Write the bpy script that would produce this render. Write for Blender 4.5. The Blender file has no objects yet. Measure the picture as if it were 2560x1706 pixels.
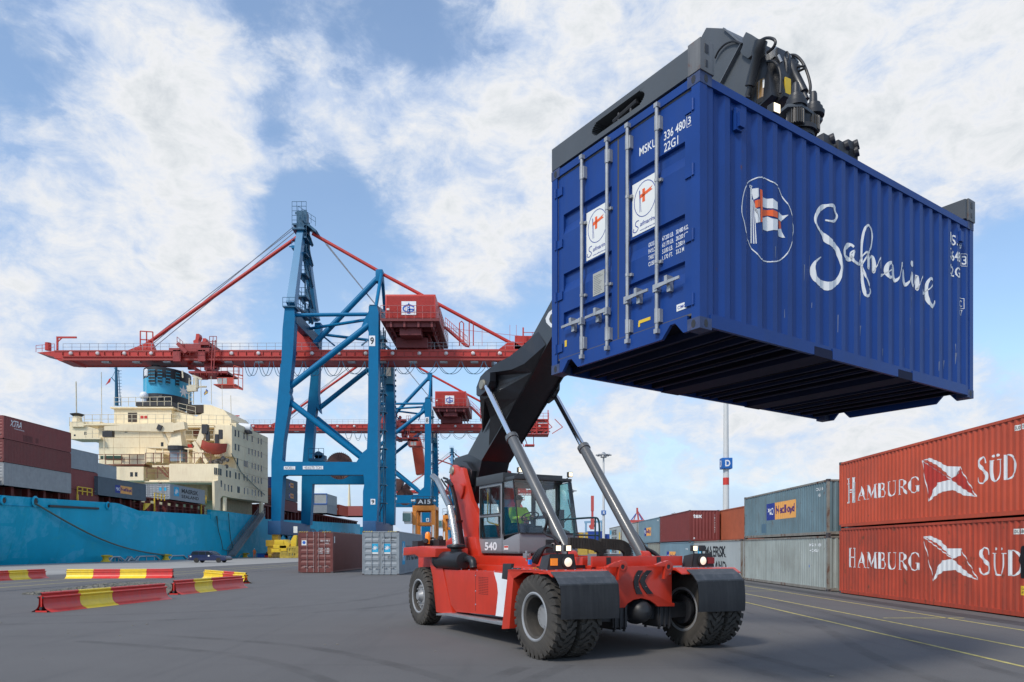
import bpy, bmesh, math, random
import numpy as np
from mathutils import Vector, Matrix
random.seed(7)
R = math.radians
# ---------------------------------------------------------------- camera, sky, sun, exposure
sc = bpy.context.scene
col = sc.collection
F, CX, CY, CH = 1800.0, 1280.0, 1373.0, 2.0      # focal length in photo pixels, vertical line, horizon row, eye height
cd = bpy.data.cameras.new('camera'); cam = bpy.data.objects.new('camera', cd); col.objects.link(cam)
cam.location = (0, 0, CH); cam.rotation_euler = (R(90), 0, 0)
cd.sensor_width = 36; cd.lens = 36*F/2560; cd.shift_y = (CY-853)/2560; cd.clip_start = .1; cd.clip_end = 6000
sc.camera = cam
SUN_EL, SUN_AZ = 46, -142                          # azimuth from +Y, clockwise seen from above
sd = bpy.data.lights.new('sun', 'SUN'); sun = bpy.data.objects.new('sun', sd); col.objects.link(sun)
sd.energy = 2.7; sd.angle = R(11); sd.color = (1, .94, .85)
sv = Vector((math.sin(R(SUN_AZ))*math.cos(R(SUN_EL)), math.cos(R(SUN_AZ))*math.cos(R(SUN_EL)), math.sin(R(SUN_EL))))
sun.rotation_euler = sv.to_track_quat('Z', 'Y').to_euler()
sun.location = (-30, -30, 60)
vs = sc.view_settings; vs.view_transform = 'Standard'; vs.look = 'None'; vs.exposure = 0.0; vs.gamma = 1
try: vs.use_curve_mapping = False
except Exception: pass

wd = bpy.data.worlds.new('World'); sc.world = wd; wd.use_nodes = True
wn = wd.node_tree; wn.nodes.clear()
def N(t, ty, **k):
    n = t.nodes.new(ty)
    for a, b in k.items():
        if a.startswith('i_'):
            key = a[2:]; key = int(key) if key.isdigit() else key.replace('_', ' ')
            n.inputs[key].default_value = b
        else: setattr(n, a, b)
    return n
def ramp(t, pts, interp='LINEAR'):
    n = t.nodes.new('ShaderNodeValToRGB'); cr = n.color_ramp; cr.interpolation = interp
    while len(cr.elements) > 1: cr.elements.remove(cr.elements[-1])
    for i, (p, c) in enumerate(pts):
        e = cr.elements[0] if i == 0 else cr.elements.new(p)
        e.position = p; e.color = (c, c, c, 1) if not isinstance(c, tuple) else (*c, 1)
    return n
def math_(t, op, a, b=None, c=None, clamp=False):
    n = t.nodes.new('ShaderNodeMath'); n.operation = op; n.use_clamp = clamp
    for i, x in enumerate((a, b, c)):
        if x is None: continue
        if isinstance(x, (int, float)): n.inputs[i].default_value = x
        else: t.links.new(x, n.inputs[i])
    return n.outputs[0]
L = wn.links.new
tc = N(wn, 'ShaderNodeTexCoord')
sky = N(wn, 'ShaderNodeTexSky', sky_type='NISHITA'); sky.sun_disc = False; sky.sun_elevation = R(SUN_EL); sky.sun_rotation = R(SUN_AZ)
sky.air_density = 1.15; sky.dust_density = .6; sky.ozone_density = 1.6
sep = N(wn, 'ShaderNodeSeparateXYZ'); L(tc.outputs['Generated'], sep.inputs[0])
zz = math_(wn, 'ADD', math_(wn, 'MAXIMUM', sep.outputs[2], 0.0), 0.34)
cmb = N(wn, 'ShaderNodeCombineXYZ'); L(math_(wn, 'DIVIDE', sep.outputs[0], zz), cmb.inputs[0]); L(math_(wn, 'DIVIDE', sep.outputs[1], zz), cmb.inputs[1])
def noise(t, vec, scale, detail=8, rough=.55, off=(0, 0, 0), sc3=(1, 1, 1), dist=0.0):
    m = N(t, 'ShaderNodeMapping'); m.inputs['Location'].default_value = off; m.inputs['Scale'].default_value = sc3
    t.links.new(vec, m.inputs['Vector'])
    n = N(t, 'ShaderNodeTexNoise'); n.inputs['Scale'].default_value = scale; n.inputs['Detail'].default_value = detail
    n.inputs['Roughness'].default_value = rough; n.inputs['Distortion'].default_value = dist
    t.links.new(m.outputs[0], n.inputs['Vector']); return n.outputs[0]
n1 = noise(wn, tc.outputs['Generated'], 6.0, 12, .58, (3.1, 1.7, .4), (1, 1, 1.5), .25)
n2 = noise(wn, tc.outputs['Generated'], 15, 9, .66, (9, 2, 0), (1, 1, 1.7), .3)
n3 = noise(wn, tc.outputs['Generated'], 3., 6, .5, (14, 6.6, 0))
# large cloud banks and blue gaps, placed by compass direction (azimuth right of +Y, elevation, half-width in degrees, weight)
BANKS = [(0,0,0,0)]
def dirv(az, el): return (math.sin(R(az))*math.cos(R(el)), math.cos(R(az))*math.cos(R(el)), math.sin(R(el)))
dens = math_(wn, 'ADD', math_(wn, 'MULTIPLY', n1, 1.05), math_(wn, 'MULTIPLY', n2, .56))
def imdir(px, py):
    az = math.degrees(math.atan2(px-CX, F)); el = math.degrees(math.atan2(CY-py, math.hypot(F, px-CX))); return az, el
BANKS = [(230, 100, 8, .30), (420, 190, 6, .26), (520, 330, 7, .26), (620, 290, 5, .14), (150, 520, 10, .40), (80, 720, 8, .34), (330, 620, 7, .24), (520, 600, 5, .24), (470, 470, 5, .1), (680, 560, 4, .18),
         (540, 60, 5, .26), (760, 180, 5, .24), (880, 300, 5, .24), (950, 390, 5, .16), (1150, 130, 9, .30), (1250, 300, 7, .24), (1100, 420, 5, .1), (1300, 540, 5, .48), (1220, 610, 4, .3), (1050, 660, 4, .2), (1000, 800, 6, .2), (640, 760, 6, .12), (820, 470, 3, .12),
         (1480, 120, 8, .22), (1750, 60, 9, .2), (2050, 200, 9, .34), (2300, 260, 11, .46), (2500, 120, 9, .3), (2480, 420, 6, .4), (2200, 420, 7, .3), (1500, 330, 5, .12),
         (330, 20, 3, -.35), (560, 170, 4, -.5), (300, 330, 4, -.3), (30, 200, 6, -.45), (60, 330, 5, -.3), (680, 100, 4, -.2), (720, 60, 3, -.3), (780, 300, 3, -.3), (660, 420, 5, -.35), (450, 720, 3, -.15), (740, 480, 4, -.3), (1050, 40, 5, -.45), (960, 130, 3, -.25), (1000, 520, 5, -.34), (880, 600, 5, -.25), (1180, 480, 3, -.2), (260, 850, 5, -.3), (700, 700, 5, -.2),
         (1380, 30, 5, -.1), (1560, 220, 4, -.2), (2440, 640, 5, -.5), (2500, 760, 5, -.3), (2350, 900, 5, -.1), (2530, 520, 3, -.2), (100, 880, 5, -.25),
         (1500, 1040, 4, .4), (1650, 1080, 4, .32), (1800, 1100, 4, .35), (1950, 1090, 4, .3), (1400, 1180, 4, .1), (1440, 960, 2.5, -.3), (1700, 980, 3, -.2), (2300, 1060, 5, .35), (2450, 1010, 4, .35), (2150, 1080, 4, .3), (90, 1010, 4, .4), (250, 1000, 3, .1), (640, 1020, 3, .3), (1100, 1100, 4, .3), (1120, 1000, 3, -.2)]
bank = None
for px, py, hw, w in BANKS:
    az, el = imdir(px, py); d = dirv(az, el)
    dp = N(wn, 'ShaderNodeVectorMath', operation='DOT_PRODUCT'); L(tc.outputs['Generated'], dp.inputs[0]); dp.inputs[1].default_value = d
    mr = N(wn, 'ShaderNodeMapRange', interpolation_type='SMOOTHSTEP'); L(dp.outputs['Value'], mr.inputs['Value'])
    mr.inputs['From Min'].default_value = math.cos(R(hw*1.5)); mr.inputs['From Max'].default_value = 1.0
    mr.inputs['To Min'].default_value = 0; mr.inputs['To Max'].default_value = w
    bank = mr.outputs[0] if bank is None else math_(wn, 'ADD', bank, mr.outputs[0])
bank = math_(wn, 'DIVIDE', bank, math_(wn, 'MULTIPLY_ADD', math_(wn, 'ABSOLUTE', bank), 1.5, 1.0))
dens = math_(wn, 'SUBTRACT', math_(wn, 'ADD', dens, math_(wn, 'MULTIPLY', bank, .85)), .285)
cov = ramp(wn, [(0, .05), (.36, .10), (.48, .24), (.56, .42), (.62, .70), (.70, .88), (.84, 1)], 'LINEAR'); L(dens, cov.inputs[0])
hz = N(wn, 'ShaderNodeMapRange', interpolation_type='SMOOTHSTEP'); L(sep.outputs[2], hz.inputs['Value'])
hz.inputs['From Min'].default_value = .0; hz.inputs['From Max'].default_value = .3; hz.inputs['To Min'].default_value = .92; hz.inputs['To Max'].default_value = .0
fac = math_(wn, 'MAXIMUM', cov.outputs[0], hz.outputs[0])
veil = math_(wn, 'ADD', math_(wn, 'MULTIPLY', n3, .35), .0)
fac = math_(wn, 'MAXIMUM', fac, veil)
# cloud thickness shading: thick middles go a little grey
shade = ramp(wn, [(0, (.50, .63, .92)), (.36, (.54, .67, .93)), (.50, (.66, .76, .94)), (.60, (.80, .855, .95)), (.70, (.91, .925, .955)), (.78, (.84, .87, .90)), (.92, (.70, .745, .79))])
sh = math_(wn, 'ADD', math_(wn, 'MULTIPLY', dens, .78), math_(wn, 'MULTIPLY', math_(wn, 'SUBTRACT', n2, .5), .55)); L(sh, shade.inputs[0])
bg1 = N(wn, 'ShaderNodeBackground'); tint = N(wn, 'ShaderNodeMix', data_type='RGBA', blend_type='MULTIPLY'); tint.inputs[0].default_value = 1
L(sky.outputs[0], tint.inputs[6]); tint.inputs[7].default_value = (1.20, 1.30, 1.34, 1); L(tint.outputs[2], bg1.inputs[0]); bg1.inputs[1].default_value = .145
bg2 = N(wn, 'ShaderNodeBackground'); L(shade.outputs[0], bg2.inputs[0]); bg2.inputs[1].default_value = .95
mxs = N(wn, 'ShaderNodeMixShader'); L(fac, mxs.inputs[0]); L(bg1.outputs[0], mxs.inputs[1]); L(bg2.outputs[0], mxs.inputs[2])
wo = N(wn, 'ShaderNodeOutputWorld'); L(mxs.outputs[0], wo.inputs[0])

# ---------------------------------------------------------------- materials
MATS = {}
def mat(name, c=(.5, .5, .5), rough=.5, metal=0., var=.12, vs=1.5, dirt=0., dirtc=(.12, .09, .07), rust=0., bump=0., coat=0., emit=None, spec=.5, speck=0.):
    if name in MATS: return MATS[name]
    m = bpy.data.materials.new(name); m.use_nodes = True; t = m.node_tree; t.nodes.clear(); K = t.links.new
    out = N(t, 'ShaderNodeOutputMaterial'); b = N(t, 'ShaderNodeBsdfPrincipled'); K(b.outputs[0], out.inputs[0])
    b.inputs['Roughness'].default_value = rough; b.inputs['Metallic'].default_value = metal
    b.inputs['Specular IOR Level'].default_value = spec
    if coat: b.inputs['Coat Weight'].default_value = coat; b.inputs['Coat Roughness'].default_value = .15
    tc = N(t, 'ShaderNodeTexCoord'); o = tc.outputs['Object']
    nz = noise(t, o, vs, 6, .6)
    mr = N(t, 'ShaderNodeMapRange'); K(nz, mr.inputs[0]); mr.inputs[1].default_value = .3; mr.inputs[2].default_value = .7
    mx = N(t, 'ShaderNodeMix', data_type='RGBA'); K(mr.outputs[0], mx.inputs[0])
    mx.inputs[6].default_value = (*[x*(1-var) for x in c], 1); mx.inputs[7].default_value = (*[min(1, x*(1+var)) for x in c], 1)
    cur = mx.outputs[2]
    def over(fac, colr, prev):
        q = N(t, 'ShaderNodeMix', data_type='RGBA'); K(fac, q.inputs[0]); K(prev, q.inputs[6]); q.inputs[7].default_value = (*colr, 1); return q.outputs[2]
    if speck:
        n5 = noise(t, o, 70, 3, .7); r5 = ramp(t, [(.35, 0), (.7, 1)]); K(n5, r5.inputs[0])
        cur = over(math_(t, 'MULTIPLY', r5.outputs[0], speck), tuple(min(1, x*2.2+.03) for x in c), cur)
    if dirt:
        n4 = noise(t, o, 1.0, 7, .65, (5, 3, 1), (7, 7, .35)); r4 = ramp(t, [(.48, 0), (.75, 1)]); K(n4, r4.inputs[0])
        cur = over(math_(t, 'MULTIPLY', r4.outputs[0], dirt), dirtc, cur)
        n6 = noise(t, o, .7, 5, .6, (1, 8, 1)); r6 = ramp(t, [(.5, 0), (.8, 1)]); K(n6, r6.inputs[0])
        cur = over(math_(t, 'MULTIPLY', r6.outputs[0], dirt*.8), dirtc, cur)
    if rust:
        n7 = noise(t, o, 3.2, 10, .72, (7, 7, 2), (1, 1, .6)); r7 = ramp(t, [(.66-.14*rust, 0), (.72-.12*rust, 1)]); K(n7, r7.inputs[0])
        cur = over(math_(t, 'MULTIPLY', r7.outputs[0], .85), (.13, .045, .02), cur)
    K(cur, b.inputs['Base Color'])
    if bump:
        bp_ = N(t, 'ShaderNodeBump'); bp_.inputs['Strength'].default_value = bump; bp_.inputs['Distance'].default_value = .01
        K(noise(t, o, 60, 3, .6), bp_.inputs['Height']); K(bp_.outputs[0], b.inputs['Normal'])
    if emit:
        b.inputs['Emission Color'].default_value = (*emit[0], 1); b.inputs['Emission Strength'].default_value = emit[1]
    MATS[name] = m; return m
def glass(name, c=(.62, .82, .8), refl=.12):
    m = bpy.data.materials.new(name); m.use_nodes = True; t = m.node_tree; t.nodes.clear()
    o = N(t, 'ShaderNodeOutputMaterial'); a = N(t, 'ShaderNodeBsdfTransparent'); a.inputs[0].default_value = (*c, 1)
    g = N(t, 'ShaderNodeBsdfGlossy'); g.inputs['Roughness'].default_value = .03
    fr = N(t, 'ShaderNodeFresnel'); fr.inputs[0].default_value = 1.5
    mx = N(t, 'ShaderNodeMixShader'); t.links.new(math_(t, 'MULTIPLY_ADD', fr.outputs[0], .5, refl*.2), mx.inputs[0])
    t.links.new(a.outputs[0], mx.inputs[1]); t.links.new(g.outputs[0], mx.inputs[2]); t.links.new(mx.outputs[0], o.inputs[0])
    MATS[name] = m; return m
M = mat
m_red = M('machine_red', (.58, .038, .016), .38, var=.1, dirt=.22, dirtc=(.30, .05, .03), coat=.2)
m_black = M('boom_black', (.014, .015, .018), .42, var=.15, dirt=.08, coat=.15, dirtc=(.08, .08, .08))
m_grey = M('boom_grey', (.075, .083, .09), .45, var=.1, dirt=.1)
m_cyl = M('cylinder_grey', (.1, .105, .11), .35, var=.1, dirt=.08, coat=.3)
m_chrome = M('chrome', (.75, .77, .8), .12, 1., var=.04)
m_steel = M('steel', (.42, .43, .44), .45, .7, var=.15, dirt=.2)
m_galv = M('galvanised', (.38, .39, .40), .5, .35, var=.18, vs=6, dirt=.15)
m_rub = M('rubber', (.030, .028, .025), .85, var=.2, vs=3, dirt=.5, dirtc=(.10, .088, .075), bump=.3)
m_tyre = M('tyre_rubber', (.045, .041, .036), .85, var=.25, vs=3, dirt=.5, dirtc=(.12, .103, .085), bump=.4)
m_flap = M('flap_rubber', (.018, .019, .022), .6, var=.25, vs=2, dirt=.2, dirtc=(.1, .1, .1))
m_flap2 = M('flap_upper', (.055, .062, .072), .5, var=.15, dirt=.35, dirtc=(.2, .2, .21))
m_rim = M('rim_grey', (.34, .345, .35), .45, .25, var=.12, dirt=.25)
m_cab = M('cab_grey', (.225, .235, .25), .4, var=.05, coat=.2)
m_cabd = M('cab_dark', (.03, .032, .035), .5, var=.1)
m_white = M('white_paint', (.78, .79, .8), .5, var=.05)
m_dark = M('dark_metal', (.03, .03, .033), .5, .1, var=.2, dirt=.1)
m_axle = M('axle_black', (.025, .026, .03), .45, var=.2, dirt=.2, dirtc=(.07, .065, .06))
m_hose = M('hose', (.015, .015, .017), .45, var=.1)
m_lamp = M('lamp_lit', (1, .9, .7), .3, emit=((1, .80, .50), 1.7))
m_lens = M('lamp_lens', (.85, .8, .7), .15, emit=((1, .8, .55), .7))
m_amber = M('amber', (.9, .25, .02), .25, emit=((1, .3, .03), .25))
m_yel = M('yellow_paint', (.75, .5, .03), .45, var=.08, dirt=.15)
m_blue = M('container_blue', (.008, .047, .225), .42, var=.12, vs=1.2, spec=.3, dirt=.25, dirtc=(.03, .055, .15), rust=.06)
m_gask = M('gasket', (.09, .085, .08), .7, var=.2)
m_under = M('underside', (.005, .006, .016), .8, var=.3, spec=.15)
m_cast = M('casting_rusty', (.09, .08, .085), .6, var=.3, vs=9, rust=.8)
m_castb = M('casting_blue', (.04, .06, .14), .6, var=.3, vs=9, rust=.55)
m_cblue = M('crane_blue', (.0, .145, .31), .45, var=.07, vs=.4, spec=.2, dirt=.10, dirtc=(.01, .06, .13))
m_cdark = M('crane_dark_blue', (.005, .085, .165), .5, var=.15)
m_cred = M('crane_red', (.50, .032, .02), .45, var=.1, vs=.5, dirt=.2, dirtc=(.16, .02, .02))
m_cdred = M('crane_dark_red', (.17, .025, .025), .55, var=.2)
m_rail = M('rail_grey', (.3, .32, .36), .5, var=.1)
m_cream = M('ship_cream', (.88, .75, .50), .5, var=.05, vs=.3, dirt=.3, dirtc=(.5, .3, .13))
m_deck = M('deck_red', (.14, .02, .016), .6, var=.25)
m_win = M('dark_window', (.02, .025, .03), .15, var=.1)
m_text = M('lettering_black', (.02, .022, .025), .6)
m_textw = M('lettering_white', (.75, .76, .76), .55, var=.05)
m_textb = M('lettering_blue', (.02, .05, .3), .55)
m_textbr = M('logo_blue', (.02, .12, .5), .55)
m_orange = M('orange_paint', (.75, .15, .02), .5, var=.06)
m_star = M('star_blue', (.02, .38, .62), .5)
g_cab = glass('cab_glass', (.95, .99, .985), .1)
g_teal = glass('teal_glass', (.66, .92, .92), .2)

# ---------------------------------------------------------------- mesh builder
ZV = Vector((0, 0, 1))
class MB:
    def __init__(s): s.v = []; s.f = []; s.mi = []
    def add(s, vs, fs, mi=0):
        b = len(s.v); s.v += [tuple(v) for v in vs]; s.f += [tuple(b+i for i in f) for f in fs]; s.mi += [mi]*len(fs); return s
    def hexa(s, p, mi=0):   # 8 points: bottom 4 ccw, top 4 ccw
        return s.add(p, [(3, 2, 1, 0), (4, 5, 6, 7), (0, 1, 5, 4), (1, 2, 6, 5), (2, 3, 7, 6), (3, 0, 4, 7)], mi)
    def box(s, x0, x1, y0, y1, z0, z1, mi=0, M_=None):
        p = [Vector(q) for q in ((x0, y0, z0), (x1, y0, z0), (x1, y1, z0), (x0, y1, z0), (x0, y0, z1), (x1, y0, z1), (x1, y1, z1), (x0, y1, z1))]
        if M_: p = [M_ @ q for q in p]
        return s.hexa(p, mi)
    def beam(s, a, b, w, h, w2=None, h2=None, up=ZV, mi=0):
        a = Vector(a); b = Vector(b); d = (b-a).normalized(); x = d.cross(Vector(up))
        if x.length < 1e-3: x = d.cross(Vector((0, 1, 0)))
        x.normalize(); y = x.cross(d); w2 = w2 or w; h2 = h2 or h
        P = [a-x*w/2-y*h/2, a+x*w/2-y*h/2, a+x*w/2+y*h/2, a-x*w/2+y*h/2, b-x*w2/2-y*h2/2, b+x*w2/2-y*h2/2, b+x*w2/2+y*h2/2, b-x*w2/2+y*h2/2]
        return s.hexa(P, mi)
    def tube(s, pts, r, n=8, mi=0, cap=True):
        pts = [Vector(p) for p in pts]; k = len(pts); rs = r if isinstance(r, (list, tuple)) else [r]*k
        vs = []; ref = None
        for i, p in enumerate(pts):
            d = (pts[min(i+1, k-1)]-pts[max(i-1, 0)]).normalized()
            if ref is None:
                ref = d.orthogonal().normalized()
            ref = (ref-d*ref.dot(d)); ref = ref.normalized() if ref.length > 1e-6 else d.orthogonal().normalized()
            q = d.cross(ref)
            vs += [p+(ref*math.cos(2*math.pi*j/n)+q*math.sin(2*math.pi*j/n))*rs[i] for j in range(n)]
        fs = [(i*n+j, i*n+(j+1) % n, (i+1)*n+(j+1) % n, (i+1)*n+j) for i in range(k-1) for j in range(n)]
        if cap: fs += [tuple(range(n-1, -1, -1)), tuple((k-1)*n+j for j in range(n))]
        return s.add(vs, fs, mi)
    def lathe(s, prof, n, c=(0, 0, 0), ax=(0, 0, 1), mi=0, closed=False, cap=True):   # prof: (radius, height along ax)
        ax = Vector(ax).normalized(); x = ax.orthogonal().normalized(); y = ax.cross(x); c = Vector(c); k = len(prof)
        vs = [c+ax*h+(x*math.cos(2*math.pi*j/n)+y*math.sin(2*math.pi*j/n))*r for r, h in prof for j in range(n)]
        kk = k if closed else k-1
        fs = [(i*n+j, i*n+(j+1) % n, ((i+1) % k)*n+(j+1) % n, ((i+1) % k)*n+j) for i in range(kk) for j in range(n)]
        if not closed and cap:
            if prof[0][0] > 1e-4: fs.append(tuple(range(n-1, -1, -1)))
            if prof[-1][0] > 1e-4: fs.append(tuple((k-1)*n+j for j in range(n)))
        return s.add(vs, fs, mi)
    def prism(s, poly, ext, mi=0):   # poly: 3-D points in a plane, ext: extrusion vector
        ext = Vector(ext); p = [Vector(q) for q in poly]; n = len(p)
        vs = p+[q+ext for q in p]
        fs = [tuple(range(n-1, -1, -1)), tuple(range(n, 2*n))]+[(i, (i+1) % n, n+(i+1) % n, n+i) for i in range(n)]
        return s.add(vs, fs, mi)
    def sphere(s, c, r, n=12, m=8, sc3=(1, 1, 1), mi=0):
        vs = []; fs = []
        for i in range(m+1):
            a = math.pi*i/m
            for j in range(n):
                b = 2*math.pi*j/n; vs.append((c[0]+r*sc3[0]*math.sin(a)*math.cos(b), c[1]+r*sc3[1]*math.sin(a)*math.sin(b), c[2]+r*sc3[2]*math.cos(a)))
        for i in range(m):
            for j in range(n): fs.append((i*n+j, i*n+(j+1) % n, (i+1)*n+(j+1) % n, (i+1)*n+j))
        return s.add(vs, fs, mi)
    def rails(s, a, b, h=1.1, step=2., r=.04, up=ZV):
        a = Vector(a); b = Vector(b); n = max(1, round((b-a).length/step)); up = Vector(up)
        for i in range(n+1): p = a.lerp(b, i/n); s.beam(p, p+up*h, r, r)
        for k in (1, .5): s.beam(a+up*h*k, b+up*h*k, r, r)
    def build(s, name, mats, parent=None, smooth=False, world=False, bevel=0., recalc=True):
        me = bpy.data.meshes.new(name)
        if world and parent is not None:
            inv = parent['_m'] if False else MINV[parent.name]
            s.v = [tuple(inv @ Vector(v)) for v in s.v]
        me.from_pydata(s.v, [], s.f)
        if not isinstance(mats, (list, tuple)): mats = [mats]
        for m in mats: me.materials.append(m)
        if len(mats) > 1: me.polygons.foreach_set('material_index', s.mi)
        bm = bmesh.new(); bm.from_mesh(me)
        if recalc: bmesh.ops.recalc_face_normals(bm, faces=bm.faces)
        if bevel:
            es = [e for e in bm.edges if len(e.link_faces) == 2 and e.calc_face_angle(0) > .5]
            bmesh.ops.bevel(bm, geom=es, offset=bevel, segments=2, affect='EDGES', profile=.7, clamp_overlap=True)
        if smooth or bevel:
            for f in bm.faces: f.smooth = True
            for e in bm.edges:
                if len(e.link_faces) != 2 or e.calc_face_angle(0) > .6: e.smooth = False
        bm.to_mesh(me); bm.free()
        o = bpy.data.objects.new(name, me); col.objects.link(o)
        if parent is not None: o.parent = parent
        return o
MINV = {}
def thing(name, label, cat, loc=(0, 0, 0), rz=0., group=None):
    o = bpy.data.objects.new(name, None); col.objects.link(o); o.location = loc; o.rotation_euler = (0, 0, rz)
    o.empty_display_size = .3
    o['label'] = label; o['category'] = cat
    if group: o['group'] = group
    MINV[o.name] = (Matrix.Translation(loc) @ Matrix.Rotation(rz, 4, 'Z')).inverted()
    return o
def tag(o, label, cat, group=None):
    o['label'] = label; o['category'] = cat
    if group: o['group'] = group
    return o
def struct(o): o['kind'] = 'structure'; return o
def copy_tree(o, parent=None):
    c = o.copy(); col.objects.link(c)
    if parent is not None: c.parent = parent
    for ch in list(o.children): copy_tree(ch, c)
    return c
def W(px, py, Y): return Vector(((px-CX)/F*Y, Y, CH+(CY-py)/F*Y))       # point of the scene at distance Y
def G(px, py): Y = F*CH/(py-CY); return Vector(((px-CX)/F*Y, Y, 0))       # point of the ground
def WX(px, py, X): Y = X*F/(px-1290.); return W(px, py, Y)                # point of a plane that runs along the quay, X metres to the side
def zf(ox, oy, s): return lambda x, y: (ox+x/s, oy+y/s)
Z1 = zf(980, 1100, 2.5576); Z2 = zf(1350, 40, 1.4796); Z3 = zf(0, 880, 2.7514); Z4 = zf(60, 500, 3.136); Z5 = zf(640, 500, 3.096)
Z6 = zf(640, 880, 2.75); Z7 = zf(1480, 980, 2.1602); Z8 = zf(1050, 700, 2.851)
A1 = zf(1700, 40, 4.127); A2 = zf(1360, 180, 3.7333); A3 = zf(1360, 540, 3.9205); A4 = zf(1780, 380, 2.4894); A5 = zf(1180, 1160, 6.031); A6 = zf(1400, 1340, 4.9)
A7 = zf(980, 1160, 3.409); A8 = zf(0, 1380, 3.6766)

# ---------------------------------------------------------------- lettering and flat marks that follow a corrugated wall
class Face:
    def __init__(s, o, sx, n, up=(0, 0, 1), dep=None, cuts=()): s.o = Vector(o); s.s = Vector(sx); s.n = Vector(n); s.up = Vector(up); s.dep = dep; s.cuts = cuts
    def pt(s, a, z, e=.004): return s.o+s.s*a+s.up*z+s.n*(e+(s.dep(a) if s.dep else 0))
TXT = {}
def text_polys(st):
    if st not in TXT:
        cu = bpy.data.curves.new('t', 'FONT'); cu.body = st; cu.resolution_u = 3; cu.size = 1; cu.offset = .03 if st in ('MAERSK', 'SEALAND', 'Nedlloyd', '540', '9', '8', 'A15', 'tex', 'D', 'E') else .012
        ob = bpy.data.objects.new('t', cu); col.objects.link(ob)
        dg = bpy.context.evaluated_depsgraph_get(); me = bpy.data.meshes.new_from_object(ob.evaluated_get(dg))
        vs = [(v.co.x, v.co.y) for v in me.vertices]; fs = [tuple(p.vertices) for p in me.polygons]
        bpy.data.objects.remove(ob); bpy.data.meshes.remove(me); bpy.data.curves.remove(cu)
        TXT[st] = (vs, fs)
    return TXT[st]
def flat_mark(face, vs, fs, name, m, parent, e=.004, label=None):
    bm = bmesh.new(); bv = [bm.verts.new((a, z, 0)) for a, z in vs]
    for f in fs:
        try: bm.faces.new([bv[i] for i in f])
        except ValueError: pass
    bmesh.ops.triangulate(bm, faces=[f for f in bm.faces if len(f.verts) > 4])
    if face.dep and vs:
        lo = min(v[0] for v in vs); hi = max(v[0] for v in vs)
        for c in face.cuts:
            if lo < c < hi: bmesh.ops.bisect_plane(bm, geom=bm.verts[:]+bm.edges[:]+bm.faces[:], plane_co=(c, 0, 0), plane_no=(1, 0, 0), dist=1e-5)
    for v in bm.verts: v.co = face.pt(v.co.x, v.co.y, e)
    bmesh.ops.recalc_face_normals(bm, faces=bm.faces)
    me = bpy.data.meshes.new(name); bm.to_mesh(me); bm.free(); me.materials.append(m)
    o = bpy.data.objects.new(name, me); col.objects.link(o); o.parent = parent
    if label: o['label'] = label
    return o
def lettering(face, st, a, z, w, h, m, parent, name='lettering', e=.004, slant=0.):   # fits the words into a box w x h whose lower left is a, z
    vs, fs = text_polys(st); x0 = min(v[0] for v in vs); x1 = max(v[0] for v in vs); y0 = min(v[1] for v in vs); y1 = max(v[1] for v in vs)
    vs = [(a+(x-x0)/(x1-x0)*w+slant*(y-y0), z+(y-y0)/(y1-y0)*h) for x, y in vs]
    return flat_mark(face, vs, fs, name, m, parent, e)
def multi(face, items, m, parent, name='lettering', e=.004):       # several words in one mesh: (text, a, z, w, h)
    V_ = []; F_ = []
    for st, a, z, w, h in items:
        vs, fs = text_polys(st); x0 = min(v[0] for v in vs); x1 = max(v[0] for v in vs); y0 = min(v[1] for v in vs); y1 = max(v[1] for v in vs)
        b = len(V_); V_ += [(a+(x-x0)/(x1-x0)*w, z+(y-y0)/(y1-y0)*h) for x, y in vs]; F_ += [tuple(b+i for i in f) for f in fs]
    return flat_mark(face, V_, F_, name, m, parent, e)
def polys(face, ps, m, parent, name='emblem', e=.004):
    V_ = []; F_ = []
    for p in ps: b = len(V_); V_ += list(p); F_.append(tuple(range(b, b+len(p))))
    return flat_mark(face, V_, F_, name, m, parent, e)
def stroke(pts, closed=False):      # pts (a, z, width) -> quads
    out = []; n = len(pts); L_ = []
    for i in range(n):
        if closed: p, q = pts[i-1], pts[(i+1) % n]
        else: p, q = pts[max(0, i-1)], pts[min(n-1, i+1)]
        dx, dz = q[0]-p[0], q[1]-p[1]; l = math.hypot(dx, dz) or 1; nx, nz = -dz/l, dx/l; w = pts[i][2]/2
        L_.append(((pts[i][0]+nx*w, pts[i][1]+nz*w), (pts[i][0]-nx*w, pts[i][1]-nz*w)))
    for i in range(n if closed else n-1):
        a, b = L_[i], L_[(i+1) % n]; out.append([a[0], b[0], b[1], a[1]])
    return out
def smooth_path(pts, k=4, closed=False):
    out = []; n = len(pts)
    for i in range(n if closed else n-1):
        g = lambda j: pts[j % n] if closed else pts[max(0, min(n-1, j))]
        p0, p1, p2, p3 = g(i-1), g(i), g(i+1), g(i+2)
        for q in range(k):
            t = q/k
            out.append(tuple(.5*((2*b)+(-a+c)*t+(2*a-5*b+4*c-d)*t*t+(-a+3*b-3*c+d)*t**3) for a, b, c, d in zip(p0, p1, p2, p3)))
    if not closed: out.append(pts[-1])
    return out
def star(cx, cz, r, n=7, inner=.38, rot=math.pi/2):
    return [(cx+math.cos(rot+i*math.pi/n)*(r if i % 2 == 0 else r*inner), cz+math.sin(rot+i*math.pi/n)*(r if i % 2 == 0 else r*inner)) for i in range(2*n)]
def rect(a0, z0, a1, z1): return [(a0, z0), (a1, z0), (a1, z1), (a0, z1)]
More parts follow.
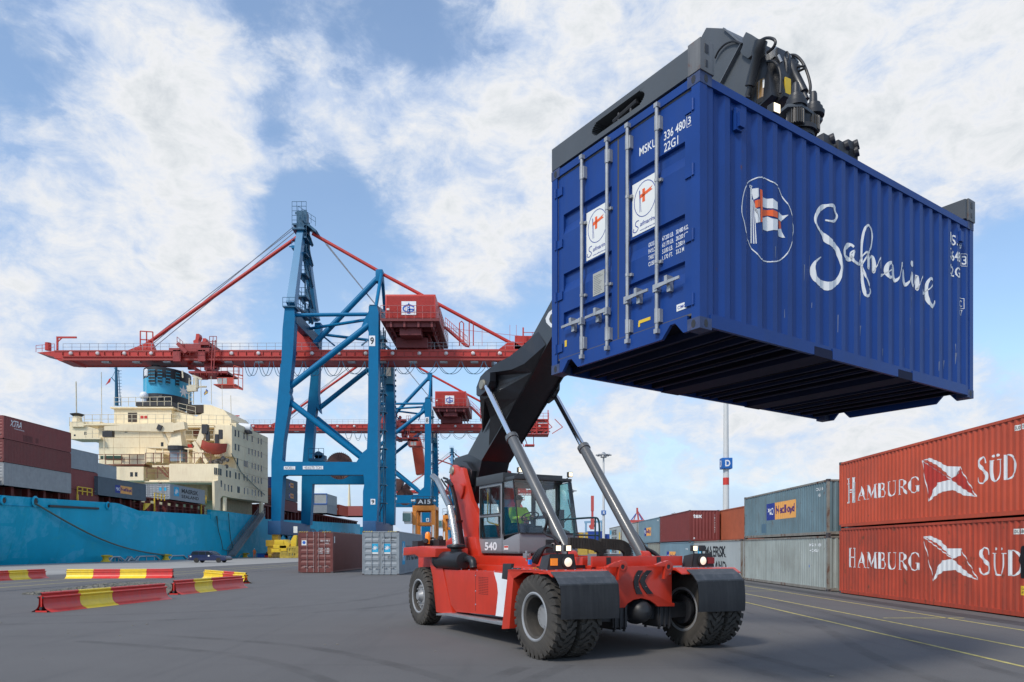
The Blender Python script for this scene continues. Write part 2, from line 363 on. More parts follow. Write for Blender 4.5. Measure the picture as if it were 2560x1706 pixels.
def homog(src, dst):
    A = []
    for (x, y), (X, Y) in zip(src, dst):
        A.append([x, y, 1, 0, 0, 0, -X*x, -X*y, -X]); A.append([0, 0, 0, x, y, 1, -Y*x, -Y*y, -Y])
    h = np.linalg.svd(np.array(A, float))[2][-1].reshape(3, 3)
    def f(x, y): q = h @ np.array([x, y, 1.]); return float(q[0]/q[2]), float(q[1]/q[2])
    return f
# ---------------------------------------------------------------- ground
def asphalt():
    m = M('asphalt', (.093, .089, .087), .9, var=.1, vs=.5, speck=.42, bump=.9); t = m.node_tree; K = t.links.new
    b = [n for n in t.nodes if n.type == 'BSDF_PRINCIPLED'][0]; prev = b.inputs['Base Color'].links[0].from_socket
    o = [n for n in t.nodes if n.type == 'TEX_COORD'][0].outputs['Object']
    # tyre tracks: long dark smears curving along the lanes, and pale worn patches
    a = noise(t, o, 1, 6, .6, (2, 0, 0), (1.1, .06, 1), .6); r = ramp(t, [(.54, 0), (.68, 1)]); K(a, r.inputs[0])
    q = N(t, 'ShaderNodeMix', data_type='RGBA'); K(math_(t, 'MULTIPLY', r.outputs[0], .25), q.inputs[0]); K(prev, q.inputs[6]); q.inputs[7].default_value = (.062, .061, .062, 1)
    a2 = noise(t, o, .16, 8, .62, (7, 3, 0), (1, .5, 1), .4); r2 = ramp(t, [(.5, 0), (.7, 1)]); K(a2, r2.inputs[0])
    q2 = N(t, 'ShaderNodeMix', data_type='RGBA'); K(math_(t, 'MULTIPLY', r2.outputs[0], .2), q2.inputs[0]); K(q.outputs[2], q2.inputs[6]); q2.inputs[7].default_value = (.135, .132, .128, 1)
    a3 = noise(t, o, 1, 4, .6, (0, 5, 0), (.05, 1.6, 1), .3); r3 = ramp(t, [(.62, 0), (.7, 1)]); K(a3, r3.inputs[0])
    q3 = N(t, 'ShaderNodeMix', data_type='RGBA'); K(math_(t, 'MULTIPLY', r3.outputs[0], .18), q3.inputs[0]); K(q2.outputs[2], q3.inputs[6]); q3.inputs[7].default_value = (.045, .045, .047, 1)
    K(q3.outputs[2], b.inputs['Base Color']); return m
QX = -63.6                                              # quay edge
def yrow(X, Y): return X+Y*.00556                      # the rows run very slightly to the right
m_asph = asphalt()
g = MB(); g.add([(QX-.4, -60, 0), (1500, -60, 0), (1500, 3000, 0), (QX+16.4, 3000, 0)], [(0, 1, 2, 3)]); g = struct(g.build('ground', m_asph))
m_conc = M('concrete', (.30, .29, .27), .9, var=.12, vs=.15, dirt=.2, speck=.1)
g = MB(); g.box(yrow(QX, 40)-.4, -38.2, -60, 1500, -3, .006)
p = [Vector((QX, -60, -6)), Vector((-39.5, -60, -6)), Vector((-34, 95, -6)), Vector((-33, 130, -6)), Vector((-30, 400, -6)), Vector((QX+.00556*1500, 1500, -6)), Vector((QX+.00556*60, 60, -6))]
g = MB(); g.prism(p, (0, 0, 6.004)); struct(g.build('quay_pavement', m_conc))
m_wat = M('water', (.02, .045, .05), .08, var=.2, vs=.3, bump=.4)
g = MB(); g.add([(-1500, -100, -3.4), (QX+9, -100, -3.4), (QX+9, 3000, -3.4), (-1500, 3000, -3.4)], [(0, 1, 2, 3)]); struct(g.build('water', m_wat))
m_line = M('road_marking_yellow', (.52, .44, .13), .8, var=.3, vs=4, dirt=.55, dirtc=(.13, .13, .13))
def ground_sheet(name, pts, m, z=.004):
    g = MB(); g.add([(p[0], p[1], z) for p in pts], [tuple(range(len(pts)))]); return struct(g.build(name, m))
def gline(X0, Y0, X1, Y1, w=.12, m=None, name='road_marking', z=.004):
    d = Vector((X1-X0, Y1-Y0, 0)).normalized(); n = Vector((-d.y, d.x, 0))*w/2
    return ground_sheet(name, [(X0-n.x, Y0-n.y), (X1-n.x, Y1-n.y), (X1+n.x, Y1+n.y), (X0+n.x, Y0+n.y)], m or m_line, z)
for X in (12.5, 10.3, 8.65): gline(X, 5, yrow(X, 120), 125, .095)
gline(10.75, 20.85, 13.1, 20.85, .1); gline(11., 34.2, 12.45, 34.3, .12); gline(10.5, 60, 12.4, 60.2, .14)
for X in (-26.5, -29.3): gline(X, 28, yrow(X, 120), 150, .14)
m_tar = M('tar_seam', (.035, .035, .037), .7, var=.2)
gline(13.6, 8, 13.75, 70, .7, M('wet_dark_asphalt', (.06, .06, .062), .8, var=.3, vs=2), 'ground_seam', .0035)
gline(-24.3, 30, -22.2, 75, .35, m_tar, 'rail_slot', .005)
gline(-23.9, 30, -21.9, 75, .09, m_steel, 'crane_rail', .012)
gline(-36.6, 50, -31.5, 120, .3, m_tar, 'rail_slot', .0045)
gline(-60.7, 70, -60.1, 300, .3, m_tar, 'rail_slot', .008)
# gravel strip where the rail has been dug up
m_grav = M('gravel', (.13, .122, .10), .95, var=.35, vs=5, speck=.6, bump=1)
pg = [G(*A8(x, y)) for x, y in ((190, 392), (330, 372), (620, 345), (800, 318), (960, 296), (1200, 289), (1480, 290), (1600, 305), (1650, 340), (1560, 375), (1440, 392), (1200, 392), (800, 398), (400, 400))]
ground_sheet('gravel', pg, m_grav, .007)
rb = MB(); 
from mathutils.geometry import tessellate_polygon
tris = tessellate_polygon([[Vector((p.x, p.y, 0)) for p in pg]]); ar = [abs((pg[b]-pg[a]).cross(pg[c]-pg[a]).z) for a, b, c in tris]
for i in range(2600):
    a, b, c = random.choices(tris, ar)[0]; u_, v_ = random.random(), random.random()
    if u_+v_ > 1: u_, v_ = 1-u_, 1-v_
    p = pg[a]+(pg[b]-pg[a])*u_+(pg[c]-pg[a])*v_; s = random.uniform(.02, .075)
    rot = Matrix.Translation((p.x, p.y, s*.3)) @ Matrix.Rotation(random.random()*6, 4, 'Z') @ Matrix.Rotation(random.random(), 4, 'X')
    rb.box(-s, s, -s*.7, s*.7, -s*.6, s*.6, 0, rot)
o = rb.build('gravel_stones', m_grav); o['kind'] = 'stuff'
# skid marks and patches round the truck
def skid_mat():
    m = bpy.data.materials.new('skid_rubber'); m.use_nodes = True; t = m.node_tree; t.nodes.clear(); o = N(t, 'ShaderNodeOutputMaterial'); a = N(t, 'ShaderNodeBsdfTransparent'); d = N(t, 'ShaderNodeBsdfDiffuse'); d.inputs[0].default_value = (.035, .034, .034, 1)
    tc = N(t, 'ShaderNodeTexCoord'); n = noise(t, tc.outputs['Object'], .8, 8, .7); r = ramp(t, [(.38, 0), (.78, .22)]); t.links.new(n, r.inputs[0]); mx = N(t, 'ShaderNodeMixShader'); t.links.new(r.outputs[0], mx.inputs[0]); t.links.new(a.outputs[0], mx.inputs[1]); t.links.new(d.outputs[0], mx.inputs[2]); t.links.new(mx.outputs[0], o.inputs[0]); return m
m_skid = skid_mat()
def skid(pts, w, z):
    P_ = [Vector((*p, 0)) for p in smooth_path(pts, 8)]; vs = []
    for i, p in enumerate(P_): d = (P_[min(i+1, len(P_)-1)]-P_[max(0, i-1)]).normalized(); n = Vector((-d.y, d.x, 0))*w/2; vs += [p-n+Vector((0, 0, z)), p+n+Vector((0, 0, z))]
    g = MB(); g.add(vs, [(2*i, 2*i+1, 2*i+3, 2*i+2) for i in range(len(P_)-1)]); struct(g.build('tyre_mark', m_skid))
zk = .004
for base, w in (([(.2, 12.2), (-.9, 9.6), (-1.2, 7.4), (-1.0, 5)], .32), ([(.95, 12.4), (-.2, 9.7), (-.55, 7.4), (-.4, 5)], .30), ([(3.3, 14.4), (4.1, 11.5), (4.6, 8.6), (4.2, 5)], .3), ([(4.2, 14.6), (5.0, 11.5), (5.5, 8.6), (5.2, 5)], .3), ([(-9, 17), (-4, 14.5), (0, 9.5), (2, 5)], .28), ([(-9.4, 15.6), (-4.8, 13.2), (-1.5, 8.8), (0, 5)], .28),
                ([(9, 30), (8.2, 20), (6.5, 12), (7, 6)], .3), ([(10.2, 30), (9.6, 20), (8, 12), (8.5, 6)], .3), ([(-20, 18), (-10, 20), (-4, 26), (-2, 40)], .35), ([(-20, 20.4), (-11.5, 22), (-6.2, 27), (-4.2, 40)], .35), ([(-12, 9), (-6, 8), (-1, 6.5), (4, 6)], .3)):
    zk += .0012; skid(base, w, zk)
for (x, y, w_, h_) in ((-3.4, 24, .04, 8.), (7.4, 22, .04, 9)): ground_sheet('ground_seam', [(x, y), (x+w_, y+.1), (x+w_, y+h_+.1), (x, y+h_)], m_tar, .0035)
lit = MB()
for i in range(70):
    x, y = random.uniform(-14, 11), random.uniform(7, 34); s = random.uniform(.008, .03); lit.box(x-s, x+s, y-s*.6, y+s*.6, .001, s*.6)
o = lit.build('grit', M('grit_pale', (.22, .2, .17), .9)); o['kind'] = 'stuff'
# ---------------------------------------------------------------- containers
def corr_fn(Lc, p=.278, d=.036, s0=.17, off=.012):
    n = max(1, round((Lc-2*s0)/p)); p = (Lc-2*s0)/n; a, b = p*.30, p*.22
    cuts = []
    for i in range(n):
        for q in (a, a+b, a+b+(p-a-2*b), p): cuts.append(s0+i*p+q-a/2 if i*p+q-a/2 > 0 else s0)
    def dep(s):
        if s < s0 or s > Lc-s0: return -off
        t = (s-s0+a/2) % p
        if t < a: return -off
        if t < a+b: return -off-d*(t-a)/b
        if t < p-b: return -off-d
        return -off-d*(p-t)/b
    return dep, sorted(set(round(c, 5) for c in cuts if s0 < c < Lc-s0))+[Lc-s0]
MESHC = {}
def part(key, fn, name, mats, parent, **k):
    kk = (key, tuple(m.name for m in (mats if isinstance(mats, (list, tuple)) else [mats])))
    if kk in MESHC:
        o = bpy.data.objects.new(name, MESHC[kk]); col.objects.link(o); o.parent = parent; return o
    o = fn().build(name, mats, parent, **k); MESHC[kk] = o.data; return o
class Box: pass
def container(label, loc, yaw, Lc, Wc, H, paint, group=None, doors=False, casts=True, cat='container', castm=None, barm=None, doorpaint=None, name='shipping_container', framem=None):
    t = thing(name, label, cat, loc, yaw, group); key = (Lc, Wc, H); c = Box(); c.t = t; c.L, c.W, c.H = Lc, Wc, H
    dep, cuts = corr_fn(Lc); c.dep = dep
    c.right = Face((Wc, 0, 0), (0, 1, 0), (1, 0, 0), dep=dep, cuts=cuts); c.left = Face((0, Lc, 0), (0, -1, 0), (-1, 0, 0), dep=dep, cuts=cuts)
    depe, cutse = corr_fn(Wc); c.end = Face((Wc, Lc, 0), (-1, 0, 0), (0, 1, 0), dep=depe, cuts=cutse)
    c.door = Face((0, 0, 0), (1, 0, 0), (0, -1, 0)); c.near = Face((0, 0, 0), (1, 0, 0), (0, -1, 0), dep=depe, cuts=cutse)
    zb, zt = .15, H-.07
    def wall(face, length, cuts):
        def f():
            b = MB(); xs = [.1]+list(cuts)+[length-.1]
            xs = sorted(set(xs)); vs = []; 
            for x in xs: vs += [face.pt(x, zb, 0), face.pt(x, zt, 0)]
            return b.add(vs, [(2*i, 2*i+2, 2*i+3, 2*i+1) for i in range(len(xs)-1)])
        return f
    part(key+('R',), wall(c.right, Lc, cuts), 'side_panel', paint, t); part(key+('L',), wall(c.left, Lc, cuts), 'side_panel', paint, t)
    part(key+('E',), wall(c.end, Wc, cutse), 'end_panel', paint, t)
    if not doors: part(key+('N',), wall(c.near, Wc, cutse), 'end_panel', paint, t)
    def roof():
        b = MB(); b.box(.06, Wc-.06, .06, Lc-.06, H-.06, H-.02); return b
    part(key+('T',), roof, 'roof', paint, t)
    def frame():
        b = MB(); e = .11
        for x in (0, Wc-e):
            for y in (0, Lc-e): b.box(x, x+e, y, y+e, .1, H-.1)
        for x in (0, Wc-.06): b.box(x, x+.06, e, Lc-e, H-.1, H-.012); b.box(x, x+.05, e, Lc-e, .03, .165)
        for y in (0, Lc-.06):
            b.box(e, Wc-e, y, y+.06, H-.1, H-.012)
            if H != 2.591: b.box(e, Wc-e, y, y+.06, .03, .165)
        return b
    part(key+('F',), frame, 'frame', framem or paint, t)
    def floor():
        b = MB(); b.box(.06, Wc-.06, .07, Lc-.07, .12, .15)
        n = int(Lc/.35)
        for i in range(1, n): b.box(.055, Wc-.055, i*Lc/n-.02, i*Lc/n+.02, .035, .119)
        return b
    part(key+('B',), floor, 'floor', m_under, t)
    if casts:
        def cast():
            b = MB(); b.box(-.004, .162, -.004, .178, -.012, .106)
            for (u0, u1, fx) in ((.05, .11, 0), (.06, .12, 1)):
                pts = [(math.cos(a)*.028, math.sin(a)*.042) for a in [i*math.pi/6 for i in range(12)]]
                if fx == 0: b.prism([(.08+p, -.006, .047+q) for p, q in pts], (0, .01, 0), 1)
                else: b.prism([(-.006, .09+p, .047+q) for p, q in pts], (.01, 0, 0), 1)
            return b
        for x in (0, 1):
            for y in (0, 1):
                for z in (0, 1):
                    o = part('cast', cast, 'corner_casting', [castm or m_cast, m_dark], t)
                    o.matrix_local = Matrix.Translation((Wc*x, Lc*y, H*z)) @ Matrix.Diagonal((-1 if x else 1, -1 if y else 1, -1 if z else 1, 1))
    if doors:
        dp = doorpaint or paint
        for k in (0, 1):
            x0, x1 = (.115, Wc/2-.012) if k == 0 else (Wc/2+.012, Wc-.115)
            def door():
                b = MB(); z0, z1 = .17, H-.12; xi0, xi1 = x0+.1, x1-.1
                b.box(x0, xi0, .022, .07, z0, z1); b.box(xi1, x1, .022, .07, z0, z1); b.box(xi0, xi1, .0225, .07, z0, z0+.12); b.box(xi0, xi1, .0225, .07, z1-.12, z1)
                bands = ((.235, .285), (.42, .475), (.705, .765)) if H < 2.6 else ((.14, .19), (.28, .33), (.42, .47), (.56, .61), (.70, .75), (.83, .87))
                pr = [(.0225, z0+.12)]
                for f0, f1 in bands: pr += [(.0225, H*f0-.1), (.062, H*f0+.02), (.064, H*f1-.012), (.0225, H*f1)]
                pr.append((.0225, z1-.12))
                vs = []
                for y, q in pr: vs += [(xi0, y, q), (xi1, y, q)]
                b.add(vs, [(2*i, 2*i+1, 2*i+3, 2*i+2) for i in range(len(pr)-1)]); return b
            d = part(key+('D', k), door, 'door', dp, t)
            def gask():
                b = MB(); z0, z1 = .17, H-.12
                b.box(x0-.018, x0, .02, .06, z0-.02, z1+.02); b.box(x1, x1+.011, .02, .06, z0-.02, z1+.02)
                b.box(x0, x1, .02, .06, z0-.022, z0); b.box(x0, x1, .02, .06, z1, z1+.022); return b
            part(key+('G', k), gask, 'gasket', m_gask, d)
            hinge = MB
            def hin():
                b = MB(); xx = x0 if k == 0 else x1; s = 1 if k == 0 else -1
                for z in (.3, .3+(H-.6)/3, .3+2*(H-.6)/3, H-.3):
                    b.box(min(xx-.03*s, xx+.09*s), max(xx-.03*s, xx+.09*s), .004, .0215, z-.05, z+.05); b.tube([(xx-.03*s, -.004, z-.06), (xx-.03*s, -.004, z+.06)], .016)
                return b
            part(key+('H', k), hin, 'hinge', dp, d)
            for q in ((.468, .884) if k == 0 else (.173, .585)):
                xb = x0+(x1-x0)*q
                def bar():
                    b = MB(); b.tube([(xb, -.028, .07), (xb, -.028, H-.06)], .02, 10)
                    for z in (.25, H-.27): b.tube([(xb, -.028, z-.08), (xb, -.028, z+.08)], .026, 10); b.box(xb+.0, xb+.045, -.03, .0205, z-.07, z+.07, 0)
                    for z in (.83, H*.66): b.tube([(xb, -.028, z-.016), (xb, -.028, z+.016)], .025, 8); b.box(xb, xb+.05, -.012, .0205, z-.016, z+.016)
                    for z in (.085, H-.075): b.box(xb-.026, xb+.026, -.05, .01, z-.024, z+.024)
                    s = 1
                    zz_ = .72 if k else .52
                    sg = 1 if k else -1; zz_ = .555 if k else .525
                    b.box(xb-.03, xb+.03, -.06, -.0, zz_-.05, zz_+.03); b.beam((xb, -.055, zz_), (xb+.2*sg, -.062, zz_+.0), .022, .05, .02, .03); b.beam((xb+.2*sg, -.062, zz_), (xb+.35*sg, -.06, zz_), .018, .03)
                    b.box(xb+.17*sg-.02, xb+.17*sg+.02, -.075, .02, zz_-.02, zz_+.07); b.box(xb+.17*sg-.025, xb+.17*sg+.025, -.03, .02, zz_-.09, zz_-.02)
                    return b
                o = part(key+('K', k, q), bar, 'locking_bar', barm or m_galv, d)
    return c
# ---------------------------------------------------------------- the lifted container
CY_AW = -.965; CL = (.515, 9.3, CH+2.257)
LC = container('blue twenty foot container held high in the air by the red reach stacker', CL, CY_AW, 6.058, 2.438, 2.591, m_blue, None, True, castm=m_castb)
# bottom side rails with fork pockets, steel cross members and a shaped sill under the doors
b = MB()
for x in (0.052, 2.386-.05):
    for y in [.3+.29*i for i in range(19)]: pass
for i in range(1, 20): b.beam((.06, .02+i*.3, .075), (2.378, .02+i*.3, .075), .045, .085)
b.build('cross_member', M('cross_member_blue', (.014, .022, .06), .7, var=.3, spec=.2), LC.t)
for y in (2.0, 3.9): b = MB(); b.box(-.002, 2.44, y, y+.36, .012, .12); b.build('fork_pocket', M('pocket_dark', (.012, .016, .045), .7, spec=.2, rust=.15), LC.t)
for x_ in (2.40, -.0015):
    b = MB()
    for y0, y1 in ((.17, 1.99), (2.37, 3.89), (4.27, 5.88)): b.box(x_, x_+.0395, y0, y1, .02, .15)
    b.build('bottom_rail', m_blue, LC.t)
for y_ in (-.003, 6.058-.037):
    b = MB(); pr_ = [(.165, .165), (.165, .0), (.22, .0), (.33, .125), (.40, .125), (.52, .0), (1.92, .0), (2.04, .125), (2.11, .125), (2.22, .0), (2.273, .0), (2.273, .165)]
    b.prism([(x, y_, z-.012) for x, z in pr_], (0, .04, 0)); b.build('end_sill', m_blue, LC.t)
ds = homog([(1382.4, 434), (1740, 173), (1751, 815), (1382.4, 933)], [(0, 2.591), (2.438, 2.591), (2.438, 0), (0, 0)])
ss = homog([(1740, 173), (2423, 570), (2428, 1003), (1751, 815)], [(0, 2.591), (6.058, 2.591), (6.058, 0), (0, 0)])
D3 = lambda x, y: ds(*A3(x, y)); D2 = lambda x, y: ds(*A2(x, y)); S4 = lambda x, y: ss(*A4(x, y))
def slet(face, st, h, x0, y0, x1, y1, m, name='lettering', par=None, e=.004): # words between the lower-left and upper-right photo points
    a, z = h(x0, y0); a2, z2 = h(x1, y1); return lettering(face, st, a, z, a2-a, z2-z, m, par or LC.t, name, e)
dr = LC.door; E3 = -.018
# identification on the right-hand door (painted on the door skin, 20 mm behind the frame face)
def dlet(items): return multi(Face((0, 0, 0), (1, 0, 0), (0, -1, 0)), items, m_textw, LC.t, 'lettering', -.0205)
dlet([('MSKU', 1.56, 2.12, .26, .095), ('336 480', 1.93, 2.12, .30, .095), ('22G1', 1.93, 1.995, .2, .095), ('3', 2.262, 2.13, .04, .08)])
polys(Face((0, 0, 0), (1, 0, 0), (0, -1, 0)), stroke([(2.248, 2.11, .007), (2.315, 2.11, .007), (2.315, 2.23, .007), (2.248, 2.23, .007)], True), m_textw, LC.t, 'lettering_frame', -.0205)
rows = (('GROSS WT.', '67.200 LB.', '30.480 KG.'), ('PAYLOAD', '62.170 LB.', '28.200 KG.'), ('TARE WT.', '5.030 LB.', '2.280 KG.'), ('CUBE', '1.170 FT.', '33.2 M'))
it = []
for i, (a_, b_, c_) in enumerate(rows):
    z = 1.056-i*.07; it += [(a_, 1.70, z, .15 if i != 3 else .09, .047), (b_, 1.905, z, .16 if i < 2 else .15, .047), (c_, 2.10, z, .17 if i < 3 else .11, .047)]
dlet(it)
# white stickers with the flag and the script name
m_stk = M('sticker_white', (.78, .78, .74), .4, var=.04)
for (x0, x1, z0, z1) in ((1.453, 1.845, 1.257, 1.84), (.662, 1.056, 1.245, 1.828)):
    fc = Face((0, 0, 0), (1, 0, 0), (0, -1, 0)); w = x1-x0; h = z1-z0
    o = MB(); o.box(x0, x1, .018, .0235, z0, z1); st_ = o.build('sticker', m_stk, LC.t)
    cx, cz = x0+w*.5, z0+h*.62; el = [(cx+math.cos(a)*w*.42, cz+math.sin(a)*h*.33, .008) for a in [i*math.pi/12 for i in range(24)]]
    polys(fc, stroke(el, True)+stroke([(cx-w*.2, cz-h*.22, .006), (cx-w*.22, cz+h*.2, .006)])+stroke([(cx-w*.15, cz-h*.22, .006), (cx-w*.2, cz+h*.2, .006)]), m_textb, st_, 'emblem_outline', -.0165)
    fl = [(cx-w*.2, cz+h*.04), (cx+w*.05, cz+h*.07), (cx+w*.3, cz+h*.1), (cx+w*.22, cz+h*.13), (cx+w*.3, cz+h*.17), (cx+w*.05, cz+h*.13), (cx-w*.2, cz+h*.11)]
    polys(fc, [fl, rect(cx-w*.1, cz-h*.05, cx+w*.0, cz+h*.2)], M('flag_orange', (.8, .12, .02), .5), st_, 'flag', -.0165)
    sc_ = [(.02, .1, .02), (.0, .03, .02), (.1, .0, .03), (.18, .08, .02), (.08, .16, .03), (.1, .24, .02), (.2, .25, .012)]
    polys(fc, stroke([(x0+w*(.04+a*1.1), z0+h*(.06+q*.8), .010) for a, q, _ in smooth_path(sc_, 4)]), m_textb, st_, 'lettering', -.0165)
    lettering(fc, 'afmarine', x0+w*.3, z0+h*.13, w*.62, h*.085, m_textb, st_, e=-.0165, slant=.02)
    lettering(fc, 'www.safmarine.com', x0+w*.3, z0+h*.04, w*.62, h*.03, m_textb, st_, e=-.0165)
o = MB(); o.box(.781, .984, .018, .0235, .78, 1.05); pl = o.build('data_plate', M('plate_grey', (.42, .42, .38), .5), LC.t)
fc = Face((0, 0, 0), (1, 0, 0), (0, -1, 0))
polys(fc, [rect(.80, .80+i*.021, .80+random.uniform(.08, .16), .806+i*.021) for i in range(11)], M('plate_ink', (.2, .2, .19), .6), pl, 'lettering', -.0165)
o = MB(); o.box(2.11, 2.25, .018, .0235, .24, .31); cm = o.build('sticker', m_stk, LC.t); lettering(fc, 'CIMC', 2.125, .257, .11, .035, m_textb, cm, e=-.0165)
o = MB(); o.box(1.55, 1.73, .018, .0235, .255, .29); o.box(1.545, 1.57, .0181, .0236, .22, .27); o.build('sticker', m_yel, LC.t)
o = MB(); o.box(.24, .28, .018, .0235, .3, .38); o.build('sticker', m_yel, LC.t)
# scrapes on the lower wall
sk_ = []
for i in range(26):
    a_ = random.uniform(.6, 5.8); z_ = random.uniform(.25, 1.1); l_ = random.uniform(.04, .22); sk_.append([(a_, z_), (a_+.006, z_), (a_+.008+random.uniform(-.02, .02), z_+l_), (a_+.001, z_+l_)])
polys(LC.right, sk_, M('scratch_pale', (.16, .19, .28), .6), LC.t, 'scratches', .002)
# side: emblem, script name, number
sf = LC.right
LCi = MINV[LC.t.name]; Cc = LCi @ Vector((0, 0, CH))
def S(x, y):     # the point of the corrugated wall itself that the photo point shows
    a, z = S4(x, y); d = Vector((2.438, a, z))-Cc; aa, zq = a, z
    for _ in range(12):
        k = 1+LC.right.dep(aa)/d.x; aa = aa*.5+.5*(Cc.y+d.y*k); zq = Cc.z+d.z*k
    return aa, zq
def spath(pts, k=4, f=1., closed=False):
    q = []
    for x, y, w in smooth_path(pts, k, closed):
        a, z = S(x, y); a2, z2 = S(x, y+w); q.append((a, z, abs(z2-z)*f))
    return stroke(q, closed)
oval = [(240, 172, 7), (292, 160, 7), (345, 185, 7), (388, 210, 7), (420, 285, 7), (465, 345, 7), (488, 430, 7), (490, 540, 7), (468, 620, 7), (420, 675, 7), (375, 688, 7), (312, 682, 7), (275, 640, 7), (232, 598, 7), (208, 530, 7), (190, 440, 7), (174, 380, 7), (178, 285, 7), (203, 200, 7)]
polys(sf, spath(oval, 3, 1, True), m_textw, LC.t, 'emblem_ring')
white = [[(228, 232), (275, 228), (278, 280), (262, 292), (243, 300)], [(300, 276), (330, 296), (360, 294), (392, 318), (396, 370), (360, 356), (330, 354), (302, 340)], [(300, 412), (330, 406), (365, 420), (398, 432), (398, 496), (360, 492), (330, 498), (306, 484)],
         [(248, 362), (285, 356), (288, 440), (262, 446), (240, 300)], [(400, 380), (425, 402), (460, 398), (415, 440), (400, 425)], [(400, 486), (416, 482), (442, 540), (402, 532)]]
polys(sf, [[S(*p) for p in q] for q in white], m_textw, LC.t, 'emblem_flag')
polys(sf, [[S(*p) for p in q] for q in ([(222, 218), (232, 218), (238, 572), (229, 572)], [(236, 300), (240, 300), (254, 574), (246, 574)], [(246, 330), (250, 330), (268, 574), (261, 574)])]+spath([(222, 210, 6), (232, 216, 6), (222, 224, 6), (217, 216, 6)], 2, 1, True), m_textw, LC.t, 'emblem_pole')
orange = [[(282, 234), (296, 240), (302, 330), (302, 440), (290, 440), (288, 350)], [(250, 306), (284, 298), (286, 346), (256, 352)], [(303, 360), (330, 366), (365, 364), (396, 386), (398, 426), (365, 406), (330, 400), (303, 404)], [(400, 432), (412, 440), (416, 484), (402, 482)]]
polys(sf, [[S(*p) for p in q] for q in orange], M('flag_orange'), LC.t, 'emblem_cross', .005)
script = [
 [(688, 434, 8), (720, 440, 10), (745, 440, 14), (757, 412, 12), (746, 375, 16), (738, 346, 20), (700, 343, 14), (665, 355, 26), (640, 385, 24), (630, 430, 16), (640, 470, 14), (668, 515, 22), (690, 545, 36), (735, 580, 40), (765, 630, 26), (790, 690, 20), (797, 740, 16), (780, 795, 20), (745, 835, 34), (705, 845, 46), (668, 830, 40), (635, 795, 34), (616, 750, 30), (622, 710, 18), (645, 680, 10), (666, 664, 6)],
 [(868, 604, 12), (848, 590, 14), (825, 596, 26), (810, 630, 20), (822, 672, 26), (845, 680, 20), (862, 655, 14), (872, 628, 10), (848, 640, 8), (855, 672, 16), (885, 704, 16), (912, 712, 12), (932, 690, 8), (960, 640, 12), (975, 585, 12), (975, 510, 12), (955, 470, 12), (930, 500, 12), (916, 570, 12), (912, 650, 12), (916, 740, 14), (922, 820, 14), (938, 890, 18), (958, 910, 14), (972, 885, 12), (960, 825, 12), (935, 770, 12), (917, 725, 8)]]
ps = []
for s_ in script: ps += spath(s_, 7, 1.2)
cursive = [[(3.0, 1.30, .012), (3.10, 1.46, .015), (3.16, 1.49, .035), (3.18, 1.40, .05), (3.18, 1.30, .045), (3.20, 1.33, .012), (3.28, 1.46, .016), (3.33, 1.49, .035), (3.35, 1.40, .05), (3.35, 1.30, .045), (3.37, 1.34, .012), (3.44, 1.46, .016), (3.49, 1.49, .035), (3.50, 1.38, .05), (3.53, 1.30, .045), (3.60, 1.32, .016)],
 [(3.60, 1.32, .012), (3.84, 1.47, .02), (3.76, 1.50, .032), (3.67, 1.46, .05), (3.64, 1.37, .055), (3.69, 1.30, .045), (3.77, 1.33, .02), (3.85, 1.47, .016), (3.84, 1.38, .05), (3.88, 1.30, .045), (3.95, 1.36, .014), (4.0, 1.50, .018), (4.02, 1.545, .04), (4.05, 1.48, .02), (4.10, 1.48, .035), (4.105, 1.38, .055), (4.15, 1.30, .045), (4.22, 1.36, .014)],
 [(4.22, 1.36, .012), (4.27, 1.48, .03), (4.27, 1.38, .055), (4.32, 1.30, .045), (4.40, 1.37, .014), (4.44, 1.48, .035), (4.45, 1.40, .05), (4.45, 1.30, .045), (4.47, 1.34, .012), (4.54, 1.46, .016), (4.59, 1.49, .035), (4.60, 1.38, .055), (4.64, 1.29, .045), (4.71, 1.33, .016), (4.82, 1.41, .02), (4.87, 1.48, .035), (4.80, 1.515, .035), (4.73, 1.45, .035), (4.71, 1.30, .05), (4.75, 1.18, .055), (4.85, 1.13, .05), (4.95, 1.19, .03), (4.97, 1.25, .014)]]
for s_ in cursive: ps += stroke([(a_, z_, w_*1.12) for a_, z_, w_ in smooth_path(s_, 6)])
ps.append([(4.27+math.cos(a)*.04, 1.60+math.sin(a)*.042) for a in [i*math.pi/6 for i in range(12)]])
polys(sf, ps, m_textw, LC.t, 'script_lettering')
a0, z0 = S(1430, 540); a1, z1 = S(1487, 500)
multi(sf, [('MSKU', 5.46-.1, 2.16, .42, .15), ('336480', 5.36, 1.93, .36, .15), ('22G1', 5.36, 1.70, .36, .15), ('3', 5.79, 1.94, .07, .13), ('C', 5.72, 1.31, .07, .1), ('37', 5.70, 1.18, .1, .09)], m_textw, LC.t)
polys(sf, stroke([(5.765, 1.92, .014), (5.88, 1.92, .014), (5.88, 2.1, .014), (5.765, 2.1, .014)], True)+stroke([(5.69, 1.29, .012), (5.82, 1.29, .012), (5.82, 1.44, .012), (5.69, 1.44, .012)], True), m_textw, LC.t, 'lettering_frame')
for y in (.62, 5.62): b = MB(); b.box(2.4, 2.44, y-.05, y+.05, 2.19, 2.42); b.box(2.43, 2.47, y-.03, y+.06, 2.22, 2.37); b.build('vent', m_blue, LC.t)
# the spreader frame that locks on to the container belongs to the machine (built with it)

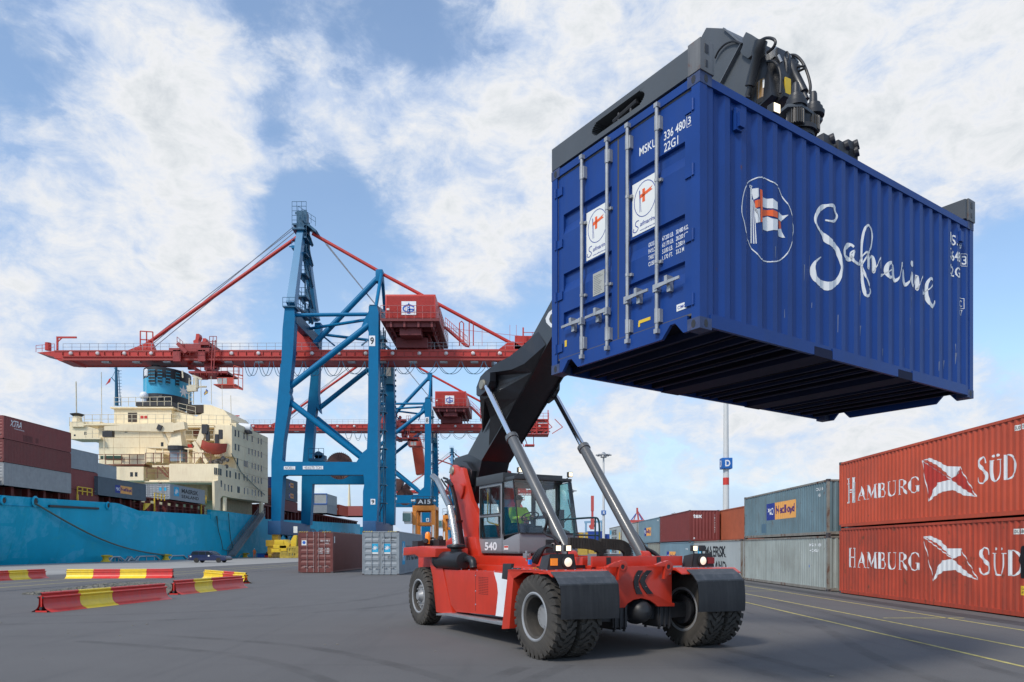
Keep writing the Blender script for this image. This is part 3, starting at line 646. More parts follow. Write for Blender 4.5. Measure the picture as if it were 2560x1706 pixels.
# ---------------------------------------------------------------- container row on the right and boxes on the yard
XR = 14.6
c_ham = M('hamburg_red', (.52, .075, .03), .5, var=.14, vs=.5, dirt=.3, dirtc=(.3, .1, .08), rust=.05)
c_ham2 = M('hamburg_red_faded', (.46, .062, .028), .6, var=.25, vs=.3, dirt=.85, dirtc=(.19, .05, .035), rust=.5)
c_pno = M('blue_grey_worn', (.14, .215, .245), .6, var=.18, vs=.5, dirt=.6, dirtc=(.11, .12, .11), rust=.35)
c_pno2 = M('blue_grey', (.17, .26, .31), .6, var=.1, vs=.5, dirt=.2, dirtc=(.13, .15, .15), rust=.12)
c_lgr = M('light_grey_worn', (.34, .375, .35), .6, var=.14, vs=.5, dirt=.65, dirtc=(.2, .2, .17), rust=.2)
c_mae = M('pale_grey', (.36, .39, .39), .55, var=.08, vs=.5, dirt=.2, dirtc=(.25, .25, .22), rust=.08)
c_tex = M('maroon', (.19, .035, .03), .55, var=.1, dirt=.15, dirtc=(.12, .05, .05), rust=.1)
c_org = M('rust_orange', (.36, .085, .035), .6, var=.12, dirt=.2, dirtc=(.2, .07, .04), rust=.2)
c_grn = M('grey_green_dirty', (.27, .28, .24), .65, var=.15, dirt=.4, dirtc=(.17, .15, .11), rust=.25)
c_brn = M('red_brown', (.16, .04, .032), .5, var=.08, dirt=.1, dirtc=(.2, .1, .08), rust=.06)
c_slate = M('slate_grey', (.085, .115, .14), .55, var=.1, dirt=.15)
c_mg = M('mid_grey', (.27, .30, .32), .5, var=.08, dirt=.15, rust=.05)
c_yl = M('yellow_box', (.55, .36, .06), .5, var=.1, dirt=.2); c_bl = M('royal_blue_box', (.015, .06, .32), .5, var=.1, dirt=.15)
m_navy = M('navy', (.02, .04, .25), .5); m_peach = M('peach', (.8, .38, .1), .55, var=.06); m_purp = M('purple_ink', (.10, .03, .14), .6)
def pno(c, a, z, w, h, face):
    polys(face, [rect(a, z, a+w*.29, z+h)], m_navy, c.t, 'logo_panel', .004); polys(face, [rect(a+w*.29, z, a+w, z+h)], m_peach, c.t, 'logo_panel', .004)
    lettering(face, 'P&O', a+w*.03, z+h*.3, w*.23, h*.42, m_textw, c.t, e=.007); lettering(face, 'Nedlloyd', a+w*.33, z+h*.18, w*.63, h*.62, m_purp, c.t, e=.007)
S_L = 12.75; rowgrp = 'containers stacked along the right edge of the yard'
def serif(face, word, a, z, h, c, m):   # narrow roman capitals drawn as thick and thin strokes
    T, t_ = .135*h, .05*h; x = a; ps = []
    def st(pts, w, k=0):
        p = [(x+px*h, z+pz*h, ww*h) for px, pz, ww in ([(q[0], q[1], w) if len(q) == 2 else q for q in pts])]
        return stroke(smooth_path(p, 4) if k else p)
    th, tn, sf_ = .13, .05, .035
    def serifs(*xs): 
        r = []
        for sx, sz in xs: r += st([(sx-.1, sz), (sx+.1, sz)], sf_)
        return r
    for ch in word:
        u_ = ch.upper()
        if u_ == 'H': ps += st([(.12, 0), (.12, 1)], th)+st([(.52, 0), (.52, 1)], th)+st([(.12, .52), (.52, .52)], tn)+serifs((.12, .02), (.12, .98), (.52, .02), (.52, .98)); adv = .72
        elif u_ == 'A': ps += st([(.05, 0), (.28, 1)], tn)+st([(.28, 1), (.52, 0)], th)+st([(.13, .34), (.43, .34)], tn)+serifs((.06, .02), (.52, .02)); adv = .64
        elif u_ == 'M': ps += st([(.1, 0), (.13, 1)], tn)+st([(.13, 1), (.36, .1)], th)+st([(.36, .1), (.58, 1)], tn)+st([(.6, 1), (.63, 0)], th)+serifs((.1, .02), (.63, .02), (.1, .98), (.62, .98)); adv = .8
        elif u_ == 'B': ps += st([(.12, 0), (.12, 1)], th)+st([(.12, .97, .05), (.33, .95, .06), (.42, .77, .12), (.33, .55, .06), (.12, .53, .05)], th, 1)+st([(.2, .53, .05), (.38, .5, .06), (.49, .27, .13), (.38, .04, .06), (.12, .03, .05)], th, 1); adv = .6
        elif u_ == 'U': ps += st([(.12, 1, th), (.12, .35, th), (.2, .06, .1), (.32, .01, .06), (.44, .06, .05), (.52, .35, .05), (.52, 1, .05)], th, 1)+serifs((.12, .98), (.52, .98)); adv = .68
        elif u_ == 'R': ps += st([(.12, 0), (.12, 1)], th)+st([(.12, .97, .05), (.34, .95, .06), (.45, .75, .12), (.34, .53, .06), (.12, .5, .05)], th, 1)+st([(.28, .5), (.55, 0)], .12)+serifs((.12, .02)); adv = .64
        elif u_ == 'G': ps += st([(.56, .74, .04), (.5, .94, .06), (.34, 1, .05), (.14, .82, .1), (.08, .5, .14), (.14, .18, .1), (.34, 0, .05), (.55, .12, .06)], th, 1)+st([(.54, .05), (.54, .42)], .11)+serifs((.52, .42)); adv = .74
        elif u_ == 'S': ps += st([(.44, .74, .05), (.4, .94, .05), (.27, 1, .06), (.12, .88, .1), (.12, .7, .12), (.3, .5, .14), (.46, .32, .12), (.45, .12, .1), (.28, 0, .06), (.12, .04, .05), (.06, .24, .05)], th, 1); adv = .6
        elif u_ == 'Ü': ps += st([(.12, .86, th), (.12, .35, th), (.2, .06, .1), (.32, .01, .06), (.44, .06, .05), (.52, .35, .05), (.52, .86, .05)], th, 1)+serifs((.12, .86), (.52, .86))+[[(x+h*(qx+.06*math.cos(i)), z+h*(1.04+.06*math.sin(i))) for i in [k*math.pi/4 for k in range(8)]] for qx in (.2, .44)]; adv = .68
        elif u_ == 'D': ps += st([(.12, 0), (.12, 1)], th)+st([(.12, .98, .04), (.36, .95, .06), (.54, .72, .12), (.58, .5, .14), (.54, .26, .12), (.36, .04, .06), (.12, .02, .04)], th, 1); adv = .7
        x += adv*h
    polys(face, ps, m, c.t, 'lettering'); return x
def hamburg(c, L0):
    f = c.left; H = c.H
    def tr(px, py, up): # photo point on the wall plane -> wall coordinates
        p = WX(px, py, XR); return c.L-(p.y-L0[1]), p.z-L0[2]
    return tr
hh = 2.93
for k, (pt_, lab) in enumerate(((c_ham2, 'faded grimy red container with white lettering, bottom of the nearest stack on the right'), (c_ham, 'bright red container with white lettering, top of the nearest stack on the right'))):
    base = (yrow(XR, 26), 19.85, .01+k*(hh+.03)); c = container(lab, base, -.00556, S_L, 2.56, hh, pt_, rowgrp); f = c.left
    def tr(x, y): p = WX(*Z7(x, y), XR+.0); return c.L-(p.y-base[1]), p.z-base[2]
    def wp(l): return [tr(*q) for q in l]
    if k:
        a, z = tr(1372, 598); a2, z2 = tr(1372, 490); 
        h_ = 1.02; z_ = 1.1
        serif(f, 'H', a, z_-.06, 1.2*.92, c, m_textw); x = a+.78
        P_ = [[(1772, 372), (1815, 357), (1870, 380), (1905, 402), (1975, 404), (1975, 440), (1932, 470), (1905, 440), (1860, 400), (1800, 368)], [(1812, 592), (1828, 540), (1860, 490), (1928, 472), (1990, 520), (2030, 545), (2066, 566), (2000, 560), (1940, 530), (1880, 540), (1840, 565)]]
        edge = [(1773, 372), (1812, 592)], [(1975, 404), (2066, 566)], [(1772, 372), (1928, 472)]
        sud = [(2070, 495, 1), (2333, 470, 1)]
    else:
        a, z = tr(1378, 948); P_ = [[(1778, 782), (1818, 778), (1872, 802), (1912, 846), (1980, 846), (1980, 884), (1940, 902), (1908, 870), (1860, 822), (1800, 790)], [(1836, 1022), (1850, 960), (1880, 912), (1938, 902), (1990, 952), (2036, 990), (2076, 1018), (2000, 992), (1950, 962), (1890, 968), (1860, 990)]]
        edge = [(1779, 782), (1836, 1022)], [(1980, 846), (2076, 1018)], [(1779, 782), (1938, 902)]
    # the words are laid out between the photographed start and end of each word
    xe, _ = tr(1770, 530) if k else tr(1772, 930)
    zb0 = tr(1450, 585)[1] if k else tr(1450, 950)[1]; zt0 = tr(1450, 515)[1] if k else tr(1450, 870)[1]
    def word(w, a0, a1, zb_, h_):
        n0 = len(bpy.data.objects); xend = serif(f, w, 0, zb_, h_, c, m_textw); o = bpy.data.objects[-1]
        return o
    def fit(w, a0, a1, zb_, h_):
        # measure the advance, then scale sideways by editing the stroke points
        adv = {'H': .72, 'A': .64, 'M': .8, 'B': .6, 'U': .68, 'R': .64, 'G': .74, 'S': .6, 'Ü': .68, 'D': .7}
        tot = sum(adv[q] for q in w)*h_; kx = (a1-a0)/tot
        class SF(Face): pass
        g_ = Face(f.o+f.s*a0, f.s*kx, f.n, f.up, dep=lambda s: f.dep(a0+s*kx), cuts=[(q-a0)/kx for q in f.cuts])
        serif(g_, w, 0, zb_, h_, c, m_textw)
    aH1 = tr(1425, 585)[0] if k else tr(1425, 950)[0]
    hz_ = (tr(1395, 492)[1]-tr(1395, 596)[1]) if k else (tr(1395, 843)[1]-tr(1395, 948)[1])
    zH = tr(1395, 596)[1] if k else tr(1395, 948)[1]
    fit('H', a, aH1, zH, hz_)
    fit('AMBURG', aH1+.05, xe, zb0, (zt0-zb0)*1.06)
    s0 = tr(2070, 495) if k else tr(2078, 985); s1 = tr(2135, 480) if k else tr(2150, 985)
    zS = tr(2100, 493)[1] if k else tr(2100, 986)[1]; hS = (tr(2100, 352)[1]-zS) if k else (tr(2100, 842)[1]-zS)
    fit('S', s0[0], s1[0], zS, hS); kx = (s1[0]-s0[0])/.6
    fit('ÜD', s1[0], s1[0]+kx*1.38*.95, zS, hS*.92)
    polys(f, [wp(q) for q in P_], m_textw, c.t, 'emblem'); polys(f, sum([stroke([(*tr(*p), .035) for p in e]) for e in edge], []), m_textw, c.t, 'emblem_outline')
    if k: polys(f, [wp([(1781, 385), (1800, 378), (1860, 415), (1924, 474), (1856, 492), (1824, 545), (1810, 575)]), wp([(1978, 418), (2052, 556), (2030, 540), (1990, 515), (1936, 472)])], M('flag_dark_red', (.46, .035, .022), .5), c.t, 'emblem_flag')
    aa = tr(2275, 212) if k else tr(2262, 770)
    polys(f, [rect(aa[0], aa[1], aa[0]+.26, aa[1]+.16), rect(aa[0]+.3, aa[1], aa[0]+.9, aa[1]+.16), rect(aa[0]+.5, aa[1]-.35, aa[0]+.9, aa[1]-.19)], m_stk, c.t, 'number_plate')
    multi(f, [('SUDU' if k else 'SUDU', aa[0]+.02, aa[1]+.03, .22, .1), ('588 422 1', aa[0]+.33, aa[1]+.03, .54, .1), ('45G1', aa[0]+.54, aa[1]-.32, .3, .1)], m_text, c.t, e=.007)
    if not k:
        q = tr(2308, 1098); polys(f, [rect(q[0], q[1], q[0]+.4, q[1]+.27)], m_yel, c.t, 'warning_plate'); multi(f, [('CAUTION', q[0]+.04, q[1]+.15, .32, .07), ('9FT 6IN HIGH', q[0]+.04, q[1]+.04, .32, .07)], m_text, c.t, e=.007)
        polys(f, [wp([(2290, 910), (2312, 835), (2333, 826), (2333, 1010), (2308, 1005), (2308, 950)])], M('torn_black_sheet', (.01, .01, .012), .3), c.t, 'torn_sheet', .01)
m_wfr = M('worn_rusty_frame', (.25, .24, .21), .65, var=.2, vs=2, dirt=.6, dirtc=(.16, .09, .05), rust=.9)
def cont(lab, Y0, X, lvl, Lc, pt_, H=2.62, group=rowgrp, **k):
    if pt_ in (c_pno, c_lgr, c_grn, c_mae): k['framem'] = m_wfr
    z = k.pop('z', .01+lvl*(2.65)); return container(lab, (yrow(X, Y0), Y0, z), -.00556, Lc, 2.56, H, pt_, group, **k)
c = cont('blue-grey worn container with blue and orange logo panel, on top beside the red stack', 33.75, XR, 1, 12.3, c_pno)
a, z = c.L-(WX(*Z7(942, 702), XR).y-33.75), 1.05; a2 = c.L-(WX(*Z7(1100, 690), XR).y-33.75)
pno(c, a, 1.0, a2-a, .95, c.left); multi(c.left, [('PONU 116', 10.9, 2.16, .9, .14), ('45G1', 11.25, 1.86, .3, .14)], m_textw, c.t)
polys(c.left, [rect(3.2, .28, 4.0, .82)], M('patch_blue', (.08, .15, .21), .6), c.t, 'paint_patch', .003)
c = cont('pale grey worn container on the ground beside the red stack', 33.75, XR, 0, 12.3, c_lgr)
multi(c.left, [('MSKU 880', 10.2, 2.12, 1.4, .14), ('42G1', 10.2, 1.85, 1.1, .14)], m_textw, c.t)
polys(c.left, [rect(10.1, 1.08, 10.22, 1.2)], m_textbr, c.t, 'sticker')
for lv, lab in ((0, 'pale grey container standing in the second row behind the red stack, lower one'), (1, 'blue-grey container in the second row behind the red stack, upper one')):
    cont(lab, 21.5, XR+2.75, lv, 12.3, (c_mae, c_pno2)[lv])
c = cont('pale grey container with tall black lettering, on the ground behind the right mudguard', 46.7, XR, 0, 12.4, c_mae)
lettering(c.left, 'MAERSK', 3.4, 1.4, 5.6, .8, m_text, c.t); lettering(c.left, 'SEALAND', 3.4, .38, 5.6, .75, m_text, c.t)
polys(c.left, [rect(1.2, .5, 2.6, 2.1)], m_star, c.t, 'logo_panel'); polys(c.left, [star(1.9, 1.3, .6)], m_textw, c.t, 'star', .007)
cont('rust-orange container on top in the second row, seen past the lettered maroon one', 50, XR+2.7, 1, 12.6, c_org)
cont('grey-green container on the ground in the second row under the rust-orange one', 50, XR+2.7, 0, 12.6, c_grn)
c = cont('maroon container on top with three small white letters on its end', 60.7, XR, 1, 12.3, c_tex)
lettering(c.near, 'tex', .35, 1.95, .75, .34, m_textw, c.t); lettering(c.near, 'E', .38, .1, .12, .22, m_textw, c.t)
multi(c.near, [(q, 2.12, 2.1-i*.2, .09, .13) for i, q in enumerate('TEXU4857')], m_textw, c.t)
multi(c.left, [('1', .6, 1.9, .1, .2), ('6', .6, 1.2, .1, .2), ('2', .6, .6, .1, .2)], m_textw, c.t)
c = cont('blue-grey container with blue and orange logo panel, on the ground under the maroon one', 60.7, XR, 0, 12.3, c_pno2)
pno(c, 3.2, .8, 3.9, .95, c.left); lettering(c.left, 'PONU', 11, 1.9, .8, .16, m_textw, c.t)
c = cont('short blue-grey container with a small blue and orange panel, on top behind the maroon one', 73.3, XR, 1, 12.3, c_pno2)
pno(c, 3.6, .8, 4.0, .9, c.left); lettering(c.left, 'PONU', 11, 2.2, .8, .16, m_textw, c.t)
cont('grey-green dirty container on the ground, third from the left lift cylinder foot', 73.3, XR, 0, 6.4, c_grn)
cont('blue-grey container on the ground behind the dirty grey-green one', 80, XR, 0, 6.4, c_pno2)
cont('plain pale grey container on top at the far end of the row', 87, XR, 1, 12.4, c_mae)
cont('blue-grey plain container on the ground at the far end of the row', 87, XR, 0, 12.4, c_pno2)
for lv in (0, 1):
    c = cont(('pale grey lettered container at the very far end of the row, on the ground', 'pale grey lettered container at the very far end of the row, on top')[lv], 100, XR, lv, 12.6, c_mae)
    polys(c.left, [rect(.8, .3, 2.2, 2.2)], m_star, c.t, 'logo_panel'); polys(c.left, [star(1.5, 1.25, .6)], m_textw, c.t, 'star', .007)
    lettering(c.left, 'MAERSK', 2.8, 1.4, 5.2, .8, m_text, c.t); lettering(c.left, 'SEALAND', 2.8, .4, 5.2, .75, m_text, c.t); polys(c.left, [rect(10.4, .7, 11.6, 1.7)], m_yel, c.t, 'sticker')
# two boxes standing on the yard left of the machine
hz1 = M('hazard_stripe', (.7, .5, .05), .5)
def hazard(c, s):
    ps = [[(a, c.H-.05), (a+.07*s, c.H-.05), (a+.14*s, c.H+.012), (a+.07*s, c.H+.012)] for a in [.05*s+.16*s*i for i in range(4)]+[c.W-.75*s+.16*s*i for i in range(4)]]
    polys(c.door, ps, hz1, c.t, 'hazard_stripe', .012)
c = container('red-brown container standing alone on the yard, doors towards us', (-17.9, 60.3, .01), -.00556, 14.4, 2.9, 3.45, c_brn, 'containers standing on the yard left of the machine', True, barm=M('bar_pink', (.42, .3, .28), .5))
fd = Face((0, 0, 0), (1, 0, 0), (0, -1, 0)); hazard(c, 1.2)
o = MB(); o.box(.28, .68, -.001, .0, 2.3, 2.72); 
polys(fd, [rect(.28, 2.3, .68, 2.72)], m_stk, c.t, 'sticker', -.019); polys(fd, [[(.48+.14*math.cos(i*.63), 2.53+.14*math.sin(i*.63)) for i in range(10)]], m_textbr, c.t, 'emblem', -.016)
multi(fd, [('GESU', 1.85, 2.62, .26, .13), ('551481 5', 2.17, 2.62, .46, .13), ('45G1', 2.25, 2.42, .3, .1)]+[(q, 1.7, 2.0-i*.13, .35, .08) for i, q in enumerate(('GROSS', 'TARE', 'NET', 'CUBE'))]+[('30.480', 2.2, 2.0-i*.13, .4, .08) for i in range(4)], m_textw, c.t, e=-.016)
polys(c.right, [rect(.55, 2.5, .75, 3.05)], m_stk, c.t, 'number_plate')
c = container('pale grey container with blue star panels on its doors, standing on the yard', (-11.5, 55.3, .01), -.00556, 13.8, 2.83, 3.36, c_mg, 'containers standing on the yard left of the machine', True)
hazard(c, 1.2)
for x0 in (.72, 1.66):
    polys(fd, [rect(x0, 1.75, x0+.5, 2.4)], m_star, c.t, 'logo_panel', -.019); polys(fd, [star(x0+.25, 2.08, .22)], m_textw, c.t, 'star', -.016)
    polys(fd, [rect(x0, 1.62, x0+.5, 1.74)], m_stk, c.t, 'logo_panel', -.019)
multi(fd, [('MSKU', 1.75, 2.78, .3, .11), ('808 424 5', 2.13, 2.78, .5, .11), ('45G1', 2.2, 2.6, .25, .09)]+[('MAX GROSS', 1.95, 1.4-i*.1, .6, .06) for i in range(3)], m_text, c.t, e=-.016)
polys(c.right, [rect(1.6, .75, 3.1, 2.6)], m_star, c.t, 'logo_panel'); polys(c.right, [star(2.35, 1.7, .8)], m_textw, c.t, 'star', .007)
lettering(c.right, 'MAERSK', 4., 1.05, 7.6, 1.25, m_text, c.t)
# far boxes seen behind the machine
def far(lab, px0, px1, Y, z0, H, pt_, dz=6.2, group='distant containers behind the machine'):
    a = W(px0, 0, Y).x; b = W(px1, 0, Y).x; return container(lab, (a, Y, z0), 0, dz, b-a, H, pt_, group, casts=False)
far('distant yellow container with its end to us, bottom layer under the folded hose chain', 1446, 1469, 240, .01, 2.6, c_yl); far('distant yellow container with its end to us, bottom layer right of its twin', 1471, 1492, 240, .01, 2.6, c_yl)
far('distant dark red container end, leftmost of the top layer behind the cab', 1440, 1447, 250, 4.9, 2.9, c_tex); far('distant yellow container end, second of the top layer behind the cab', 1447.5, 1458, 250, 4.9, 2.9, c_yl)
far('distant pale container end between the two yellow ones of the top layer', 1458.5, 1463, 250, 4.9, 2.9, c_mae); far('distant yellow container end next to the blue ones of the top layer', 1463.5, 1470, 250, 4.9, 2.9, c_yl)
for i, (a, b) in enumerate(((1470.5, 1482), (1482.5, 1495), (1495.5, 1512), (1512.5, 1530))):
    far('distant royal blue container end, %s of the blue row' % ('leftmost', 'second from the left', 'third from the left', 'rightmost')[i], a, b, 250, 5.0, 3.2 if i < 3 else 2.2, c_bl)
far('long distant blue container under the blue row', 1470, 1530, 252, 2.3, 2.6, c_bl); far('long distant red container under the yellow ends', 1436, 1469, 252, 2.3, 2.5, c_tex)
# ---------------------------------------------------------------- the reach stacker
TH = .505; OT = Vector((2.371, 14.177, 0))
T = thing('reach_stacker', 'red reach stacker with the number 540 on its cab, holding up the blue container', 'reach stacker', OT, TH)
TI = MINV[T.name]
def TB(px, py, ax, val):     # where the line of sight through a photo point meets a plane of the machine
    o = TI @ Vector((0, 0, CH)); d = TI.to_3x3() @ Vector(((px-CX)/F, 1, (CY-py)/F)); i = 'xyz'.index(ax)
    return o+d*((val-o[i])/d[i])
def TP(zfn, pts, ax, val): return [TB(*zfn(*p), ax, val) for p in pts]
def sideplate(name, pts, x0, x1, m, parent, bevel=.008, **k):     # pts: (y, z)
    b = MB(); b.prism([(x0, p[0], p[1]) for p in pts], (x1-x0, 0, 0)); return b.build(name, m, parent, bevel=bevel)
# wheels ------------------------------------------------------
def tyre_mesh(Rr, w, n=30, lug=.045):
    b = MB(); h = w/2; r0 = Rr-lug
    b.lathe([(.36, -h*.78), (.40, -h*.92), (.47, -h*1.0), (.58, -h*1.03), (.66, -h*1.0), (r0-.03, -h*.93), (r0, -h*.72), (r0+.006, 0), (r0, h*.72), (r0-.03, h*.93), (.66, h), (.58, h*1.03), (.47, h), (.40, h*.92), (.36, h*.78)], 64, (0, 0, 0), (1, 0, 0), closed=True)
    for s in (-1, 1):
        for k in range(n):
            a = 2*math.pi*(k+(.5 if s > 0 else 0))/n; da = 2*math.pi/n*.31
            rows = []   # along the lug: (x, angle shift, r_out, half width factor)
            for x, sh, ro, ri, f in ((.0*h, -.55, Rr, r0-.01, 1.05), (.42*h, -.25, Rr, r0-.01, .95), (.60*h, .28, Rr, r0-.012, .95), (.93*h, .42, Rr-.012, r0-.05, 1.1), (1.03*h, .46, Rr-.11, r0-.12, .8)):
                for rr in (ri, ro):
                    for q in (-1, 1):
                        t_ = a+(sh*2*math.pi/n)*1.0+q*da*f; rows.append((s*x, math.cos(t_)*rr, math.sin(t_)*rr))
            fs = []
            for i in range(4):
                o = i*4; p = o+4
                fs += [(o+2, o+3, p+3, p+2), (o, p, p+1, o+1), (o, o+2, p+2, p), (o+1, p+1, p+3, o+3)]
            fs += [(0, 1, 3, 2), (16, 18, 19, 17)]
            b.add(rows, fs)
    return b
def rim_mesh(w, deep=True):
    b = MB(); h = w/2
    b.lathe([(.43, h*1.0), (.43, h*.9), (.40, h*.86), (.385, h*.5), (.36, h*.3), (.36, -h*.8), (.43, -h*.95), (.44, -h*.98), (.42, -h*1.02), (.33, -h*.8), (.33, -h*.1)] if deep else [(.43, h), (.40, h*.8), (.37, h*.2), (.37, -h), (.33, -h), (.33, h*.2)], 40, (0, 0, 0), (1, 0, 0), closed=True)
    return b
def wheel(x, y, out, deep, Rr=.775, w=.45):   # out = +1/-1: side the outer face looks to
    M_ = Matrix.Translation((x, y, Rr-.008)) @ Matrix.Rotation(0 if out > 0 else math.pi, 4, 'Z') @ Matrix.Rotation(random.random()*3, 4, 'X')
    b = MB(); h = w/2
    b.lathe([(.455, h*.94), (.455, h*1.0), (.43, h*1.04), (.405, h*.98), (.395, h*.8), (.385, h*.45), (.365, h*.25), (.365, -h*.9), (.43, -h*1.0), (.455, -h*.95), (.455, -h*.9)], 48, (0, 0, 0), (1, 0, 0), cap=False)
    if deep:   # driven outer wheel: hub far inside
        b.lathe([(.36, -h*.55), (.25, -h*.5), (.235, -h*.1), (.22, h*.05), (.12, h*.1), (0, h*.12)], 32, (0, 0, 0), (1, 0, 0), cap=False)
        for k in range(24): a = k*math.pi/12; b.tube([(-h*.6, math.cos(a)*.262, math.sin(a)*.262), (-h*.36, math.cos(a)*.262, math.sin(a)*.262)], .016, 6)
        for k in range(10): a = k*math.pi/5; b.tube([(h*.0, math.cos(a)*.17, math.sin(a)*.17), (h*.13, math.cos(a)*.17, math.sin(a)*.17)], .012, 6)
    else:
        b.lathe([(.385, h*.5), (.34, h*.42), (.3, h*.55), (.16, h*.62), (.12, h*.9), (.10, h*1.1), (0, h*1.15)], 32, (0, 0, 0), (1, 0, 0), cap=False)
        for k in range(12): a = k*math.pi/6; b.tube([(h*.45, math.cos(a)*.25, math.sin(a)*.25), (h*.8, math.cos(a)*.25, math.sin(a)*.25)], .022, 6)
    o = b.build('wheel', m_rim, T, smooth=True); o.matrix_local = M_
    t_ = part(('tyre', Rr, w), lambda: tyre_mesh(Rr, w), 'tyre', m_tyre, o, smooth=True)
    return o
for x, out, dp in ((-2.03, -1, True), (-1.5, 1, True), (2.03, 1, True), (1.5, -1, True)): wheel(x, 0, out, dp)
wheel(-1.66, 6.62, -1, False, .765, .45); wheel(1.66, 6.62, 1, False, .765, .45)
# axle ---------------------------------------------------------
b = MB(); b.box(-1.25, 1.25, -.13, .16, .62, .92); b.beam((-.45, 0, .78), (-1.3, 0, .78), .4, .34, .3, .3); b.beam((.45, 0, .78), (1.3, 0, .78), .4, .34, .3, .3)
for s in (-1, 1):
    b.lathe([(.0, .28), (.12, .27), (.2, .2), (.2, -.1), (.3, -.1), (.3, -.2)], 24, (s*1.45, 0, .77), (s, 0, 0))
    for k in range(12): a = k*math.pi/6; b.tube([(s*1.27, math.cos(a)*.25, .77+math.sin(a)*.25), (s*1.36, math.cos(a)*.25, .77+math.sin(a)*.25)], .022, 6)
ax = b.build('drive_axle', m_axle, T, bevel=.01)
b = MB(); b.lathe([(0, .31), (.08, .30), (.17, .25), (.225, .15), (.25, .03), (.26, .0), (.26, -.1)], 32, (0.02, -.12, .79), (0, -1, 0)); b.build('differential', m_axle, ax, smooth=True)
for x0 in (-.66, .44):
    b = MB(); b.box(x0, x0+.34, -.24, .26, .50, .88)
    for q in (.03, .15, .27): b.box(x0+q, x0+q+.03, -.27, .28, .46, .92)
    for q in (.05, .29): b.tube([(x0+q, -.21, .42), (x0+q, -.21, .55)], .03, 6); b.tube([(x0+q, .2, .42), (x0+q, .2, .55)], .03, 6)
    b.build('axle_clamp', m_dark, ax, bevel=.006)
b = MB(); b.beam((-1.4, 6.62, .72), (1.4, 6.62, .72), .3, .3); b.build('steering_axle', m_axle, T)
# front cross beam with the two bent plates, lugs ----------------
V0 = -.35
pl = TP(A6, ((560, 372), (1368, 372), (1372, 820), (1405, 825), (1405, 865), (1195, 866), (1170, 838), (1100, 790), (1000, 765), (900, 785), (830, 830), (795, 880), (560, 890)), 'y', V0)
b = MB(); b.prism(pl, (0, .06, 0)); pf = b.build('front_beam', m_red, T, bevel=.01)
b = MB(); x0, x1 = pl[0].x, pl[1].x
b.box(x0, x1, V0+.06, .55, 1.40, 1.665); b.box(x1-.06, x1-.001, V0+.06, .9, .95, 1.41); b.box(x0, x0+.06, V0+.06, .9, .95, 1.41); b.build('beam_box', m_red, pf)
for grp in (((965, 422), (1020, 424), (985, 480), (965, 540), (962, 600), (985, 660), (1015, 715), (940, 715), (915, 640), (905, 570), (918, 500), (940, 450)), ((1070, 422), (1130, 424), (1070, 490), (1040, 555), (1085, 640), (1145, 710), (1070, 712), (1010, 630), (980, 560), (1005, 500), (1040, 450))):
    b = MB(); b.prism(TP(A6, grp, 'y', V0-.02), (0, .019, 0)); e_ = b.build('emblem_plate', m_flap, pf)
b = MB()
for q in ((958, 488), (955, 624), (1057, 488), (1053, 624)):
    p = TB(*A6(*q), 'y', V0-.021); b.lathe([(.012, 0), (.008, .01)], 8, p, (0, -1, 0))
b.build('bolt', m_chrome, pf)
for q in ((750, 380), (1310, 380)):
    c0 = TB(*A6(*q), 'y', V0-.12); bb = MB(); n = 16
    ring = [(c0.x, c0.z)]
    o_ = []; r_ = .125
    pts = [(c0.x-.08, 1.66), (c0.x-.34 if q[0] < 1000 else c0.x-.30, 1.66), (c0.x-.30, 1.70), (c0.x-.13, c0.z+.10)]+[(c0.x+r_*math.cos(a), c0.z+r_*math.sin(a)) for a in [R(130-i*20) for i in range(10)]]+[(c0.x-.03, c0.z-.18), (c0.x-.06, 1.42), (c0.x-.1, 1.42)]
    bb = MB(); bb.prism([(x, V0-.16, z) for x, z in pts], (0, .08, 0)); lo = bb.build('lifting_lug', m_red, pf, bevel=.008)
    bb = MB(); bb.lathe([(.045, 0), (.045, .012), (.07, .012), (.07, 0)], 20, (c0.x, V0-.161, c0.z), (0, -1, 0), closed=True); bb.lathe([(.044, 0), (.044, .004)], 20, (c0.x, V0-.161, c0.z), (0, -1, 0), mi=1)
    bb.build('lug_eye', [m_red, m_dark], lo, smooth=True)
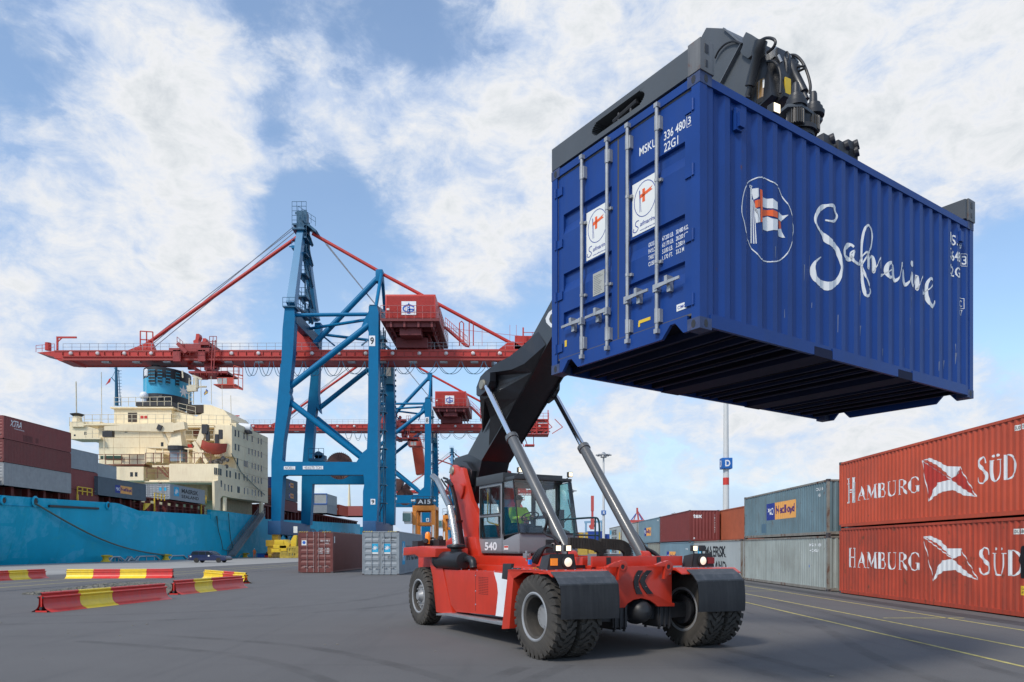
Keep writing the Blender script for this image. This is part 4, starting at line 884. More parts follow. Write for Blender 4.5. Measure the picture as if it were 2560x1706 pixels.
# fenders with mud flaps -----------------------------------------
FZ = 1.62
for s in (-1, 1):
    xo, xi = (-2.24, -.95) if s < 0 else (2.34, .74)
    lo, hi = min(xo, xi), max(xo, xi)
    b = MB()
    prof = [(1.02, 1.60), (.2, FZ), (-.42, FZ-.0), (-.58, FZ-.09), (-.585, FZ-.115), (-.40, FZ-.04), (.2, FZ-.035), (1.0, FZ-.06)]
    b.prism([(lo, y, z) for y, z in prof], (hi-lo, 0, 0))
    # sloping outer skirt down to the running board
    if s < 0:
        sk_ = [(1.02, 1.60), (.90, 1.46), (1.0, 1.0), (1.14, .44), (1.38, .42), (1.22, 1.0), (1.06, 1.56)]
        b.prism([(xo, y, z) for y, z in [(1.00, 1.60), (.80, 1.42), (.96, .46), (1.27, .42)]], (.52, 0, 0))
        b.prism([(xo, y, z) for y, z in [(.80, 1.43), (.42, 1.56), (-.3, 1.585), (-.3, FZ-.001), (.2, FZ-.001), (1.03, 1.59)]], (.05, 0, 0))
    else:
        b.prism([(xo-.05, y, z) for y, z in [(.86, 1.43), (.42, 1.56), (-.3, 1.585), (-.3, FZ-.001), (.2, FZ-.001), (1.03, 1.59)]], (.05, 0, 0))
        b.prism([(xo-.6, y, z) for y, z in [(1.04, 1.60), (.86, 1.42), (1.10, .44), (1.38, .42)]], (.6, 0, 0))
    fe = b.build('mudguard', m_red, T, bevel=.006)
    a, c = (-2.22, -.97) if s < 0 else (.93, 2.18)
    b = MB(); pr = [(-.52, 1.60), (-.70, 1.50), (-.80, 1.39), (-.79, 1.38), (-.69, 1.485), (-.52, 1.58)]
    b.prism([(a, y, z) for y, z in pr], (c-a, 0, 0)); b.box(a, c, -.815, -.801, 1.33, 1.395)
    pu = b.build('mudflap_upper', m_flap2, fe)
    b = MB()
    rows = []; nx = 12; nz = 8
    for j in range(nz+1):
        for i in range(nx+1):
            x = a+(c-a)*i/nx; t_ = j/nz; z = 1.37-.60*t_; y = -.83-.03*math.sin(t_*2.5)-.02*math.sin(i/nx*math.pi)*t_; rows.append((x, y, z+.03*t_*(i/nx-.5)*-1))
    fs = [(j*(nx+1)+i, j*(nx+1)+i+1, (j+1)*(nx+1)+i+1, (j+1)*(nx+1)+i) for j in range(nz) for i in range(nx)]
    b.add(rows, fs); b.add([(x, y+.012, z) for x, y, z in rows], fs); b.build('mudflap', m_flap, fe, recalc=False)
    b = MB()
    for i in range(4): b.lathe([(.012, 0), (.008, .012)], 8, (a+.04+(c-a-.08)*i/3, -.816, 1.365), (0, -1, 0)); b.lathe([(.012, 0), (.008, .012)], 8, (a+.1+(c-a-.2)*i/3, -.565, FZ-.07), (0, -.6, 1))
    b.build('rivet', m_chrome, fe)
    # lamp cluster
    xa = (-2.10, -1.50) if s < 0 else (1.35, 1.93); y0 = -.22
    b = MB(); b.prism([(xa[0], y0, 1.63), (xa[1]+.03, y0, 1.63), (xa[1]-.03, y0, 1.91), (xa[0]+.06, y0, 1.91)], (0, .02, 0)); b.prism([(xa[0], y0, 1.63), (xa[0]+.06, y0, 1.91), (xa[0]+.06, y0+.3, 1.86), (xa[0], y0+.3, 1.63)], (.015, 0, 0)); b.prism([(xa[1]+.015, y0, 1.63), (xa[1]-.045, y0, 1.91), (xa[1]-.045, y0+.3, 1.86), (xa[1]+.015, y0+.3, 1.63)], (.015, 0, 0))
    br = b.build('lamp_bracket', m_dark, fe)
    hx = xa[0]+(.42 if s < 0 else .27)
    b = MB(); b.lathe([(.06, .12), (.115, .03), (.12, 0), (.10, -.01)], 24, (hx, y0-.03, 1.76), (0, 1, 0)); hl = b.build('headlight', m_dark, br, smooth=True)
    b = MB(); b.lathe([(.095, 0), (.06, .015), (0, .02)], 24, (hx, y0-.035, 1.76), (0, -1, 0)); b.build('lens', m_lens, hl, smooth=True)
    b = MB(); b.box(hx-.36 if s < 0 else hx+.14, hx-.22 if s < 0 else hx+.32, y0-.03, y0-.001, 1.70, 1.83); b.build('tail_lamp', m_amber if s < 0 else M('lamp_red', (.25, .01, .01), .3), br)
    for k, dx in enumerate((-.12, .10)):
        b = MB(); cx = hx+dx-.08; ty = (0, -1, 0)
        b.box(cx-.062, cx+.062, y0-.02, y0+.06, 1.955, 2.075); b.tube([(cx, y0+.02, 1.9), (cx, y0+.02, 1.97)], .015); wl = b.build('work_lamp', m_dark, br, bevel=.01)
        if not (s > 0 and k == 1) or True:
            b = MB(); b.box(cx-.048, cx+.048, y0-.028, y0-.02, 1.969, 2.061); b.build('lens', m_lamp, wl) if not (s > 0 and k == 1) else None
# chassis ---------------------------------------------------------
b = MB(); b.box(-1.05, -.55, .55, 6.9, .62, 1.42); b.box(.55, 1.05, .55, 6.9, .62, 1.42); b.box(-1.05, 1.05, 1.2, 1.6, .7, 1.4); b.box(-.55, .55, 4.0, 6.0, .6, 1.2)
b.build('chassis', M('chassis_dark', (.08, .012, .01), .6, var=.2), T)
b = MB(); b.box(-1.3, 1.3, .5, 5.4, 1.45, 1.62); b.box(-.98, -.86, .3, 5.3, 1.62, 1.84); b.box(.86, .98, .3, 5.3, 1.62, 1.84)
b.box(-1.0, 1.25, -.05, .0, 1.67, 1.86); b.box(-1.0, 1.25, -.05, .1, 1.66, 1.69); dk = b.build('cab_rail', m_red, T, bevel=.008)
b = MB()
for x in (-.62, .62): b.box(x-.05, x+.05, -.062, -.05, 1.70, 1.84)
b.build('bracket', m_dark, dk)
# side boxes (both sides), vent grille, white stripe
XS = -1.80
for s in (-1, 1):
    X_ = s*1.80; i_ = .35*(-s)
    pn = [(5.12, 1.50), (1.15, 1.52), (1.35, .62), (4.4, .50), (4.72, .66)]
    b = MB(); b.prism([(X_, y, z) for y, z in pn], (i_, 0, 0)); b.prism([(X_+i_*.999, y, z) for y, z in [(5.2, 1.50), (1.2, 1.50), (1.4, .62), (4.6, .6)]], (-s*.5, 0, 0))
    tk = b.build('side_box', m_red, T, bevel=.02)
    b = MB(); b.prism([(X_+s*.0, y, z) for y, z in [(6.12, 1.76), (5.35, 1.76), (5.1, 1.3), (4.62, .44), (5.30, .40), (5.62, .40), (5.86, 1.3)]], (-s*.55, 0, 0)) 
    cn = b.build('rear_column', m_red, T, bevel=.02)
    b = MB(); b.prism([(s*1.93, y, z) for y, z in [(1.15, .50), (4.7, .46), (5.3, .40), (5.3, .35), (4.7, .40), (1.15, .43)]], (-s*.45, 0, 0)); b.build('running_board', m_steel, T, bevel=.004)
    b = MB(); b.prism([(s*2.0, y, z) for y, z in [(7.42, 2.04), (6.1, 2.08), (5.2, 2.02), (5.2, 1.80), (6.3, 1.78), (6.6, 1.86), (7.45, 1.82)]], (-s*.9, 0, 0)); b.build('rear_hood', m_red, T, bevel=.03)
    if s < 0:
        q = TP(A7, ((868, 925), (985, 935), (1000, 990), (965, 1306), (882, 1296), (890, 1230), (903, 1100), (895, 1020)), 'x', X_-.004)
        fcs = MB(); fcs.add(q, [tuple(range(len(q)))]); fcs.build('white_stripe', m_white, tk)
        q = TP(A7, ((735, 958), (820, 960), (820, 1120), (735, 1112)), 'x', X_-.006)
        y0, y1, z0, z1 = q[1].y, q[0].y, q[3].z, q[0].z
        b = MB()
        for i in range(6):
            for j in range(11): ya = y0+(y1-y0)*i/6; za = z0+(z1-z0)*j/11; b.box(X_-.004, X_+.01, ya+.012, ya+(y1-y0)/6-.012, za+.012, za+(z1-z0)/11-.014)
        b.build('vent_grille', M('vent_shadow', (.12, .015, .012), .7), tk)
        b = MB(); ym = TB(*A7(713, 940), 'x', X_).y; b.box(X_-.003, X_+.01, ym-.006, ym+.006, .6, 1.48)
        for z in (.75, 1.05, 1.4): b.lathe([(.018, 0), (.012, .012)], 8, (X_-.004, ym, z), (-1, 0, 0), mi=1)
        for k in range(9): b.lathe([(.012, 0), (.01, .01)], 8, (X_+.03, 5.0-k*.42, 1.52), (0, 0, 1), mi=1)
        b.build('panel_seam', [m_dark, m_chrome], tk)
# counterweight at the rear
b = MB(); b.box(-1.35, 1.35, 6.95, 8.0, .75, 1.8); b.prism([(-.9, y, z) for y, z in [(5.0, 1.8), (7.9, 1.8), (7.8, 2.05), (6.6, 2.35), (5.2, 2.3)]], (1.8, 0, 0)); b.build('counterweight', m_red, T, bevel=.06)
b = MB(); b.box(-1.75, -1.35, 7.0, 7.4, 2.07, 2.22); b.box(-1.3, -1.1, 6.6, 7.2, 2.05, 2.25); b.tube([(-1.6, 7.1, 2.2), (-1.45, 7.2, 2.28), (-1.3, 7.0, 2.3), (-1.25, 6.8, 2.2)], .03); b.lathe([(.08, 0), (.08, .1), (.05, .14)], 12, (-1.5, 7.05, 2.2), (-.4, -1, .1)); b.lathe([(.08, 0), (.08, .1), (.05, .14)], 12, (-1.2, 6.75, 2.26), (-.3, -1, .3)); b.build('rear_lamp_cluster', m_dark, T)
p = TB(*A7(305, 620), 'x', -1.45)
b = MB(); b.lathe([(.07, 0), (.075, .1), (.07, .17), (.045, .215), (0, .23)], 16, (p.x, p.y, 2.24), (0, 0, 1)); b.lathe([(.055, -.1), (.06, 0)], 12, (p.x, p.y, 2.24), (0, 0, 1)); b.build('beacon', m_amber, T, smooth=True)
for s in (-1, 1):
    b = MB()
    for k in range(7): b.lathe([(.014, 0), (.01, .012)], 8, (s*(1.0+k*.2), -.36, FZ+.0), (0, 0, 1))
    for k in range(6): b.lathe([(.014, 0), (.01, .012)], 8, (s*2.2, -.2+k*.22, FZ+.002), (0, 0, 1))
    b.build('bolt', m_chrome, T)
b = MB(); b.box(-.86, -.60, V0-.012, V0-.004, 1.50, 1.58) if False else b.box(.62, .67, V0-.012, V0-.003, 1.5, 1.6); b.build('data_plate', m_steel, T)
b = MB(); b.box(-1.35, -.95, .25, .28, 1.63, 1.69); b.box(-1.6, -1.35, .7, 1.0, 1.625, 1.66); b.tube([(-1.9, .4, 1.64), (-1.5, .55, 1.70), (-1.1, .5, 1.66)], .02, 6); b.tube([(1.2, .5, 1.64), (1.5, .45, 1.72), (1.9, .4, 1.64)], .02, 6); b.build('cable', m_hose, T)
# masts that carry the boom -----------------------------------------
mo = TP(A7, ((505, 30), (530, 8), (560, 30), (585, 75), (590, 30), (610, 40), (640, 160), (680, 310), (740, 430), (755, 470), (742, 560), (745, 740), (660, 800), (640, 740), (610, 560), (560, 330), (520, 180), (495, 110)), 'x', -.72)
for s in (-1, 1):
    b = MB(); b.prism([(s*.62, p.y, p.z) for p in mo], (s*.12, 0, 0)); ms = b.build('boom_mast', m_red, T, bevel=.01)
    cpin = TB(*A7(515, 58), 'x', -.74)
    b = MB(); b.lathe([(.0, .04), (.10, .04), (.12, 0)], 20, (s*.745, cpin.y, cpin.z), (s, 0, 0)); b.build('pin_plate', M('pin_zinc', (.32, .30, .24), .5, .5), ms, smooth=True)
b = MB(); b.box(-.62, .62, 5.0, 5.5, 1.5, 2.3); b.build('mast_cross_plate', m_red, T)
q = TP(A7, ((570, 170), (610, 185), (605, 235), (585, 300), (575, 295)), 'x', -.80); b = MB(); b.prism(q, (.05, 0, 0)); b.build('mast_bracket', m_red, T, bevel=.006)
# exhaust, air filter, hoses ------------------------------------------
ex = TP(A7, ((348, 108), (385, 140), (420, 210), (455, 290), (492, 365)), 'x', -1.45); b = MB(); b.tube(ex, [.085, .082, .078, .078, .08], 16, cap=False); b.lathe([(.07, 0), (0, .0)], 16, ex[0]+(ex[1]-ex[0])*.1, (ex[0]-ex[1]), mi=1)
exh = b.build('exhaust_pipe', [M('exhaust_steel', (.5, .5, .48), .25, .9, var=.2, dirt=.3, dirtc=(.15, .1, .08)), m_dark], T, smooth=True)
ex2 = TP(A7, ((492, 365), (515, 480), (535, 600), (548, 705)), 'x', -1.45); b = MB(); b.tube(ex2, .088, 16)
def perf():
    m = M('perforated_steel', (.62, .62, .6), .35, .6, var=.1); t = m.node_tree; bs = [n for n in t.nodes if n.type == 'BSDF_PRINCIPLED'][0]
    v = N(t, 'ShaderNodeTexVoronoi'); v.inputs['Scale'].default_value = 38; t.links.new([n for n in t.nodes if n.type == 'TEX_COORD'][0].outputs['Object'], v.inputs[0])
    r = ramp(t, [(.28, (.03, .03, .03)), (.36, (.62, .62, .6))]); t.links.new(v.outputs['Distance'], r.inputs[0]); t.links.new(r.outputs[0], bs.inputs['Base Color']); return m
b.build('heat_shield', perf(), exh, smooth=True)
fa = TB(*A7(400, 820), 'x', -1.72); fb = TB(*A7(612, 826), 'x', -1.72); zc = (fa.z+fb.z)/2
b = MB(); r_ = .215
b.lathe([(0, 0), (r_*.9, 0), (r_*1.04, .05), (r_*1.04, .10), (r_*.97, .12), (r_*.97, .16), (r_*1.02, .18), (r_, fa.y-fb.y-.1), (r_*.85, fa.y-fb.y-.02), (0, fa.y-fb.y)], 28, (-1.72, fa.y, zc), (0, -1, 0))
ft = b.build('air_filter', m_hose, T, smooth=True)
pc = TB(*A7(555, 720), 'x', -1.6)
b = MB(); b.lathe([(.12, -.28), (.14, -.10), (.14, .0), (.22, .02), (.24, .06), (.23, .10), (.10, .13)], 24, (-1.62, pc.y, pc.z-.02), (0, 0, 1)); b.build('intake_cap', m_black, ft, smooth=True)
el = TP(A7, ((612, 826), (650, 812), (685, 830), (695, 890)), 'x', -1.62); b = MB(); b.tube(smooth_path([tuple(p) for p in el], 6), [.085+.008*(i % 2) for i in range(19)], 14); b.build('intake_hose', m_hose, ft, smooth=True)
b = MB()
for k in range(4):
    pts = TP(A7, ((455+k*12, 150), (500+k*6, 190), (535+k*6, 330), (560+k*8, 500), (585+k*9, 690), (600+k*9, 780)), 'x', -1.15+.06*k)
    b.tube(smooth_path([tuple(p) for p in pts], 4), .032, 8)
pts = TP(A7, ((420, 130), (450, 175), (480, 220), (500, 300), (530, 420)), 'x', -1.25); b.tube(smooth_path([tuple(p) for p in pts], 4), .022, 8)
pts = TP(A7, ((440, 120), (470, 130), (515, 190)), 'x', -1.2); b.tube(pts, .03, 8)
p = TB(*A7(565, 497), 'x', -1.1); b.beam(p+Vector((-.12, -.12, 0)), p+Vector((.16, .12, .03)), .05, .06)
b.build('hydraulic_hose', m_hose, T, smooth=True)
# mirror on the front fender
q = TP(A7, ((945, 850), (1018, 850), (990, 990), (935, 980)), 'x', -2.05); b = MB(); b.prism(q, (.05, -.03, 0)); b.tube([q[1]+Vector((0, 0, -.1)), q[1]+Vector((.1, -.2, -.1))], .015); b.build('mirror', m_dark, T, bevel=.02)
b = MB()
for q_, w_ in (((780, 815), .12),): pass
p = TB(*Z1(925, 820), 'z', 1.626); b = MB(); b.box(p.x-.06, p.x+.06, p.y-.0, p.y+.05, 1.621, 1.63); b.build('warning_sticker', m_yel, T)
# hoses and valve block between cab and left mudguard
b = MB()
for k, (x0, y0) in enumerate(((890, 780), (905, 785), (915, 785), (925, 790))):
    pts = [TB(*Z1(x0, y0), 'x', -1.35+.03*k), TB(*Z1(x0+25, 735), 'x', -1.3), TB(*Z1(x0+60, 700-k*6), 'x', -1.25), TB(*Z1(1030, 672+k*6), 'x', -1.15)]
    b.tube(smooth_path([tuple(p) for p in pts], 5), .032, 8)
b.build('hydraulic_hose', m_hose, T, smooth=True)
p = TB(*Z1(862, 740), 'x', -1.2); b = MB(); b.box(p.x-.05, p.x+.05, p.y-.08, p.y+.08, p.z-.05, p.z+.05); b.tube([p+Vector((0, -.12, 0)), p+Vector((0, .12, .02))], .03); b.tube([p+Vector((0, 0, -.12)), p+Vector((0, .02, .1))], .025); b.build('valve', m_steel, T)
p = TB(*Z1(882, 782), 'x', -1.45); b = MB(); b.box(p.x-.03, p.x+.03, p.y-.03, p.y+.03, p.z-.05, p.z+.05); b.build('valve_cap', M('cap_blue', (.01, .2, .7), .4), T)
# cable chains (folded energy chains) on the deck
for k, (xx, pts) in enumerate(((-.28, ((1130, 660), (1230, 662), (1290, 672), (1330, 690), (1345, 730), (1335, 775), (1300, 790))), (.42, ((1330, 664), (1400, 668), (1460, 674), (1495, 695), (1510, 735), (1500, 780), (1440, 790), (1380, 785))))):
    pp = [TB(*Z1(*q), 'y', .35) for q in pts]; pp = [Vector(p) for p in smooth_path([tuple(p) for p in pp], 6)]
    b = MB()
    for i in range(len(pp)-1):
        b.beam(pp[i], pp[i]+(pp[i+1]-pp[i])*.93, .2, .075, up=(0, 1, 0)); b.beam(pp[i]+(pp[i+1]-pp[i])*.3, pp[i]+(pp[i+1]-pp[i])*.62, .215, .09, up=(0, 1, 0))
    b.build('cable_chain', m_rub, T)
pp = [TB(*Z1(1380, 665), 'y', 1.4), TB(*Z1(1385, 640), 'y', 1.4), TB(*Z1(1400, 645), 'y', 1.4), TB(*Z1(1415, 735), 'y', 1.4)]
# handrail right of the cab
b = MB(); hr = smooth_path([tuple(TB(*Z1(*q), 'y', 2.3)) for q in ((1080, 510), (1160, 505), (1290, 498), (1318, 510), (1326, 560), (1326, 640), (1326, 720))], 3); b.tube(hr, .022, 8)
for q0, q1 in (((1300, 500), (1298, 720)), ((1165, 505), (1165, 700)), ((1165, 608), (1326, 612))): b.tube([TB(*Z1(*q0), 'y', 2.3), TB(*Z1(*q1), 'y', 2.3)], .02, 8)
b.build('handrail', M('rail_teal', (.015, .06, .07), .4), T, smooth=True)
b = MB(); b.box(.4, 1.25, 1.2, 4.8, 1.62, 1.68); b.box(-.3, .5, .6, 1.1, 1.64, 1.9); b.box(.6, 1.0, .8, 1.5, 1.66, 1.84); b.build('deck_plate', m_steel, T)
# cab ---------------------------------------------------------------
XC = -.80
def cp(zfn, pts, x=XC): return [TB(*zfn(*p), 'x', x) for p in pts]
lowL = cp(A5, ((108, 1325), (460, 1340), (718, 1345), (700, 1040), (590, 1110), (510, 1155), (485, 1130), (470, 1060), (475, 770), (165, 790), (160, 1100)))
ybk = cp(A5, ((110, 1325),))[0].y; yfr = TB(*A5(718, 1345), 'x', XC).y; zb = 1.90
sill = TB(*A5(700, 1020), 'x', XC).z; top = TB(*A5(520, 200), 'x', XC); ztop = top.z
pf_ = TB(*A5(628, 195), 'x', XC)          # top of windscreen edge
ycr = cp(A5, ((455, 1340),))[0].y          # door / quarter glass line
b = MB()
b.box(XC, -XC, yfr, ybk, zb, zb+.05)                                   # floor
b.prism([(XC, yfr, zb+.001), (-XC, yfr, zb+.001), (-XC, yfr, sill-.03), (XC, yfr, sill-.03)], (0, .04, 0))
for s in (1, -1):
    X0 = XC*s; w = .035*s
    b.prism([(X0, yfr+.0405, zb+.001), (X0, ybk, zb+.001), (X0, ybk, zb+.36), (X0, ycr-.02, zb+.36), (X0, ycr-.04, zb+.30), (X0, yfr+.0405, sill-.03)], (w, 0, 0))
    b.prism([(X0, ybk-.07, zb+.36), (X0, ybk, zb+.36), (X0, ybk, ztop-.1), (X0, ybk-.07, ztop-.1)], (w, 0, 0))
    b.prism([(X0, ycr-.02, zb+.36), (X0, ycr+.10, zb+.36), (X0, ycr+.10, ztop-.1), (X0, ycr-.02, ztop-.1)], (w, 0, 0))
    zm = TB(*A5(300, 775), 'x', XC).z; b.prism([(X0, ycr+.10, zm-.03), (X0, ybk-.07, zm-.03), (X0, ybk-.07, zm+.03), (X0, ycr+.10, zm+.03)], (w, 0, 0))
    b.prism([(X0, ycr+.10, ztop-.18), (X0, ybk-.07, ztop-.18), (X0, ybk-.07, ztop-.1), (X0, ycr+.10, ztop-.1)], (w, 0, 0))
b.prism([(XC+.036, ybk-.04, zb+.05), (-XC-.036, ybk-.04, zb+.05), (-XC-.036, ybk-.04, zb+.55), (XC+.036, ybk-.04, zb+.55)], (0, .04, 0))
cab = b.build('cab', m_cab, T, bevel=.008)
b = MB(); b.box(XC-.04, -XC+.04, ycr-.12, ybk+.10, ztop-.1, ztop+.12); b.prism([(XC+.0, pf_.y-.03, ztop-.07), (-XC, pf_.y-.03, ztop-.07), (-XC, ycr-.121, ztop-.07), (XC, ycr-.121, ztop-.07)], (0, 0, .07)); b.build('roof', M('cab_roof', (.05, .055, .06), .45), cab, bevel=.01)
fy = pf_.y
# windscreen and quarter glass
b = MB(); yg = yfr-.005
b.prism([(XC+.01, yg, sill-.03), (-XC-.01, yg, sill-.03), (-XC-.01, fy, ztop-.07), (XC+.01, fy, ztop-.07)], (0, .012, 0)); b.build('windscreen', g_cab, cab)
for s in (1, -1):
    b = MB(); b.prism([(XC*s, yfr+.02, sill-.02), (XC*s, ycr-.10, zb+.42), (XC*s, ycr-.03, zb+.46), (XC*s, ycr-.03, ztop-.1), (XC*s, fy+.02, ztop-.08)], (.012*s, 0, 0)); b.build('quarter_window', g_cab if s > 0 else g_teal, cab)
    b = MB()
    for z0, z1 in ((zb+.36, zm-.03), (zm+.03, ztop-.18)): b.prism([(XC*s, ycr+.10, z0), (XC*s, ybk-.07, z0), (XC*s, ybk-.07, z1), (XC*s, ycr+.10, z1)], (.01*s, 0, 0))
    b.build('side_window', g_cab, cab)
    b = MB(); X0 = XC*s-.006*s; e = .028
    def fr(pts): 
        n = len(pts)
        for i in range(n): b.beam((X0, *pts[i]), (X0, *pts[(i+1) % n]), e*.6, e, up=(1, 0, 0))
    fr([(ycr+.10, zm+.03), (ybk-.07, zm+.03), (ybk-.07, ztop-.18), (ycr+.10, ztop-.18)])
    fr([(ycr+.09, zb+.38), (ybk-.08, zb+.38), (ybk-.08, zm-.04), (ycr+.16, zm-.04), (ycr+.15, zm-.2), (ycr+.09, zm-.3)])
    fr([(yfr+.02, sill-.025), (ycr-.10, zb+.42), (ycr-.03, zb+.48), (ycr-.03, ztop-.1), (fy+.02, ztop-.08)])
    b.box(min(X0, X0+.01*s), max(X0, X0+.01*s), ycr-.004, ycr+.004, zb, ztop-.1); b.box(min(X0-.004*s, X0+.02*s), max(X0-.004*s, X0+.02*s), (ycr+ybk)/2, (ycr+ybk)/2+.03, zm+.03, ztop-.18)
    b.build('window_seal', m_cabd, cab)
b = MB(); b.prism([(XC+.036, ybk-.03, zb+.55), (-XC-.036, ybk-.03, zb+.55), (-XC-.036, ybk-.03, ztop-.1), (XC+.036, ybk-.03, ztop-.1)], (0, .01, 0)); b.build('rear_window', g_cab, cab)
b = MB()
for x in (-.74, -.25, .25, .74): b.beam((x, ybk-.06, zb+.5), (x, ybk-.06, ztop-.1), .06, .05)
b.beam((-XC-.03, yfr+.05, sill-.04), (-XC-.03, fy+.03, ztop-.08), .07, .06); b.beam((XC+.02, yg-.008, sill-.04), (-XC-.02, yg-.008, sill-.04), .03, .035)
b.box(XC+.03, -XC-.03, ybk-.5, ybk-.05, zb+.05, zb+.7); b.build('cab_frame', m_cabd, cab)
b = MB(); b.prism([(XC+.05, y, z) for y, z in [(yfr+.05, sill-.02), (yfr+.55, sill-.3), (yfr+.55, zb+.05), (yfr+.05, zb+.05)]], (-2*XC-.1, 0, 0)); b.prism([(-.25, y, z) for y, z in [(yfr+.1, sill+.02), (yfr+.5, sill+.12), (yfr+.55, sill-.3), (yfr+.1, sill-.3)]], (.9, 0, 0)); b.box(.45, .62, yfr+.3, yfr+.4, sill+.1, sill+.55); b.build('dashboard', m_cabd, cab, bevel=.02)
SY = (yfr+ybk)/2+.18
b = MB(); b.box(-.42, .12, SY-.25, SY+.25, zb+.36, zb+.5); b.box(-.40, .10, SY+.22, SY+.36, zb+.5, zb+1.15); b.box(-.25, -.05, SY-.1, SY+.1, zb+.05, zb+.36); b.build('seat', m_hose, cab, bevel=.03)
b = MB(); WCN = Vector((-.16, yfr+.62, zb+.88)); wax = Vector((0, .55, 1)).normalized(); ring = [WCN+Matrix.Rotation(0, 3, 'X') @ (Vector((math.cos(a)*.21, 0, 0))+wax.cross(Vector((1, 0, 0)))*math.sin(a)*.21) for a in [i*math.pi/12 for i in range(25)]]; b.tube(ring, .017, 8, cap=False); b.tube([WCN, WCN-wax*.45], .03, 8)
for a in (.5, 2.6, 4.7): b.tube([WCN, WCN+Vector((math.cos(a)*.21, 0, 0))+wax.cross(Vector((1, 0, 0)))*math.sin(a)*.21], .013, 6)
b.build('steering_wheel', m_hose, cab, smooth=True)
b = MB(); b.tube(cp(A5, ((240, 340), (232, 860), (260, 885), (400, 925)), XC+.08), .018, 8); b.build('grab_bar', m_yel, cab, smooth=True)
b = MB(); wp_ = [TB(*A5(1448, 535), 'x', .75), TB(*A5(1500, 770), 'x', .75), TB(*A5(1530, 1000), 'x', .75)]; b.tube(wp_, .014, 6); b.tube([TB(*A5(1345, 940), 'x', .75), TB(*A5(1485, 765), 'x', .75)], .012, 6); b.build('wiper', m_hose, cab)
fS = Face((XC-.004, 0, 0), (0, -1, 0), (-1, 0, 0))
p0 = TB(*A5(197, 1305), 'x', XC); p1 = TB(*A5(380, 1178), 'x', XC); lettering(fS, '540', -p0.y, p0.z, p0.y-p1.y, p1.z-p0.z, m_white, cab)
p0 = TB(*A5(487, 1296), 'x', XC); p1 = TB(*A5(552, 1232), 'x', XC); polys(fS, [rect(-p0.y, p0.z, -p1.y, p1.z)], m_stk, cab, 'sticker'); polys(fS, [rect(-p0.y+.01, p0.z+.05, -p1.y-.01, p1.z-.01)], m_red, cab, 'sticker', .006)
b = MB(); b.box(-.1, .62, yfr-.02, yfr-.001, 1.92, 2.22); b.box(-.05, .57, yfr-.03, yfr-.02, 2.16, 2.2); b.build('front_hatch', m_cabd, cab)
polys(Face((0, yfr-.021, 0), (1, 0, 0), (0, -1, 0)), [rect(.05, 2.05, .12, 2.14)], m_stk, cab, 'sticker')
for q in ((725, 92), (1478, 162)):
    x_ = XC+.18 if q[0] < 1000 else -XC-.05; p = TB(*A5(*q), 'y', fy+.02)
    b = MB(); b.box(p.x-.06, p.x+.06, p.y-.03, p.y+.05, p.z-.06, p.z+.06); b.tube([(p.x, p.y+.02, p.z-.05), (p.x-.08, p.y+.05, ztop)], .012); wl = b.build('work_lamp', m_dark, cab, bevel=.012)
    b = MB(); b.box(p.x-.048, p.x+.048, p.y-.037, p.y-.03, p.z-.048, p.z+.048); b.build('lens', m_lamp, wl)
# lift cylinders -------------------------------------------------------
for s in (-1, 1):
    if s < 0: a0 = TB(*Z8(870, 1568), 'x', -.95); pts = [TB(*Z1(1135, 745), 'x', -.95), TB(*Z8(650, 1110), 'x', -.95), TB(*Z8(478, 762), 'x', -.95)]
    else: pts = [TB(*Z1(1605, 745), 'x', .95), TB(*Z8(1160, 1185), 'x', .95), TB(*Z8(972, 840), 'x', .95)]
    d = (pts[2]-pts[0]).normalized(); m1 = pts[0]+d*((pts[1]-pts[0]).dot(d)); L1 = (m1-pts[0]).length
    b = MB(); b.lathe([(.10, -.05), (.125, .02), (.125, L1-.14), (.15, L1-.13), (.15, L1-.02), (.12, L1)], 24, pts[0], d)
    cyl = b.build('lift_cylinder', m_cyl, T, smooth=True)
    b = MB(); b.lathe([(.075, L1), (.075, (pts[2]-pts[0]).length)], 20, pts[0], d); b.build('piston_rod', m_chrome, cyl, smooth=True)
    b = MB(); sd = Vector((-1 if s < 0 else 1, 0, 0)); off = Vector((0.13*(1 if s > 0 else 1), -.02, 0)); b.tube([pts[0]+d*.35+off, pts[0]+d*(L1-.25)+off], .022, 8); b.tube([pts[0]+d*(L1-.25)+off, pts[0]+d*(L1-.12)+off*.8], .03, 8); b.build('oil_pipe', m_cyl, cyl, smooth=True)
    b = MB(); b.lathe([(.16, -.09), (.16, .09)], 16, pts[0]-d*.05, (1, 0, 0)); b.prism([(pts[0].x-.12, pts[0].y-.25, 1.5), (pts[0].x-.12, pts[0].y+.25, 1.5), (pts[0].x-.12, pts[0].y+.06, pts[0].z+.02), (pts[0].x-.12, pts[0].y-.1, pts[0].z+.02)], (.24, 0, 0)); b.build('cylinder_foot', m_red, T, bevel=.01)
    if s > 0:
        for k in range(3):
            hp = [tuple(TB(*Z1(*q), 'x', 1.1+.05*k)) for q in ((1540, 570+k*12), (1590, 640), (1625, 690+k*8), (1680, 720+k*6), (1735, 770))]
            b = MB(); b.tube(smooth_path(hp, 4), .028, 8); b.build('hydraulic_hose', m_hose, cyl, smooth=True)
    else:
        hp = [tuple(TB(*A5(*q), 'x', -1.12)) for q in ((1075, 740), (1115, 800), (1125, 900), (1095, 1010), (1130, 1070), (1230, 1110), (1330, 1190))]
        b = MB(); b.tube(smooth_path(hp, 4), .03, 8); b.build('hydraulic_hose', m_hose, cyl, smooth=True)
